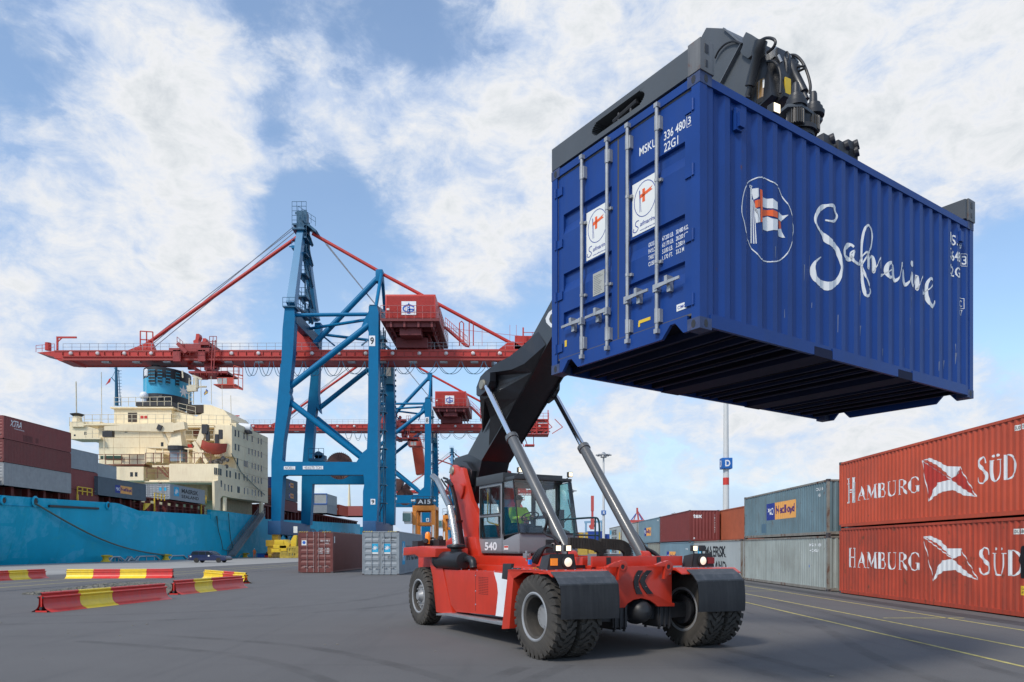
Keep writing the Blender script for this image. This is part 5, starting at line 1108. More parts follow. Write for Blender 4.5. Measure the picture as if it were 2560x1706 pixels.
# boom -------------------------------------------------------------------
XB = -.42
outl = cp(Z8, ((205, 1370), (225, 1330), (250, 1270), (345, 1245), (440, 1070), (425, 830), (402, 822), (402, 760), (430, 680), (465, 655), (550, 600), (670, 520), (760, 430), (820, 370), (945, 145), (1040, -25)), XB)
lowe = cp(Z8, ((1040, 240), (945, 412), (900, 460), (640, 950), (500, 1180), (440, 1290), (380, 1400), (340, 1460), (350, 1540), (300, 1440), (240, 1400)), XB)
# straight outer section (box) through the side outline
a_top = cp(Z8, ((345, 1240),), XB)[0]; e_top = cp(Z8, ((945, 140),), XB)[0]; a_bot = cp(Z8, ((440, 1290),), XB)[0]; e_bot = cp(Z8, ((945, 400),), XB)[0]
d_ = (e_top-a_top).normalized(); end_t = a_top+d_*((e_top-a_top).length+2.2); d2 = (e_bot-a_bot).normalized(); end_b = a_bot+d2*((e_bot-a_bot).length+2.4)
b = MB(); heel = cp(Z8, ((350, 1560), (300, 1500), (235, 1390), (205, 1375), (225, 1325), (250, 1270)), XB)
prof = [a_top, end_t, end_b, a_bot]+[Vector((XB, a_bot.y+.55, a_bot.z-1.1)), Vector((XB, a_bot.y+1.2, a_bot.z-.9))]+heel[2:]
b.prism([(XB, p.y, p.z) for p in prof], (-2*XB, 0, 0)); boom = b.build('boom', m_black, T, bevel=.012)
# grey flank plate + stiffener wings
b = MB(); fl = [a_top, end_t, end_b+(end_t-end_b)*.02, cp(Z8, ((945, 400),), XB)[0], cp(Z8, ((620, 985),), XB)[0], a_bot]
for s in (-1, 1):
    X0 = XB-.012 if s < 0 else -XB
    b.prism([(X0, p.y, p.z) for p in fl], (.012, 0, 0))
b.build('flank_plate', M('boom_flank', (.04, .045, .05), .42, var=.1, dirt=.1, coat=.15, dirtc=(.1, .1, .1)), boom)
wing_ = 0 and cp(Z8, ((845, 368), (800, 395), (700, 470), (550, 592), (466, 652), (430, 690), (402, 765), (402, 822), (425, 828), (440, 900), (445, 1090), (500, 985), (495, 1180), (600, 1000), (690, 850), (800, 660), (895, 462), (820, 530), (740, 600), (650, 640), (560, 655)), -.62)
for s in (-1, 1):
    def q3(l): return [Vector((-x if s > 0 else x, *TB(*Z8(px, py), 'x', x)[1:])) for px, py, x in l]
    face_ = q3([(402, 765, -.95), (430, 690, -.95), (466, 652, -.95), (480, 662, -.95), (550, 655, -.86), (650, 640, -.75), (740, 600, -.64), (820, 530, -.54), (895, 462, -.45), (800, 660, -.44), (690, 850, -.44), (600, 1000, -.44), (490, 1185, -.44), (500, 985, -.6), (480, 900, -.76), (460, 850, -.88), (425, 828, -.94), (402, 822, -.95)])
    b = MB(); tr_ = tessellate_polygon([[Vector((0, p.y, p.z)) for p in face_]]); b.add(face_, tr_); b.add([p+Vector((.03*(1 if s < 0 else -1), .01, -.02)) for p in face_], tr_)
    tp = q3([(466, 652, -.95), (550, 592, -.86), (640, 545, -.75), (720, 480, -.62), (800, 405, -.48), (845, 368, -.43)]); bt_ = q3([(480, 662, -.95), (550, 655, -.86), (650, 640, -.75), (740, 600, -.64), (820, 530, -.54), (895, 462, -.45)])
    b.add(tp+bt_, [(i, i+1, 7+i, 6+i) for i in range(5)])
    fn__ = q3([(425, 828, -.93), (445, 1090, -.46), (500, 985, -.45), (480, 900, -.75), (460, 850, -.88)]); b.add(fn__, [tuple(range(5))])
    lp = q3([(402, 765, -1.0), (430, 690, -1.0), (466, 652, -1.0), (500, 660, -1.0), (498, 720, -1.), (470, 790, -1.), (430, 826, -1.0), (402, 822, -1.0)]); b.prism(lp, (.16*(1 if s < 0 else -1), 0, 0))
    wg = b.build('cylinder_bracket', m_black, boom)
    pn = TB(*Z8(445, 748), 'x', -1.01)
    b = MB(); b.lathe([(0, .05), (.11, .05), (.13, 0)], 20, (s*1.0, pn.y, pn.z), (s, 0, 0)); b.build('pin_plate', M('pin_zinc'), wg, smooth=True)
    b = MB(); ce = TB(*Z8(485, 745), 'x', -.95); b.lathe([(.12, -.09), (.12, .09)], 16, (s*.86, ce.y, ce.z), (1, 0, 0)); b.build('cylinder_eye', m_black, wg, bevel=.03)
# heel lugs
for s in (-1, 1):
    b = MB(); hp = cp(A7, ((505, 60), (560, 0), (600, -25), (650, -10), (700, 60), (680, 200), (620, 110), (585, 75)), -.5); b.prism([(s*.42, p.y, p.z) for p in hp], (s*.14, 0, 0)); b.build('boom_heel', m_black, boom, bevel=.01)
b = MB()
for q, on in (((530, 600), 0), ((590, 608), 1)):
    p = TB(*Z8(*q), 'x', -.6); b = MB(); b.box(p.x-.06, p.x+.06, p.y-.04, p.y+.04, p.z-.05, p.z+.05); b.tube([(p.x, p.y, p.z-.05), (p.x, p.y, p.z-.16)], .015); wl = b.build('work_lamp', m_dark, boom, bevel=.01)
    b = MB(); b.box(p.x-.048, p.x+.048, p.y-.048, p.y-.04, p.z-.038, p.z+.038); b.build('lens', m_lamp if on else m_chrome, wl)
# emblem on the boom (two bent white strokes, partly hidden)
q = cp(Z8, ((948, 205), (915, 235), (895, 275), (900, 305), (935, 342), (948, 322), (925, 300), (920, 280), (930, 250), (948, 235)), XB-.014); b = MB(); b.add(q, [tuple(range(len(q)))]); b.build('emblem', m_textw, boom)
q = cp(Z8, ((948, 255), (942, 280), (948, 300), (975, 290), (990, 230)), XB-.014); b = MB(); b.add(q, [tuple(range(len(q)))]); b.build('emblem', m_textw, boom)
# inner (telescopic) boom and its head
XI = -.33; off = Vector((0, 0, 0)); dt = d_
it = end_t-d_*.6-Vector((0, 0, .09)); ib = end_b-d2*.6+Vector((0, 0, .09))
hd = [TB(*A1(*p), 'x', XI) for p in ((200, 250), (270, 120), (455, 128), (600, 235), (720, 330))]
b = MB(); poly = [it, hd[0], hd[1], hd[2], hd[3], TB(*A1(765, 450), 'x', XI), TB(*A1(735, 620), 'x', XI), TB(*A1(700, 800), 'x', XI), TB(*A1(640, 900), 'x', XI), TB(*A1(450, 800), 'x', XI), ib]
b.prism([(XI, p.y, p.z) for p in poly], (-2*XI, 0, 0)); ib_ = b.build('inner_boom', m_grey, boom, bevel=.015)
b = MB(); q0, q1 = TB(*A1(640, 300), 'x', XI-.02), TB(*A1(430, 700), 'x', XI-.02); b.beam(q0, q1, .015, .09, up=(1, 0, 0)); q0, q1 = TB(*A1(455, 130), 'x', XI-.02), TB(*A1(640, 290), 'x', XI-.02); b.beam(q0, q1, .015, .05, up=(1, 0, 0)); b.build('weld_strip', M('grey_light', (.13, .14, .15), .45), ib_)
for s in (-1, 1):
    q = [TB(*A1(*p), 'x', XI-.06) for p in ((640, 240), (680, 165), (720, 185), (845, 265), (865, 300), (850, 350), (770, 380), (700, 440), (640, 400), (620, 370), (650, 300))]
    b = MB(); b.prism([((XI-.06)*(1 if s < 0 else -1)*1.0, p.y, p.z) for p in q], (.05*(1 if s < 0 else -1), 0, 0)); b.build('head_plate', m_grey, ib_, bevel=.01)
# rotator, tilt dampers, hoses, lamp, grease pot: world positions, in the frame of the container's long axis
MC = Matrix.Translation(CL) @ Matrix.Rotation(CY_AW, 4, 'Z'); RC = Vector((1.62, 3.03, 2.591)); 
def TC(px, py, ax, val):      # photo point on a plane of the container's own frame -> container frame
    I = MC.inverted(); o = I @ Vector((0, 0, CH)); d = I.to_3x3() @ Vector(((px-CX)/F, 1, (CY-py)/F)); i = 'xyz'.index(ax); return o+d*((val-o[i])/d[i])
C2T = TI @ MC
spm = MB()
def sbuild(b, name, m, parent, **k):
    b.v = [tuple(C2T @ Vector(v)) for v in b.v]; return b.build(name, m, parent, **k)
H0 = 2.591
# end beams
b = MB()
def endbeam(y0, y1, zt=.33):
    bb = MB()
    for xx in (0,):
        pts = [(.0, H0+.02), (2.438, H0+.02), (2.438, H0+.34), (.0, H0+.25)]
    return pts
zc1 = ds(1382, 385)[1]; zc2 = ds(1740, 95)[1]
sl0, sl1 = ds(*A2(470, 590)), ds(*A2(885, 200))
n = 10
# door-end beam with a long slot: frame pieces around the slot
def bm_pts(x): return H0+.03, H0+.22+.07*x/2.438
b = MB()
y0, y1 = .0, .26
for (xa, xb) in ((0, .78), (1.66, 2.29)):
    za0, za1 = H0+.02, H0+.30
    b.box(xa, xb, y0, y1, H0+.025, H0+.31)
b.box(.78, 1.66, y0, y1, H0+.025, H0+.085); b.box(.78, 1.66, y0, y1, H0+.245, H0+.31); b.box(.78, 1.66, y0+.16, y1, H0+.085, H0+.245, 1)
for xx, s in ((.78, 1), (1.66, -1)):
    for k in range(5):
        a = k*math.pi/10; b.box(min(xx, xx+s*.08*(1-math.sin(a+.15))), max(xx, xx+s*.08*(1-math.sin(a+.15))), y0+.001, y1-.01, H0+.085+.016*k, H0+.101+.016*k); b.box(min(xx, xx+s*.08*(1-math.sin(a+.15))), max(xx, xx+s*.08*(1-math.sin(a+.15))), y0+.001, y1-.01, H0+.245-.016*(k+1), H0+.245-.016*k)
sp = sbuild(b, 'spreader', [m_grey, m_dark], T, bevel=0)
b = MB(); b.box(0.0, 2.438, 5.80, 6.06, H0+.025, H0+.31); sbuild(b, 'end_beam', m_grey, sp)
for x, y in ((2.29, 0), (0.0, 5.88), (2.29, 5.88)):
    b = MB(); b.box(x, x+.165, y-.012, y+.2, H0+.012, H0+.33); b.box(x+.166, x+.169, y+.05, y+.11, H0+.2, H0+.29, 1); b.box(x+.166, x+.169, y+.06, y+.10, H0+.06, H0+.13, 1); sbuild(b, 'twistlock_housing', [M('housing_worn', (.11, .11, .11), .5, var=.3, rust=.45, dirt=.4, dirtc=(.28, .28, .28)), m_dark], sp, bevel=.01)
b = MB(); b.tube([(1.12, .05, H0+.14), (1.5, .05, H0+.19)], .03, 8); b.tube([(1.2, .05, H0+.1), (1.2, .05, H0+.2)], .02); b.tube([(1.4, .05, H0+.1), (1.4, .05, H0+.2)], .02); sbuild(b, 'lock_rod', m_dark, sp)
b = MB(); b.box(.55, 1.45, .27, 5.79, H0+.06, H0+.30); b.box(.5, 1.5, 2.4, 3.7, H0+.30, H0+.5); sbuild(b, 'telescopic_beam', m_grey, sp)
b = MB(); 
for y in (4.55, 5.0): 
    p = TC(*A1(1600, 1400), 'x', 2.1)
for q in ((1450, 1310), (1600, 1375), (1700, 1370), (1700, 1440)):
    p = TC(*A1(*q), 'x', 1.9); b.box(p.x-.1, p.x+.12, p.y-.12, p.y+.12, p.z-.3, p.z+.04); b.tube([p+Vector((-.1, 0, -.02)), p+Vector((.14, .1, .03))], .07, 8)
sbuild(b, 'spreader_actuator', m_dark, sp, bevel=.015)
# rotator: plate with gear rings and motors
zr = TC(*A1(1300, 1040), 'x', RC.x+.3).z
ZP = 7.98-CL[2]
pp = [TC(*A1(*q), 'z', ZP) for q in ((1005, 1020), (1110, 940), (1260, 935), (1475, 1085), (1330, 1245), (1100, 1250))]
cc = sum(pp, Vector())/6; pp[4] = cc+(pp[4]-cc)*1.2; pp[5] = cc+(pp[5]-cc)*1.2
b = MB(); b.prism([(p.x, p.y, ZP) for p in pp], (0, 0, .045)); rot = sbuild(b, 'rotator', m_grey, T, bevel=.012)
b = MB(); b.lathe([(.22, -.28), (.22, -.22), (.26, -.22), (.26, -.16), (.2, -.16), (.2, 0)], 32, (cc.x, cc.y, ZP), (0, 0, 1)); b.box(cc.x-.2, cc.x+.2, cc.y-.3, cc.y+.3, H0+.5, ZP-.28); sbuild(b, 'slewing_ring', m_dark, rot)
for q in ((1190, 1060), (1350, 1130)):
    p = TC(*A1(*q), 'z', ZP-.1); b = MB(); nt = 20; pr = []
    for k in range(nt*2): a = k*math.pi/nt; r = .12 if k % 2 else .098; pr += [(p.x+math.cos(a-.04)*r, p.y+math.sin(a-.04)*r, ZP-.2), (p.x+math.cos(a+.04)*r, p.y+math.sin(a+.04)*r, ZP-.2)]
    b.prism(pr, (0, 0, .19)); sbuild(b, 'gear', M('gear_steel', (.09, .085, .08), .45, .6), rot)
for q, q2 in (((1195, 900), (1180, 725)), ((1375, 990), (1345, 825))):
    p = TC(*A1(*q), 'z', ZP+.12); hgt = .55
    b = MB(); b.lathe([(.145, .045), (.15, .1), (.125, .115), (.125, .16), (.10, .18), (.095, .22), (.055, .24), (.05, .36), (.04, .39), (0, .39)], 24, (p.x, p.y, ZP), (0, 0, 1)); sbuild(b, 'slewing_motor', m_axle, rot, smooth=True)
# arms between boom head and rotator
def wt(zfn, q, x): return TB(*zfn(*q), 'x', x)
b = MB(); b.beam(wt(A1, (870, 420), .0), wt(A1, (960, 960), .0), .42, .34, .5, .4, up=(0, 1, 0)); b.beam(wt(A1, (1020, 400), .05), wt(A1, (1090, 900), .05), .3, .2, up=(0, 1, 0)); hg = b.build('hanger', m_black, boom, bevel=.03)
for a, c, xx in (((820, 330), (705, 790), -.42), ((1150, 545), (1295, 840), .25)):
    p, q = wt(A1, a, xx), wt(A1, c, xx); d = (q-p).normalized(); l = (q-p).length; b = MB(); b.lathe([(.10, -.08), (.10, .08), (.075, .12), (.075, l*.86), (.04, l*.87), (.04, l+.05)], 18, p, d); dm = b.build('tilt_damper', m_black, boom, smooth=True)
q = [wt(A1, p, .22) for p in ((1120, 450), (1190, 480), (1190, 520), (1165, 560), (1110, 560))]; b = MB(); b.prism(q, (.12, 0, 0)); b.build('head_plate', m_grey, boom, bevel=.01)
b = MB()
hoses = [(((780, 330), (800, 280), (880, 232), (950, 235), (985, 270), (960, 330), (900, 380)), -.38, .022), (((660, 740), (680, 660), (740, 570), (860, 490), (950, 468), (1010, 520), (1040, 620), (1035, 800)), -.2, .022),
         (((1090, 440), (1130, 408), (1200, 415), (1270, 490), (1320, 610), (1345, 720), (1340, 800)), .3, .022), (((360, 440), (400, 360), (470, 290), (560, 262), (640, 290)), -.37, .016), (((960, 360), (1000, 430), (1050, 560), (1060, 700), (1050, 860)), 0, .028),
         (((1040, 400), (1090, 460), (1100, 560), (1080, 700)), .05, .028), (((910, 740), (915, 690), (930, 670)), -.1, .014), (((1050, 420), (1100, 370), (1120, 400), (1110, 460)), .1, .01), (((1120, 535), (1210, 525), (1285, 520)), .25, .018), (((1210, 578), (1250, 560), (1290, 540)), .25, .018),
         (((940, 480), (1000, 600), (1010, 760), (1040, 880)), -.05, .024)]
for pts, xx, r in hoses: b.tube(smooth_path([tuple(wt(A1, p, xx)) for p in pts], 5), r, 8)
b.build('hydraulic_hose', m_hose, boom, smooth=True)
b = MB()
for i in range(16):
    p = wt(A1, (random.uniform(860, 1090), random.uniform(370, 520)), random.uniform(-.1, .15)); d = Vector((random.uniform(-1, 1), random.uniform(-1, 1), random.uniform(0, 1.5))).normalized(); b.tube([p, p+d*.12], random.uniform(.015, .032), 8)
b.box(*(lambda p: (p.x-.12, p.x+.12, p.y-.1, p.y+.1, p.z-.08, p.z+.08))(wt(A1, (980, 430), .0))); b.build('valve_block', m_steel, boom)
p = wt(A1, (870, 880), -.15); b = MB(); b.lathe([(.11, -.06), (.13, 0)], 20, p, (0, 0, 1)); b.lathe([(.115, 0), (.115, .28), (.1, .3), (0, .3)], 20, p, (0, 0, 1), mi=1); gp = b.build('grease_reservoir', [m_dark, M('grease_amber', (.28, .16, .06), .2, coat=.5)], boom, smooth=True)
b = MB(); 
for k in range(7):
    a = R(-150+k*12); a2 = R(-150+(k+1)*12); b.add([(p.x+math.cos(a)*.118, p.y+math.sin(a)*.118, p.z+.14), (p.x+math.cos(a2)*.118, p.y+math.sin(a2)*.118, p.z+.14), (p.x+math.cos(a2)*.118, p.y+math.sin(a2)*.118, p.z+.26), (p.x+math.cos(a)*.118, p.y+math.sin(a)*.118, p.z+.26)], [(0, 1, 2, 3)])
b.build('reservoir_label', m_stk, gp)
p = wt(A1, (1105, 730), .0); b = MB(); b.box(p.x-.06, p.x+.06, p.y-.02, p.y, p.z-.14, p.z+.12); b.build('warning_plate', m_yel, boom)
p = TC(*A1(972, 970), 'x', 2.0); p = C2T @ p; b = MB(); b.box(p.x-.06, p.x+.06, p.y-.04, p.y+.06, p.z-.06, p.z+.06); wl = b.build('work_lamp', m_dark, rot, bevel=.012); b = MB(); b.box(p.x-.05, p.x+.05, p.y-.047, p.y-.04, p.z-.05, p.z+.05); b.build('lens', m_lamp, wl)

# ---------------------------------------------------------------- people
def skin_body(chains, rad, parts_name, m, parent=None, levels=2):
    # chains: joint name -> position; edges as a tree
    me = bpy.data.meshes.new(parts_name); names = list(chains[0]); me.from_pydata([chains[0][k] for k in names], [(names.index(a), names.index(b)) for a, b in chains[1]], [])
    o = bpy.data.objects.new(parts_name, me); col.objects.link(o)
    md = o.modifiers.new('s', 'SKIN'); sv_ = me.skin_vertices[0].data
    for i, k in enumerate(names): r = rad[k]; sv_[i].radius = (r, r) if not isinstance(r, tuple) else r; sv_[i].use_root = (i == 0)
    sb = o.modifiers.new('u', 'SUBSURF'); sb.levels = levels; sb.render_levels = levels
    dg = bpy.context.evaluated_depsgraph_get(); m2 = bpy.data.meshes.new_from_object(o.evaluated_get(dg)); bpy.data.objects.remove(o)
    m2.materials.clear(); m2.materials.append(m); 
    for p in m2.polygons: p.use_smooth = True
    o = bpy.data.objects.new(parts_name, m2); col.objects.link(o)
    if parent is not None: o.parent = parent
    return o
def head_mesh(parent, c, r=.115, face=(0, -1, 0), skin=None, name='head'):
    pass
m_skin = M('skin', (.50, .27, .19), .55, var=.05)
def person(label, cat, loc, rz, pose, jacket, trousers, cap, scale=1., legs=True):
    J, E_, Rd = pose
    me_body = skin_body((J, E_), Rd, 'person', m_skin); me_body.location = loc; me_body.rotation_euler = (0, 0, rz); me_body.scale = (scale,)*3
    tag(me_body, label, cat); hc = Vector(J['head'])
    # clothing shells over the torso, arms and legs
    up = {k: J[k] for k in ('hip', 'waist', 'chest', 'neck0', 'sl', 'sr', 'el', 'er', 'wl', 'wr')}
    ue = [('hip', 'waist'), ('waist', 'chest'), ('chest', 'neck0'), ('chest', 'sl'), ('chest', 'sr'), ('sl', 'el'), ('sr', 'er'), ('el', 'wl'), ('er', 'wr')]
    rr = {k: (tuple(q*1.16 for q in Rd[k]) if isinstance(Rd[k], tuple) else Rd[k]*1.3) for k in up}
    rr['wl'] = rr['wr'] = .05; rr['neck0'] = .085
    skin_body((up, ue), rr, 'jacket', jacket, me_body)
    lo = {k: J[k] for k in ('hip', 'hl', 'hr', 'kl', 'kr', 'al', 'ar')}; le = [('hip', 'hl'), ('hip', 'hr'), ('hl', 'kl'), ('hr', 'kr'), ('kl', 'al'), ('kr', 'ar')]
    skin_body((lo, le), {k: (Rd[k][0]*1.1 if isinstance(Rd[k], tuple) else Rd[k]*1.25) for k in lo}, 'trousers', trousers, me_body)
    b = MB(); b.sphere(hc+Vector((0, .01, .05)), .118, 14, 8, (1, 1.12, .72)); b.prism([(hc.x+math.cos(a)*.1, hc.y-.06+math.sin(a)*.13, hc.z+.06) for a in [R(180+i*22.5) for i in range(9)]], (0, 0, .012)); b.build('cap', cap, me_body, smooth=True)
    b = MB(); b.sphere(hc+Vector((0, .035, .01)), .108, 12, 8, (1, 1.0, .95)); b.build('hair', M('hair_dark', (.04, .03, .02), .8), me_body, smooth=True)
    b = MB(); 
    for s in (-1, 1): b.sphere(hc+Vector((.035*s, -.108, .02)), .024, 8, 6, (1.1, .4, .75))
    b.beam(hc+Vector((-.07, -.112, .025)), hc+Vector((.07, -.112, .025)), .008, .008); b.build('sunglasses', m_dark, me_body, smooth=True)
    b = MB(); b.prism([hc+Vector(q) for q in ((-.012, -.108, .0), (.012, -.108, .0), (.008, -.114, .028), (-.008, -.114, .028))], (0, -.02, -.008)); b.box(hc.x-.022, hc.x+.022, hc.y-.112, hc.y-.1, hc.z-.058, hc.z-.05)
    for s in (-1, 1): b.sphere(hc+Vector((.105*s, .0, .0)), .024, 8, 6, (.4, .7, 1.2))
    b.build('face_features', M('skin_lips', (.42, .2, .15), .5), me_body, smooth=True)
    for w_, e_ in (('wl', 'el'), ('wr', 'er')):     # hands: palm with four bent fingers and a thumb
        w = Vector(J[w_]); d = (w-Vector(J[e_])).normalized(); sx = d.cross(ZV).normalized() if abs(d.z) < .9 else Vector((1, 0, 0)); dn = sx.cross(d); sg = 1 if w_ == 'wl' else -1
        b = MB(); b.beam(w, w+d*.085, .075, .03, .08, .028, up=dn)
        for i, (dx, l) in enumerate(((-.030, .07), (-.010, .08), (.010, .076), (.030, .06))):
            a0 = w+d*.08+sx*dx; b.tube([a0, a0+d*l*.5-dn*.006, a0+d*l*.75-dn*l*.3, a0+d*l*.7-dn*l*.62], [.0095, .009, .0085, .007], 6)
        a0 = w+d*.02+sx*.035*sg; b.tube([a0, a0+d*.03+sx*.025*sg-dn*.01, a0+d*.055+sx*.02*sg-dn*.03], [.012, .010, .008], 6)
        b.build('hand', m_skin, me_body, smooth=True)
    return me_body
RAD = dict(hip=(.16, .13), waist=(.15, .11), chest=(.18, .13), neck0=.06, neck=.055, jaw=.07, head=(.098, .118), crown=(.085, .1), sl=.075, sr=.075, el=.05, er=.05, wl=.032, wr=.032, hl=.1, hr=.1, kl=.07, kr=.07, al=.045, ar=.045, tl=.035, tr=.035)
EDG = [('hip', 'waist'), ('waist', 'chest'), ('chest', 'neck0'), ('neck0', 'neck'), ('neck', 'jaw'), ('jaw', 'head'), ('head', 'crown'), ('chest', 'sl'), ('chest', 'sr'), ('sl', 'el'), ('sr', 'er'), ('el', 'wl'), ('er', 'wr'), ('hip', 'hl'), ('hip', 'hr'), ('hl', 'kl'), ('hr', 'kr'), ('kl', 'al'), ('kr', 'ar'), ('al', 'tl'), ('ar', 'tr')]
m_viz = M('hivis_lime', (.62, .95, .06), .7, var=.12, vs=6, emit=None); m_viz2 = M('hivis_orange', (.9, .2, .03), .7, var=.1)
# driver: seated, facing forward (-y), both arms towards the wheel
J = dict(hip=(0, 0, 0), waist=(0, .02, .2), chest=(0, .0, .42), neck0=(0, -.01, .53), neck=(0, -.02, .58), jaw=(0, -.045, .655), head=(0, -.03, .72), crown=(0, -.02, .79), sl=(.2, -.02, .47), sr=(-.2, -.02, .47), el=(.26, -.2, .24), er=(-.27, -.18, .24), wl=(.16, -.42, .29), wr=(-.17, -.42, .27),
         hl=(.1, -.05, -.02), hr=(-.1, -.05, -.02), kl=(.14, -.48, .06), kr=(-.14, -.48, .06), al=(.14, -.55, -.38), ar=(-.14, -.55, -.38), tl=(.14, -.7, -.42), tr=(-.14, -.7, -.42))
dloc = Vector((-.16, SY+.0, zb+.6))
pw = Matrix.Translation(OT) @ Matrix.Rotation(TH, 4, 'Z') @ dloc
person('driver in a lime high-visibility jacket, dark cap and sunglasses seated in the cab', 'person', pw, TH, (J, EDG, RAD), m_viz, M('navy_trousers', (.02, .025, .05), .8), M('cap_dark', (.03, .03, .035), .8), .98)
Js = dict(hip=(0, 0, .95), waist=(0, .0, 1.12), chest=(0, .0, 1.34), neck0=(0, 0, 1.45), neck=(0, -.01, 1.5), jaw=(0, -.035, 1.575), head=(0, -.02, 1.64), crown=(0, -.01, 1.71), sl=(.19, 0, 1.4), sr=(-.19, 0, 1.4), el=(.25, .02, 1.12), er=(-.24, -.1, 1.14), wl=(.25, -.1, .9), wr=(-.2, -.32, 1.2),
          hl=(.1, 0, .9), hr=(-.1, 0, .9), kl=(.12, -.04, .5), kr=(-.13, .0, .5), al=(.13, .04, .09), ar=(-.14, .06, .09), tl=(.14, -.12, .04), tr=(-.15, -.1, .04))
gp_ = W(636, 1397, 165); person('worker in orange overalls standing on the quay by the red and blue boxes', 'person', (gp_.x, 165, .006), .5, (Js, EDG, RAD), m_viz2, m_viz2, M('helmet_white', (.8, .8, .8), .4), 1.2)
# ---------------------------------------------------------------- ship-to-shore cranes
YN, YF, YM = 165., 185., 175.
def crane(label, group):
    c0 = W(1000, 1373, YM); t = thing('container_crane', label, 'crane', (c0.x, YM, 0), 0, group)
    def bd(b, name, m, par=None, **k):
        par = par or t; Mi = MINV[t.name]; b.v = [tuple(Mi @ Vector(v)) for v in b.v]; return b.build(name, m, par, **k)
    def P(zfn, x, y, Y): return W(*zfn(x, y), Y)
    def plate(px, Y0, Y1):       # outline in photo pixels at the near plane, extruded straight back
        b = MB(); b.prism([W(*q, Y0) for q in px], (0, Y1-Y0, 0)); return b
    def z6(*l): return [Z6(*q) for q in l]
    def z5(*l): return [Z5(*q) for q in l]
    # near frame: one welded outline for legs and tie beam
    ws = z6((105, 1250), (105, 745), (125, 560), (150, 300), (168, 80))+z5((195, 1270), (205, 1000), (222, 835), (292, 835), (300, 900), (285, 1200), (262, 1420))+z6((235, 255), (228, 280), (238, 310), (220, 420), (190, 610), (180, 745), (195, 755), (690, 757), (735, 690), (762, 668), (770, 480), (772, 75))+z5((870, 1548), (872, 822), (935, 822), (948, 870), (945, 1548))+z6((838, 480), (838, 1000), (825, 1230), (733, 1230), (735, 960), (745, 905), (738, 845), (205, 846), (186, 852), (168, 1170))
    b = plate(ws, YN, YN+2.4); bd(b, 'leg_frame', m_cblue)
    # far frame, same idea at the far plane
    s_ = lambda l, dx=0: l
    wf = z6((310, 1190), (313, 905), (320, 750), (345, 460), (372, 200), (385, 70))+z5((430, 1270), (455, 950), (500, 950), (478, 1548))+z6((428, 300), (440, 420), (415, 380), (402, 480), (385, 750), (395, 775), (740, 775), (880, 800), (893, 500), (893, 70), (943, 70), (955, 500), (955, 850), (950, 1190), (893, 1190), (868, 905), (745, 908), (388, 908), (372, 1190))
    b = plate(wf, YF, YF+2.2); bd(b, 'leg_frame', m_cblue)
    # sill beams and bogies
    xw, xl = W(*Z6(135, 1200), YN).x, W(*Z6(785, 1200), YN).x; xwf, xlf = W(*Z6(340, 1190), YF).x, W(*Z6(920, 1190), YF).x
    for xa in (xw, xl):
        b = MB(); b.box(xa-1.5, xa+1.5, YN-1, YF+3, 5.3, 8.4); bd(b, 'sill_beam', M('sill_blue', (.015, .08, .20), .5, var=.1), bevel=.15)
        for Y in (YN+.5, YF):
            b = MB(); b.box(xa-.9, xa+.9, Y-4.5, Y+4.5, 2.6, 4.0); b.box(xa-.7, xa+.7, Y-1, Y+1, 4.0, 5.3)
            for q in (-3.4, -1.2, 1.2, 3.4): b.box(xa-.6, xa+.6, Y+q-.9, Y+q+.9, 1.0, 2.6); b.lathe([(.55, -.35), (.55, .35)], 14, (xa, Y+q-.55, .56), (1, 0, 0)); b.lathe([(.55, -.35), (.55, .35)], 14, (xa, Y+q+.55, .56), (1, 0, 0))
            bd(b, 'bogie', M('bogie_yellow', (.62, .36, .02), .5, var=.15, dirt=.3))
    # diagonal and horizontal tubes
    tubes = [(Z5, (245, 1460), (872, 970), YN+1.2, YN+1.2, .72), (Z6, (205, 322), (735, 733), YN+1.2, YN+1.2, .70), (Z6, (430, 392), (775, 118), YF+1, YF+1, .62), (Z6, (420, 455), (740, 720), YF+1, YF+1, .6),
             (Z5, (288, 893), (862, 886), YN+1.2, YN+1.2, .42), (Z5, (400, 1000), (842, 930), YF-8, YN+1.2, .36), (Z5, (460, 1035), (872, 1086), YF+1, YF+1, .36), (Z5, (820, 1125), (872, 1080), YM, YF, .2), (Z5, (500, 1040), (610, 1130), YM, YM, .2),
             (Z5, (948, 600), (455, 1112), YM, YM-2, .68), (Z5, (973, 560), (928, 830), YM, YN+1, .42), (Z5, (975, 560), (998, 880), YM, YF, .42)]
    b = MB()
    for zf_, p, q, y0, y1, r in tubes[:2]: b.tube([P(zf_, *p, y0), P(zf_, *q, y1)], r, 14)
    bd(b, 'diagonal_brace', m_cblue, smooth=True)
    for gq in ([Z5(*q) for q in ((812, 990), (838, 925), (872, 860), (874, 1030), (862, 1004), (845, 990))], [Z6(*q) for q in ((205, 225), (232, 240), (230, 335), (200, 350))]): b = MB(); b.prism([W(*q, YN+.9) for q in gq], (0, .5, 0)); bd(b, 'gusset_plate', m_cblue)
    for zf_, p, q, y0, y1, r in tubes[2:]:
        b = MB(); b.tube([P(zf_, *p, y0), P(zf_, *q, y1)], r, 12); bd(b, 'brace', m_cblue, smooth=True)
    b = MB(); b.beam(P(Z5, 285, 910, YN+1), P(Z5, 480, 1110, YF), 1.6, 2.6); bd(b, 'portal_cross_beam', m_cdark)
    b = MB(); b.beam(P(Z5, 905, 850, YN+1), P(Z5, 985, 900, YF), 1.6, 2.2); bd(b, 'portal_cross_beam', m_cdark)
    b = MB(); b.box(P(Z5, 930, 600, YM).x, P(Z5, 985, 600, YM).x, YM-1, YM+1, P(Z5, 0, 640, YM).z, P(Z5, 0, 548, YM).z); bd(b, 'stay_head', m_cblue, bevel=.2)
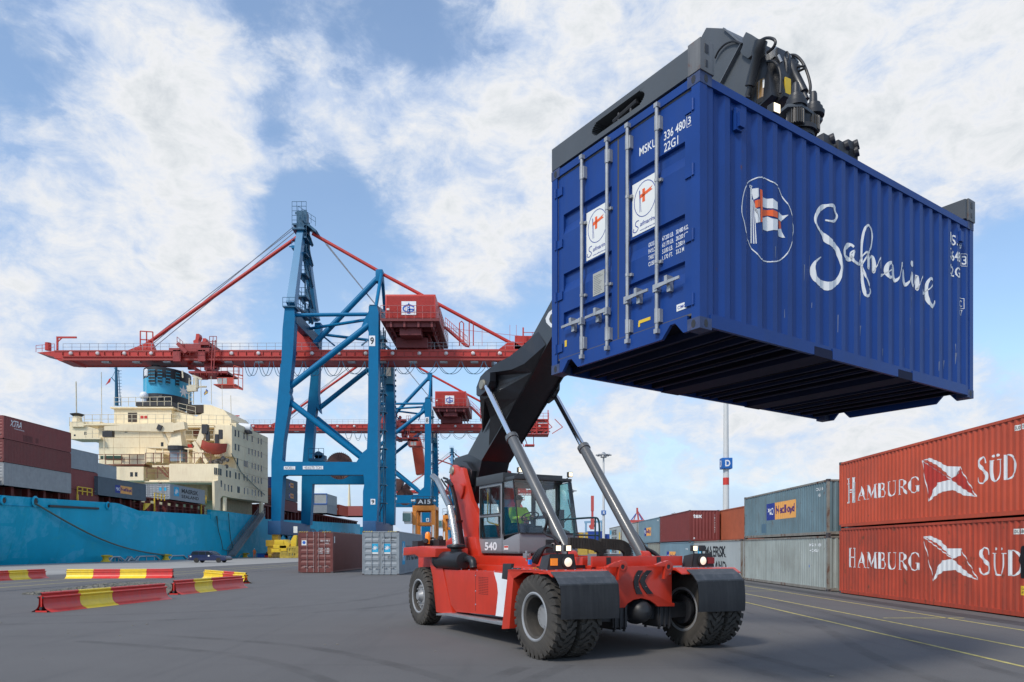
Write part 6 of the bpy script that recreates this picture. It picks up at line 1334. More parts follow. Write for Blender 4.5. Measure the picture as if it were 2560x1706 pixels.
    # pylon
    ap = P(Z5, 362, 250, YM)
    for a, w0, yb in (((275, 820), 1.5, YN+1), ((462, 940), 1.3, YF)):
        b = MB(); b.beam(P(Z5, *a, yb), ap+Vector((0, -1 if yb < YM else 1, 0)), w0+.4, 2.4, 1.5, 2.0, up=(0, 1, 0)); bd(b, 'pylon_leg', M('crane_blue_light', (.03, .19, .36), .4, var=.06, vs=.4))
    b = MB(); x0 = P(Z5, 378, 600, YM).x
    # stair tower beside the pylon
    zt0, zt1 = P(Z5, 0, 940, YM).z, P(Z5, 0, 150, YM).z
    for dx in (-.5, .5): b.beam((x0+dx, YM+2, zt0), (x0+dx, YM+2, zt1), .3, .3)
    bd(b, 'stair_mast', m_cdark)
    for i, (y0, y1) in enumerate(((250, 355), (370, 515), (530, 680), (700, 840), (850, 960))):
        b = MB(); a, c = P(Z5, 392+i*2, y0, YM+1), P(Z5, 432, y1, YM+1)
        for dy in (-.5, .5): b.beam(a+Vector((0, dy, 0)), c+Vector((0, dy, 0)), .12, .4)
        n = 14
        for k in range(n): p = a.lerp(c, k/n); b.box(p.x-.45, p.x+.45, YM+.5, YM+1.5, p.z, p.z+.1)
        b.rails(a, c, 1.2, 2., .09); bd(b, 'stair', m_cdark)
        b = MB(); l, r_ = P(Z5, 340, y0+8, YM), P(Z5, 412, y0+8, YM); zz_ = l.z-2.2
        b.box(l.x, r_.x, YM-2.5, YM+1, zz_, zz_+.35); b.rails((l.x, YM-2.5, zz_), (r_.x, YM-2.5, zz_), 2.2, 1.4, .09); b.rails((l.x, YM-2.5, zz_), (l.x, YM+1, zz_), 2.2, 1.4, .09); b.box(l.x+1, r_.x-1, YM-2, YM, zz_-1.2, zz_); bd(b, 'platform', m_cdark)
    b = MB(); l, r_ = P(Z5, 308, 270, YM), P(Z5, 482, 262, YM); hi = P(Z5, 0, 150, YM).z
    b.box(l.x, l.x+3, YM-3, YM+3, l.z, l.z+.4); b.box(l.x+2.5, r_.x-3, YM-3, YM+3, l.z+2, l.z+2.4); b.beam((r_.x-4, YM, hi-.5), (r_.x, YM, l.z), .5, 4, up=(0, 1, 0)); b.box(ap.x-1, ap.x+1, YM-1.2, YM+1.2, l.z, hi-2); b.box(ap.x-1.9, ap.x+1.7, YM-2, YM+2, l.z+1.6, l.z+1.9); b.lathe([(1.0, -.3), (1.0, .3)], 16, (ap.x, YM-1.6, hi-2), (0, 1, 0)); b.lathe([(1.0, -.3), (1.0, .3)], 16, (ap.x, YM+1.6, hi-2), (0, 1, 0))
    for q in (0, 2.2, 4.4): b.rails((l.x, YM-3, l.z+q), (l.x+3.4, YM-3, l.z+q), 2.2, 1.2, .09)
    b.rails((r_.x-4.2, YM-2.5, hi), (r_.x, YM-2.5, l.z+1), 2., 1.2, .09); b.box(ap.x-1.2, ap.x+1.2, YM-1, YM+1, hi-2, hi+1.5)
    j = P(Z5, 304, 103, YM); k_ = P(Z5, 363, 100, YM); b.beam(j, k_, .3, .5); b.beam(k_, P(Z5, 368, 160, YM), .4, .4); b.beam(P(Z5, 340, 103, YM), P(Z5, 366, 128, YM), .25, .25); b.rails(P(Z5, 370, 130, YM), P(Z5, 392, 130, YM), 1.6, 1.0, .09)
    bd(b, 'head_platform', m_cdark)
    b = MB(); l = P(Z5, 258, 362, YM); b.box(l.x+.8, l.x+2.6, YM-1., YM+1., l.z-.8, l.z-.1); b.beam(l, l+Vector((1.2, 0, 0)), .2, .25); b.rails(l+Vector((.9, -1., 0)), l+Vector((2.4, -1., 0)), 1.5, .7, .08); b.box(l.x+1.6, l.x+2.4, YM-.6, YM+.6, l.z-2.2, l.z-1.2); bd(b, 'side_platform', m_cblue)
    b = MB(); l, r_ = P(Z5, 222, 835, YN), P(Z5, 300, 835, YN); b.box(l.x-.3, r_.x+.3, YN-.5, YN+3, l.z, l.z+.3); b.rails((l.x-.3, YN-.5, l.z), (r_.x+.3, YN-.5, l.z), 2.2, 1.2, .09); p0, p1 = P(Z5, 300, 830, YN+1), P(Z5, 480, 930, YF); b.rails(p0, p1, 2.4, 1.5, .1); b.beam(p0, p1, 1.2, .3); bd(b, 'walkway', m_cdark)
    # stays
    for lab, q in (('fore_stay', [(Z5, (332, 280)), (Z4, (935, 1150))]), ('back_stay', [(Z5, (438, 262)), (Z5, (948, 552))]), ('back_stay', [(Z5, (990, 580)), (Z5, (1985, 1115))])):
        for dy in (0,):
            a, c = W(*q[0][0](*q[0][1]), YM), W(*q[1][0](*q[1][1]), YM); a.y += dy*.4; c.y += dy
            if dy > 0 and lab == 'back_stay': continue
            b = MB(); b.tube([a, c], .42, 10); bd(b, lab, m_cred, smooth=True)
            if dy > 0: continue
    b = MB()
    for (p, q) in (((Z5, (300, 200)), (Z4, (985, 1150))), ((Z5, (304, 245)), (Z4, (1010, 1165))), ((Z5, (306, 215)), (Z4, (935, 1140))), ((Z5, (500, 290)), (Z5, (985, 880))), ((Z5, (540, 345)), (Z5, (1000, 905))), ((Z5, (552, 345)), (Z5, (940, 830)))):
        b.tube([W(*p[0](*p[1]), YM), W(*q[0](*q[1]), YM)], .09, 5)
    bd(b, 'cable', M('cable_grey', (.22, .24, .28), .5))
    # boom girder
    ya, yb = YM-3, YM+3; zt = W(0, 876.5, ya).z; zb_ = W(0, 901, ya).z; zbb = 0
    xl_, x1_, x2_, xr_ = W(90, 0, ya).x, W(136, 0, ya).x, W(178, 0, ya).x, W(1418, 0, ya).x
    b = MB(); b.prism([(x1_, ya, zt), (xr_, ya, zt+.35), (xr_, ya, zb_), (x2_+1, ya, zb_), (x1_, ya, zb_+.5)], (0, yb-ya, 0)); bm_ = bd(b, 'boom', m_cred)
    b = MB()
    for y_ in (ya-.35, yb-.2): b.box(x2_-2, xr_, y_, y_+.55, zb_-.12, zb_+.3); b.box(x2_-2, xr_, y_, y_+.5, zb_+.75, zb_+.9)
    b.box(x1_, xr_, ya-.12, ya-.01, zt-.3, zt+.02)
    for i in range(60): x = x1_+2+i*(xr_-x1_-3)/60; b.box(x-.06, x+.06, ya-.25, ya-.01, zt-1.1, zt-.3)
    bd(b, 'boom_rail', m_cdred if False else M('crane_red_flange', (.36, .04, .03), .5, var=.1, dirt=.3, dirtc=(.2, .1, .03)), bm_)
    b = MB(); tip = W(92, 881, ya); b.prism([(xl_, ya+.3, tip.z), (x1_+.01, ya+.3, zt), (x1_+.01, ya+.3, zb_+.5), (xl_+4, ya+.3, tip.z-1.0)], (0, 5, 0)); b.prism([(x1_, ya+.1, zb_+.5), (x2_+1, ya+.1, zb_+.02), (x2_, ya+.1, zb_-.3), (x2_-3, ya+.1, zb_-.1)], (0, 5.8, 0))
    q = P(Z4, 190, 1180, YM); b.tube([q, q+Vector((0, 0, 1.8))], .7, 10); b.rails((xl_, ya, tip.z), (x1_, ya, zt), 1.6, 1.4, .08); bd(b, 'boom_tip', m_cred, bm_)
    q = P(Z4, 262, 1180, YM-2); b = MB(); b.beam(q, q+Vector((0, 0, 3.2)), .35, .35); b.beam(q+Vector((-.2, 0, 3.1)), q+Vector((4.6, 0, 3.1)), .3, .4); b.beam(q+Vector((0, 0, 2.)), q+Vector((1.1, 0, 3.)), .2, .2); bd(b, 'jib', m_cred, bm_)
    q = P(Z4, 912, 1160, YM-2); b = MB(); b.rails(q, q+Vector((3, 0, -.2)), 4., 1.5, .22); b.prism([q+Vector((-4, 0, -1)), q+Vector((1.6, 0, 1.3)), q+Vector((2.6, 0, 1.3)), q+Vector((3.5, 0, -1))], (0, 1.5, 0)); bd(b, 'stay_anchor', m_cred, bm_)
    q = P(Z5, 1975, 1125, YM-2); b = MB(); b.prism([q+Vector((-3, 0, -1)), q+Vector((-.6, 0, .9)), q+Vector((.6, 0, .9)), q+Vector((3.5, 0, -1))], (0, 1.5, 0)); bd(b, 'stay_anchor', m_cred, bm_)
    q = P(Z5, 340, 1110, YM); b = MB(); b.prism([q+Vector((-4.6, 0, -1.8)), q+Vector((-3, 0, .8)), q+Vector((2, 0, 1.4)), q+Vector((5, 0, -1.8))], (0, 3, 0)); b.prism([q+Vector((-3, .5, .8)), q+Vector((-3.4, .5, 4)), q+Vector((-1, .5, 5)), q+Vector((2.4, .5, 1.4))], (0, 2, 0)); bd(b, 'boom_hinge', [m_cred], bm_)
    b = MB(); b.rails((x1_+2, ya+.1, zt), (xr_, ya+.1, zt+.35), 1.65, 2.1, .07); bd(b, 'railing', m_rail, bm_)
    xx = x1_+4
    while xx < xr_: b = MB(); b.lathe([(.5, -.1), (.32, .45), (0, .5)], 10, (xx, ya-.14, zt-.75), (.35, -1, -.1)); xx += 67/F*ya; bd(b, 'lamp', M('lamp_white', (.75, .7, .68), .4), bm_)
    xx = x2_+8
    while xx < xr_: b = MB(); b.box(xx-.9, xx+.9, ya+.2, ya+1.4, zb_-.45, zb_-.1); xx += 77/F*ya; bd(b, 'floodlight', m_steel, bm_)
    # festoon loops
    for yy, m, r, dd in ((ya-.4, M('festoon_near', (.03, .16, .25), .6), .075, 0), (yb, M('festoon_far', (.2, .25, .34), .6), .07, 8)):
        b = MB(); l0 = 604
        xs = [604, 610, 638, 646, 675, 683, 712, 722, 757, 762, 800, 806, 850, 856, 912, 935, 972, 984, 1030, 1034, 1090, 1092, 1150, 1154, 1208, 1212, 1265]
        for i in range(0, len(xs)-1, 1):
            if xs[i+1]-xs[i] < 20: continue
            b = MB()
            a, c = W(xs[i]+dd, 904 if dd == 0 else 913, yy), W(xs[i+1]+dd, 904 if dd == 0 else 913, yy); w_ = xs[i+1]-xs[i]; sg = 3.5*(1 if w_ < 45 else .85)
            b.tube([Vector((a.x+(c.x-a.x)*t_, yy, a.z-sg*(1-abs(2*t_-1)**2.4)*(.75 if dd else 1))) for t_ in [k/14 for k in range(15)]], r, 5); bd(b, 'festoon_cable', m, bm_)
    # machinery house
    zh0, zh1 = W(0, 795.5, YN+1).z, W(0, 736, YN+1).z; xh0, xh1 = W(963, 0, YN+1).x, W(1089, 0, YN+1).x
    b = MB(); b.box(xh0, xh1, YN+1, YF+2, zh0, zh1); hs = bd(b, 'machinery_house', M('house_red', (.56, .045, .03), .45, var=.05, vs=.3), bevel=.25)
    b = MB(); n = 66
    for i in range(n): x = xh0+.3+(xh1-xh0-.6)*i/n; b.box(x, x+.07, YN+.9, YN+1.01, zh0, zh1-.4)
    bd(b, 'cladding_rib', M('house_red'), hs)
    fh = Face(MINV[t.name] @ Vector((xh0, YN+.88, zh0)), (1, 0, 0), (0, -1, 0)); wh, hh_ = xh1-xh0, zh1-zh0
    lx0, lx1 = wh*.325, wh*.615
    b = MB(); b.box(xh0+lx0, xh0+lx1, YN+.80, YN+.9, zh0+hh_*.12, zh0+hh_*.69); pn = bd(b, 'logo_panel', m_white, hs)
    fl = Face(MINV[t.name] @ Vector((xh0, YN+.79, zh0)), (1, 0, 0), (0, -1, 0)); cx, cz, u_ = (lx0+lx1)/2, hh_*.38, (lx1-lx0)
    ringp = [(cx+math.cos(a)*u_*.38, cz+math.sin(a)*u_*.24, u_*(.07+.05*math.sin(a/2+.6)**2)) for a in [R(25+i*15) for i in range(22)]]
    polys(fl, stroke(ringp)+[rect(cx, cz-u_*.1, cx+u_*.4, cz+u_*.0), [(cx-u_*.12, cz-u_*.34), (cx+u_*.12, cz-u_*.34), (cx+u_*.07, cz+u_*.26), (cx-u_*.07, cz+u_*.26)], rect(cx-u_*.1, cz+u_*.26, cx+u_*.1, cz+u_*.29), rect(cx-u_*.04, cz+u_*.29, cx+u_*.04, cz+u_*.4)], m_textbr, pn, 'emblem', .01)
    polys(fl, [rect(cx-u_*.05, cz+q*u_, cx+u_*.01, cz+q*u_+u_*.08) for q in (-.2, -.03, .12)], m_white, pn, 'emblem_window', .02)
    polys(fl, [rect(wh*.03, hh_*.32, wh*.09, hh_*.4)], m_stk, hs, 'sticker', .0)
    b = MB(); px0, px1 = W(952, 0, YN).x, W(1098, 0, YN).x; zp = W(0, 799, YN).z
    b.box(px0, px1, YN, YF+3, zp-.35, zp+.25)
    for i in range(7): y_ = YN+1+i*3.4; b.box(px0+1, px1-1, y_, y_+.35, zp-1.4, zp-.35)
    for x_ in (px0+2, px0+(px1-px0)*.38, px0+(px1-px0)*.62, px1-2): b.box(x_, x_+.5, YN+.4, YF+2, zp-1.6, zp-.35)
    b.box(px0+4, px0+9, YN+2, YN+5, zp-3, zp-.4)
    for i in range(8): a = (px0+3+i*1.2, YN+6, zp-1.6); b.beam(a, (px0+3+i*1.2+1.4, YM+5, zt+.6), .25, .25)
    b.box(px0+2.5, px1-3.4, YM-4, YM+5, zt+.4, zp-2.4, 0)
    b.box(px1-3.5, px1-2.8, YM-2, YM-1, zt, zp); b.box(px0+3, px0+3.7, YM-2, YM-1, zt, zp)
    bd(b, 'house_platform', m_cdred, hs)
    b = MB(); b.rails((px0, YN, zp), (px1, YN, zp), 3.2, 2., .09); b.rails((px1, YN, zp), (px1, YF+3, zp), 3.2, 2., .09); bd(b, 'railing', M('rail_red', (.4, .12, .11), .5), hs)
    b = MB(); p0, p1 = P(Z5, 1465, 985, YF-2), P(Z5, 1635, 1135, YM); b.beam(p0, p1, 1.2, .4); b.rails(p0, p1, 2.4, 1.2, .1)
    for q in (1575, 1650): p = P(Z5, q, 1130, YM-2); b.tube([p, p+Vector((0, 0, 5.5)), p+Vector((.5, 0, 5.9)), p+Vector((1, 0, 5.4)), p+Vector((1, 0, 0))], .14, 6)
    for q in (1750, 1965, 2015): p = P(Z5, q, 1130, YM-2); b.beam(p, p+Vector((0, 0, 5)), .08, .08)
    b.tube([P(Z5, 1500, 995, YM), P(Z5, 1960, 1045, YM), P(Z5, 2060, 1055, YM)], .05, 4); bd(b, 'access_stair', m_cred, hs)
    # rear end of the girder: lattice maintenance platforms
    def PR(px8, py8): return W(1290+(px8-1290)/.632, 1373-(1373-py8)/.632, YM)
    b = MB(); l, r_ = PR(1340, 1050), PR(1371, 1050)
    for z_ in (PR(0, 1052).z, PR(0, 1072).z, PR(0, 1088).z):
        b.box(l.x-6, r_.x, YM-3.5, YM+3.5, z_-.25, z_); b.rails((l.x-6, YM-3.5, z_), (r_.x, YM-3.5, z_), 2.2, 2., .12)
    for x_ in (l.x-6, l.x, r_.x-.3): b.beam((x_, YM-3.4, PR(0, 1088).z), (x_, YM-3.4, PR(0, 1030).z), .35, .35)
    for i in range(4): x_ = l.x-6+i*4; b.beam((x_, YM-3.4, PR(0, 1088).z), (x_+4, YM-3.4, PR(0, 1072).z), .25, .25); b.beam((x_+4, YM-3.4, PR(0, 1072).z), (x_+1, YM-3.4, PR(0, 1052).z), .25, .25)
    b.beam(PR(1310, 1090), PR(1320, 1118), .3, .3); b.beam(PR(1334, 1090), PR(1334, 1112), .3, .3); b.box(PR(1312, 0).x, PR(1336, 0).x, YM-2, YM+2, PR(0, 1116).z, PR(0, 1113).z); b.beam(PR(1310, 1118), PR(1300, 1092), .3, .3)
    b.box(l.x-8, l.x, YM-2, YM+2, PR(0, 1066).z, PR(0, 1040).z); bd(b, 'service_platform', m_cred, bm_)
    # cable reel, number boards
    c_ = P(Z6, 575, 785, YM-2); b = MB(); r_ = 3.2
    b.lathe([(r_, -.35), (r_, -.25), (r_*.55, -.05), (.6, 0), (.6, .1), (r_*.55, .05), (r_, .25), (r_, .35), (r_*.97, 0)], 48, c_, (0, 1, 0), closed=True); 
    for k in range(40): a = k*math.pi/20; d = Vector((math.cos(a), 0, math.sin(a))); b.beam(c_+d*1.0+Vector((0, -.3, 0)), c_+d*r_*1.04+Vector((0, -.45, 0)), .12, .12)
    bd(b, 'cable_reel', M('reel_brown', (.13, .06, .05), .6, var=.2))
    b = MB(); q0, q1 = P(Z6, 375, 740, YM), P(Z6, 480, 740, YM); b.box(q0.x, q1.x, YM-2, YM+1, q0.z-.6, q0.z); b.rails((q0.x, YM-2, q0.z), (q1.x, YM-2, q0.z), 2.4, 1.3, .1); p = P(Z6, 435, 715, YM); b.lathe([(1.0, -1), (1.0, 1)], 12, p, (0, 1, 0)); b.box(p.x-.8, p.x+1.6, YM-1, YM+1, q0.z, p.z); bd(b, 'winch_platform', m_cdark)
    # lift shaft / machinery between the land-side legs
    b = MB(); l, r_ = P(Z6, 848, 100, YM), P(Z6, 882, 100, YM)
    for x_ in (l.x, r_.x): 
        for y_ in (YM-1.2, YM+1.2): b.beam((x_, y_, 8), (x_, y_, P(Z5, 0, 1000, YM).z), .25, .25)
    z_ = 10
    while z_ < P(Z5, 0, 1010, YM).z-3: b.beam((l.x, YM-1.2, z_), (r_.x, YM-1.2, z_+3), .2, .3); b.box(l.x-.3, r_.x+.6, YM-1.4, YM+1.2, z_+3, z_+3.2); b.rails((l.x-.3, YM-1.4, z_+3.2), (r_.x+.6, YM-1.4, z_+3.2), 1.4, 1., .08); z_ += 4.4
    bd(b, 'stair_tower', m_cdark)
    b = MB(); p = P(Z5, 1022, 1340, YF-.6); b.box(p.x-1.4, p.x+1.4, YF-1.4, YF-.1, p.z-3, p.z+3.2); eb = bd(b, 'lift_cabin', m_cdark); b = MB(); b.box(p.x-.9, p.x+.9, YF-1.5, YF-1.4, p.z-1, p.z+2); bd(b, 'window', M('cabin_pane', (.4, .42, .4), .3), eb)
    b = MB()
    for i in range(30): z_ = 14+i*1.35; x_ = W(*Z6(956, 900-i*24), YF).x; b.box(x_, x_+.25, YF, YF+.4, z_, z_+.5)
    bd(b, 'ladder_bracket', m_cdark)
    fn = Face(MINV[t.name] @ Vector((0, YN-.06, 0)), (1, 0, 0), (0, -1, 0)); off = MINV[t.name].translation
    def board(zfn, x0, y0, x1, y1, st, mi=m_text, m=m_white, name='number_board', pad=.18):
        a, c = P(zfn, x0, y1, YN), P(zfn, x1, y0, YN); b = MB(); b.box(a.x, c.x, YN-.05, YN-.005, a.z, c.z); o = bd(b, name, m); w_, h_ = c.x-a.x, c.z-a.z
        if st: lettering(fn, st, a.x+w_*pad, a.z+h_*pad*.8, w_*(1-2*pad), h_*(1-1.6*pad), mi, o)
    t['num'] = 0
    for x0, y0, x1, y1, zfn in ((876, 1052, 922, 1132, Z5), (788, 1012, 820, 1050, Z6)): board(zfn, x0, y0, x1, y1, t_num)
    board(Z6, 192, 787, 270, 810, 'NOELL', M('lettering_grey', (.2, .2, .22), .5), pad=.1); board(Z6, 322, 785, 462, 808, '45/65/70 TON', M('lettering_grey'), pad=.08); board(Z6, 258, 1200, 285, 1245, '', m=m_stk)
    del t['num']
    return t, bd, P, bm_
def trolley(t, bd, P, shift=0., bm_=None):
    def Q(x, y, Y=YM): v = P(Z4, x, y, Y); v.x += shift; return v
    ya = YM-4.2
    b = MB(); a, c = Q(1200, 1215), Q(1510, 1215)
    b.box(a.x, c.x, ya, ya+.6, a.z-.3, a.z+.5); b.box(a.x, c.x, YM+3.6, YM+4.2, a.z-.3, a.z+.5)
    for x in (1260, 1450): q = Q(x, 1215); b.box(q.x-.9, q.x+.9, ya, ya+.7, Q(0, 1300).z, q.z); b.box(q.x-.9, q.x+.9, YM+3.6, YM+4.3, Q(0, 1300).z, q.z)
    b.beam(Q(1210, 1130, ya), Q(1280, 1200, ya), .8, 1.3, up=(0, 1, 0)); b.box(Q(1440, 0).x, Q(1505, 0).x, ya, YM+4, Q(0, 1175).z, Q(0, 1150).z)
    b.box(Q(1290, 0).x, Q(1440, 0).x, ya+.3, ya+3, Q(0, 1200).z, Q(0, 1165).z)
    b.rails(Q(1200, 1140, ya), Q(1245, 1180, ya), 2., 1., .1); b.rails(Q(1455, 1150, ya), Q(1510, 1150, ya), 2.4, 1., .12); b.rails(Q(1200, 1220, ya-.5), Q(1500, 1220, ya-.5), 1.6, 1.5, .08)
    for x in (1480, 1500): b.beam(Q(x, 1100, ya-.4), Q(x-12, 1330, ya-.4), .2, .2)
    b.beam(Q(1285, 1290), Q(1400, 1360), .7, .8); b.beam(Q(1560, 1275), Q(1440, 1350), .6, .7)
    b.box(Q(1440, 0).x, Q(1500, 0).x, YM-2, YM+2, Q(0, 1350).z, Q(0, 1290).z); b.box(Q(1340, 0).x, Q(1640, 0).x, YM-3.5, YM+3, Q(0, 1385).z, Q(0, 1370).z); b.rails(Q(1340, 1378, YM-3.5), Q(1520, 1378, YM-3.5), 2., 1.3, .1)
    b.rails(Q(1545, 1372, YM-3.5), Q(1690, 1372, YM-3.5), 1.8, 1.3, .1); b.box(Q(1400, 0).x, Q(1445, 0).x, YM-2, YM, Q(0, 1412).z, Q(0, 1385).z)
    tr = bd(b, 'trolley', M('trolley_red', (.30, .03, .028), .5, var=.15, dirt=.2), bm_)
    b = MB()
    for x0, w, h in ((1335, 28, 110), (1388, 28, 75)): q = Q(x0, 1160); h_ = h/3.136/F*YM; w_ = w/3.136/F*YM; b.prism([q, q+Vector((w_*1.3, 0, 0)), q+Vector((w_*1.1, 0, h_*.55)), q+Vector((w_*1.5, 0, h_*.8)), q+Vector((w_*1.3, 0, h_)), q+Vector((w_*.5, 0, h_)), q+Vector((w_*.3, 0, h_*.6)), q+Vector((-.3, 0, h_*.5))], (0, 1.6, 0))
    bd(b, 'rope_hoist', m_cred, tr)
    b = MB(); b.hexa([Q(1520, 1455, YM-3), Q(1640, 1462, YM-3), Q(1640, 1462, YM+1), Q(1520, 1455, YM+1), Q(1512, 1390, YM-3), Q(1640, 1392, YM-3), Q(1640, 1392, YM+1), Q(1512, 1390, YM+1)]); b.box(Q(1530, 0).x, Q(1700, 0).x, YM-3.3, YM+1, Q(0, 1475).z, Q(0, 1468).z); b.rails(Q(1645, 1470, YM-3.2), Q(1715, 1490, YM-3.2), 5.2, 1.2, .14); b.rails(Q(1640, 1372, YM-3.2), Q(1712, 1385, YM-3.2), .3, 1.2, .14); b.beam(Q(1645, 1468, YM-3.2), Q(1715, 1490, YM-3.2), .5, .2)
    cb = bd(b, 'operator_cabin', M('cabin_red', (.5, .06, .03), .45, var=.08), tr)
    b = MB(); 
    for x0, x1 in ((1518, 1552), (1558, 1590)): b.prism([Q(x0, 1392+6, YM-3.05), Q(x1, 1398, YM-3.05), Q(x1, 1452, YM-3.05), Q(x0, 1450, YM-3.05)], (0, .04, 0))
    bd(b, 'window', M('cabin_pane', (.4, .42, .4), .3), cb)
    return tr
cgrp = 'container cranes along the quay'
t_num = '9'; c9, bd9, P9, bm9 = crane('blue and red container crane number 9, the nearest and largest of the cranes', cgrp)
trolley(c9, bd9, P9, 0, bm9)
t_num = '8'; c8, bd8, P8, bm8 = crane('blue and red container crane number 8, the second one standing behind crane 9', cgrp)
trolley(c8, bd8, P8, W(*Z6(1000, 0), YM*1.59).x*0+ (W(1290+((640+1010/2.75)-1290)/.632, 0, YM).x-W(*Z4(1450, 0), YM).x), bm8)
DY = YM*(1/.632-1); c8.location.y += DY; c8.location.x += .00556*DY
c7 = copy_tree(c8); c7['label'] = 'faint third container crane, almost hidden behind crane 8'; DY2 = YM*(1/.30-1); c7.location.y = YM+DY2; c7.location.x = c9.location.x+.00556*DY2
# ---------------------------------------------------------------- the ship
XS_ = -63.9
ship = thing('container_ship', 'light blue container ship with a cream superstructure moored along the quay', 'ship', (-64, 150, 0))
def hb(y):
    pts = [(45, 8.2), (90, 8.65), (115, 9.35), (116, 9.3), (122, 8.5), (152, 9.2), (182, 9.6), (225, 10.7), (300, 12.3), (330, 13)]
    for (a, h0), (b_, h1) in zip(pts, pts[1:]):
        if a <= y <= b_: return h0+(h1-h0)*(y-a)/(b_-a)
    return pts[-1][1]
def hull_mat():
    m = M('hull_blue', (.004, .40, .60), .5, var=.12, vs=.15, spec=.2, dirt=.10, dirtc=(.02, .2, .26)); t = m.node_tree; K = t.links.new
    b = [n for n in t.nodes if n.type == 'BSDF_PRINCIPLED'][0]; prev = b.inputs['Base Color'].links[0].from_socket; o = [n for n in t.nodes if n.type == 'TEX_COORD'][0].outputs['Object']
    # repainted rectangles and scuffed paler patches
    vo = N(t, 'ShaderNodeTexVoronoi'); vo.distance = 'CHEBYCHEV'; vo.inputs['Scale'].default_value = .28; mp = N(t, 'ShaderNodeMapping'); mp.inputs['Scale'].default_value = (1, .5, 1.1); K(o, mp.inputs[0]); K(mp.outputs[0], vo.inputs[0])
    sp_ = N(t, 'ShaderNodeSeparateColor'); K(vo.outputs['Color'], sp_.inputs[0]); r = ramp(t, [(.62, 0), (.64, 1)]); K(sp_.outputs[0], r.inputs[0])
    n_ = noise(t, o, .5, 8, .7, (3, 3, 3)); r2 = ramp(t, [(.44, 0), (.58, 1)]); K(n_, r2.inputs[0])
    q = N(t, 'ShaderNodeMix', data_type='RGBA'); K(math_(t, 'MULTIPLY', r.outputs[0], math_(t, 'MULTIPLY', r2.outputs[0], .8)), q.inputs[0]); K(prev, q.inputs[6]); q.inputs[7].default_value = (.07, .46, .66, 1)
    n3_ = noise(t, o, .9, 10, .75, (8, 1, 3), (1, .35, 1)); r3 = ramp(t, [(.58, 0), (.62, 1)]); K(n3_, r3.inputs[0])
    q3 = N(t, 'ShaderNodeMix', data_type='RGBA'); K(math_(t, 'MULTIPLY', r3.outputs[0], .4), q3.inputs[0]); K(q.outputs[2], q3.inputs[6]); q3.inputs[7].default_value = (.03, .42, .50, 1)
    n4_ = noise(t, o, .5, 8, .7, (1, 9, 3), (1, 4, .25)); r4 = ramp(t, [(.6, 0), (.7, 1)]); K(n4_, r4.inputs[0])
    q4 = N(t, 'ShaderNodeMix', data_type='RGBA'); K(math_(t, 'MULTIPLY', r4.outputs[0], .6), q4.inputs[0]); K(q3.outputs[2], q4.inputs[6]); q4.inputs[7].default_value = (.01, .16, .24, 1)
    K(q4.outputs[2], b.inputs['Base Color']); return m
m_hull = hull_mat()
ys = [45, 60, 75, 85, 95, 105, 115, 116, 122, 130, 152, 182, 225, 260, 300, 330, 360]; nz = 9; b = MB(); vs = []
def xside(y, t_): 
    k = max(0., (128-y)/80)**1.25*9; k2 = max(0., (y-285)/75)**2*26
    return XS_+.00556*y-k*(1-t_)**1.35-k2
for y in ys:
    top = hb(y) if y < 330 else 13
    for j in range(nz+1): t_ = j/nz; z = -3.3+(top+3.3)*t_; vs.append((xside(y, t_), y, z))
fs = [(i*(nz+1)+j, (i+1)*(nz+1)+j, (i+1)*(nz+1)+j+1, i*(nz+1)+j+1) for i in range(len(ys)-1) for j in range(nz)]
n0 = len(vs)
vs2 = [(-96-(x-XS_)*1.0 if True else 0, y, z) for x, y, z in vs]
b.add(vs, fs); b.add(vs2, fs)
b.add([(xside(y, 1), y, (hb(y) if y < 330 else 13)-1.2) for y in ys]+[(-96-(xside(y, 1)-XS_), y, (hb(y) if y < 330 else 13)-1.2) for y in ys], [(i, i+1, len(ys)+i+1, len(ys)+i) for i in range(len(ys)-1)])
hull = b.build('hull', m_hull, ship, world=True, smooth=True)
def sb(b, name, m, par=None, **k):
    Mi = MINV[ship.name]; b.v = [tuple(Mi @ Vector(v)) for v in b.v]; return b.build(name, m, par or ship, **k)
def SX(px, py): return WX(px, py, XS_+.0)
def boxpx(b, x0, x1, y0, y1, Y, Y1, mi=0, dx=0): a, c = W(*Z3(x0, y1), Y), W(*Z3(x1, y0), Y); b.box(a.x, c.x, Y, Y1, a.z, c.z, mi); return a, c
# hatch coamings and lashing bridges in dark red
b = MB(); b.box(-93, XS_-1.6, 60, 151, 7.2, 10.3); b.box(-92, XS_-1.2, 184, 300, 9, 13.5)
for i in range(26): y = 70+i*3.2; b.box(XS_-1.2, XS_-.4, y, y+.5, 7.5, 11.1)
b.box(XS_-1.4, XS_-.3, 66, 151, 10.9, 11.15)
for i in range(34): y = 186+i*3.4; b.box(XS_-1.2, XS_-.4, y, y+.6, 9.2, 13.6)
b.box(XS_-1.4, XS_-.3, 184, 300, 13.2, 13.6); sb(b, 'hatch_coaming', m_deck)
b = MB(); b.rails((XS_-.1, 122, 8.6), (XS_+.2, 152, 9.3), 1.1, 1.6, .07); sb(b, 'railing', m_deck)
b = MB()
for q in ((560, 660, 928, 980), (1090, 1160, 970, 1015), (1412, 1445, 985, 1040)):
    a = WX(*Z3(q[0], q[3]), XS_+.3); c = WX(*Z3(q[1], q[3]), XS_+.3); hgt = (q[3]-q[2])/2.75/F*a.y; b.rails((XS_+.3, a.y, a.z), (XS_+.3, c.y, a.z), hgt, 1.1, .12); b.beam((XS_+.3, a.y, a.z), (XS_+.3, a.y, a.z-3), .2, .2)
sb(b, 'yellow_ladder', m_yel)
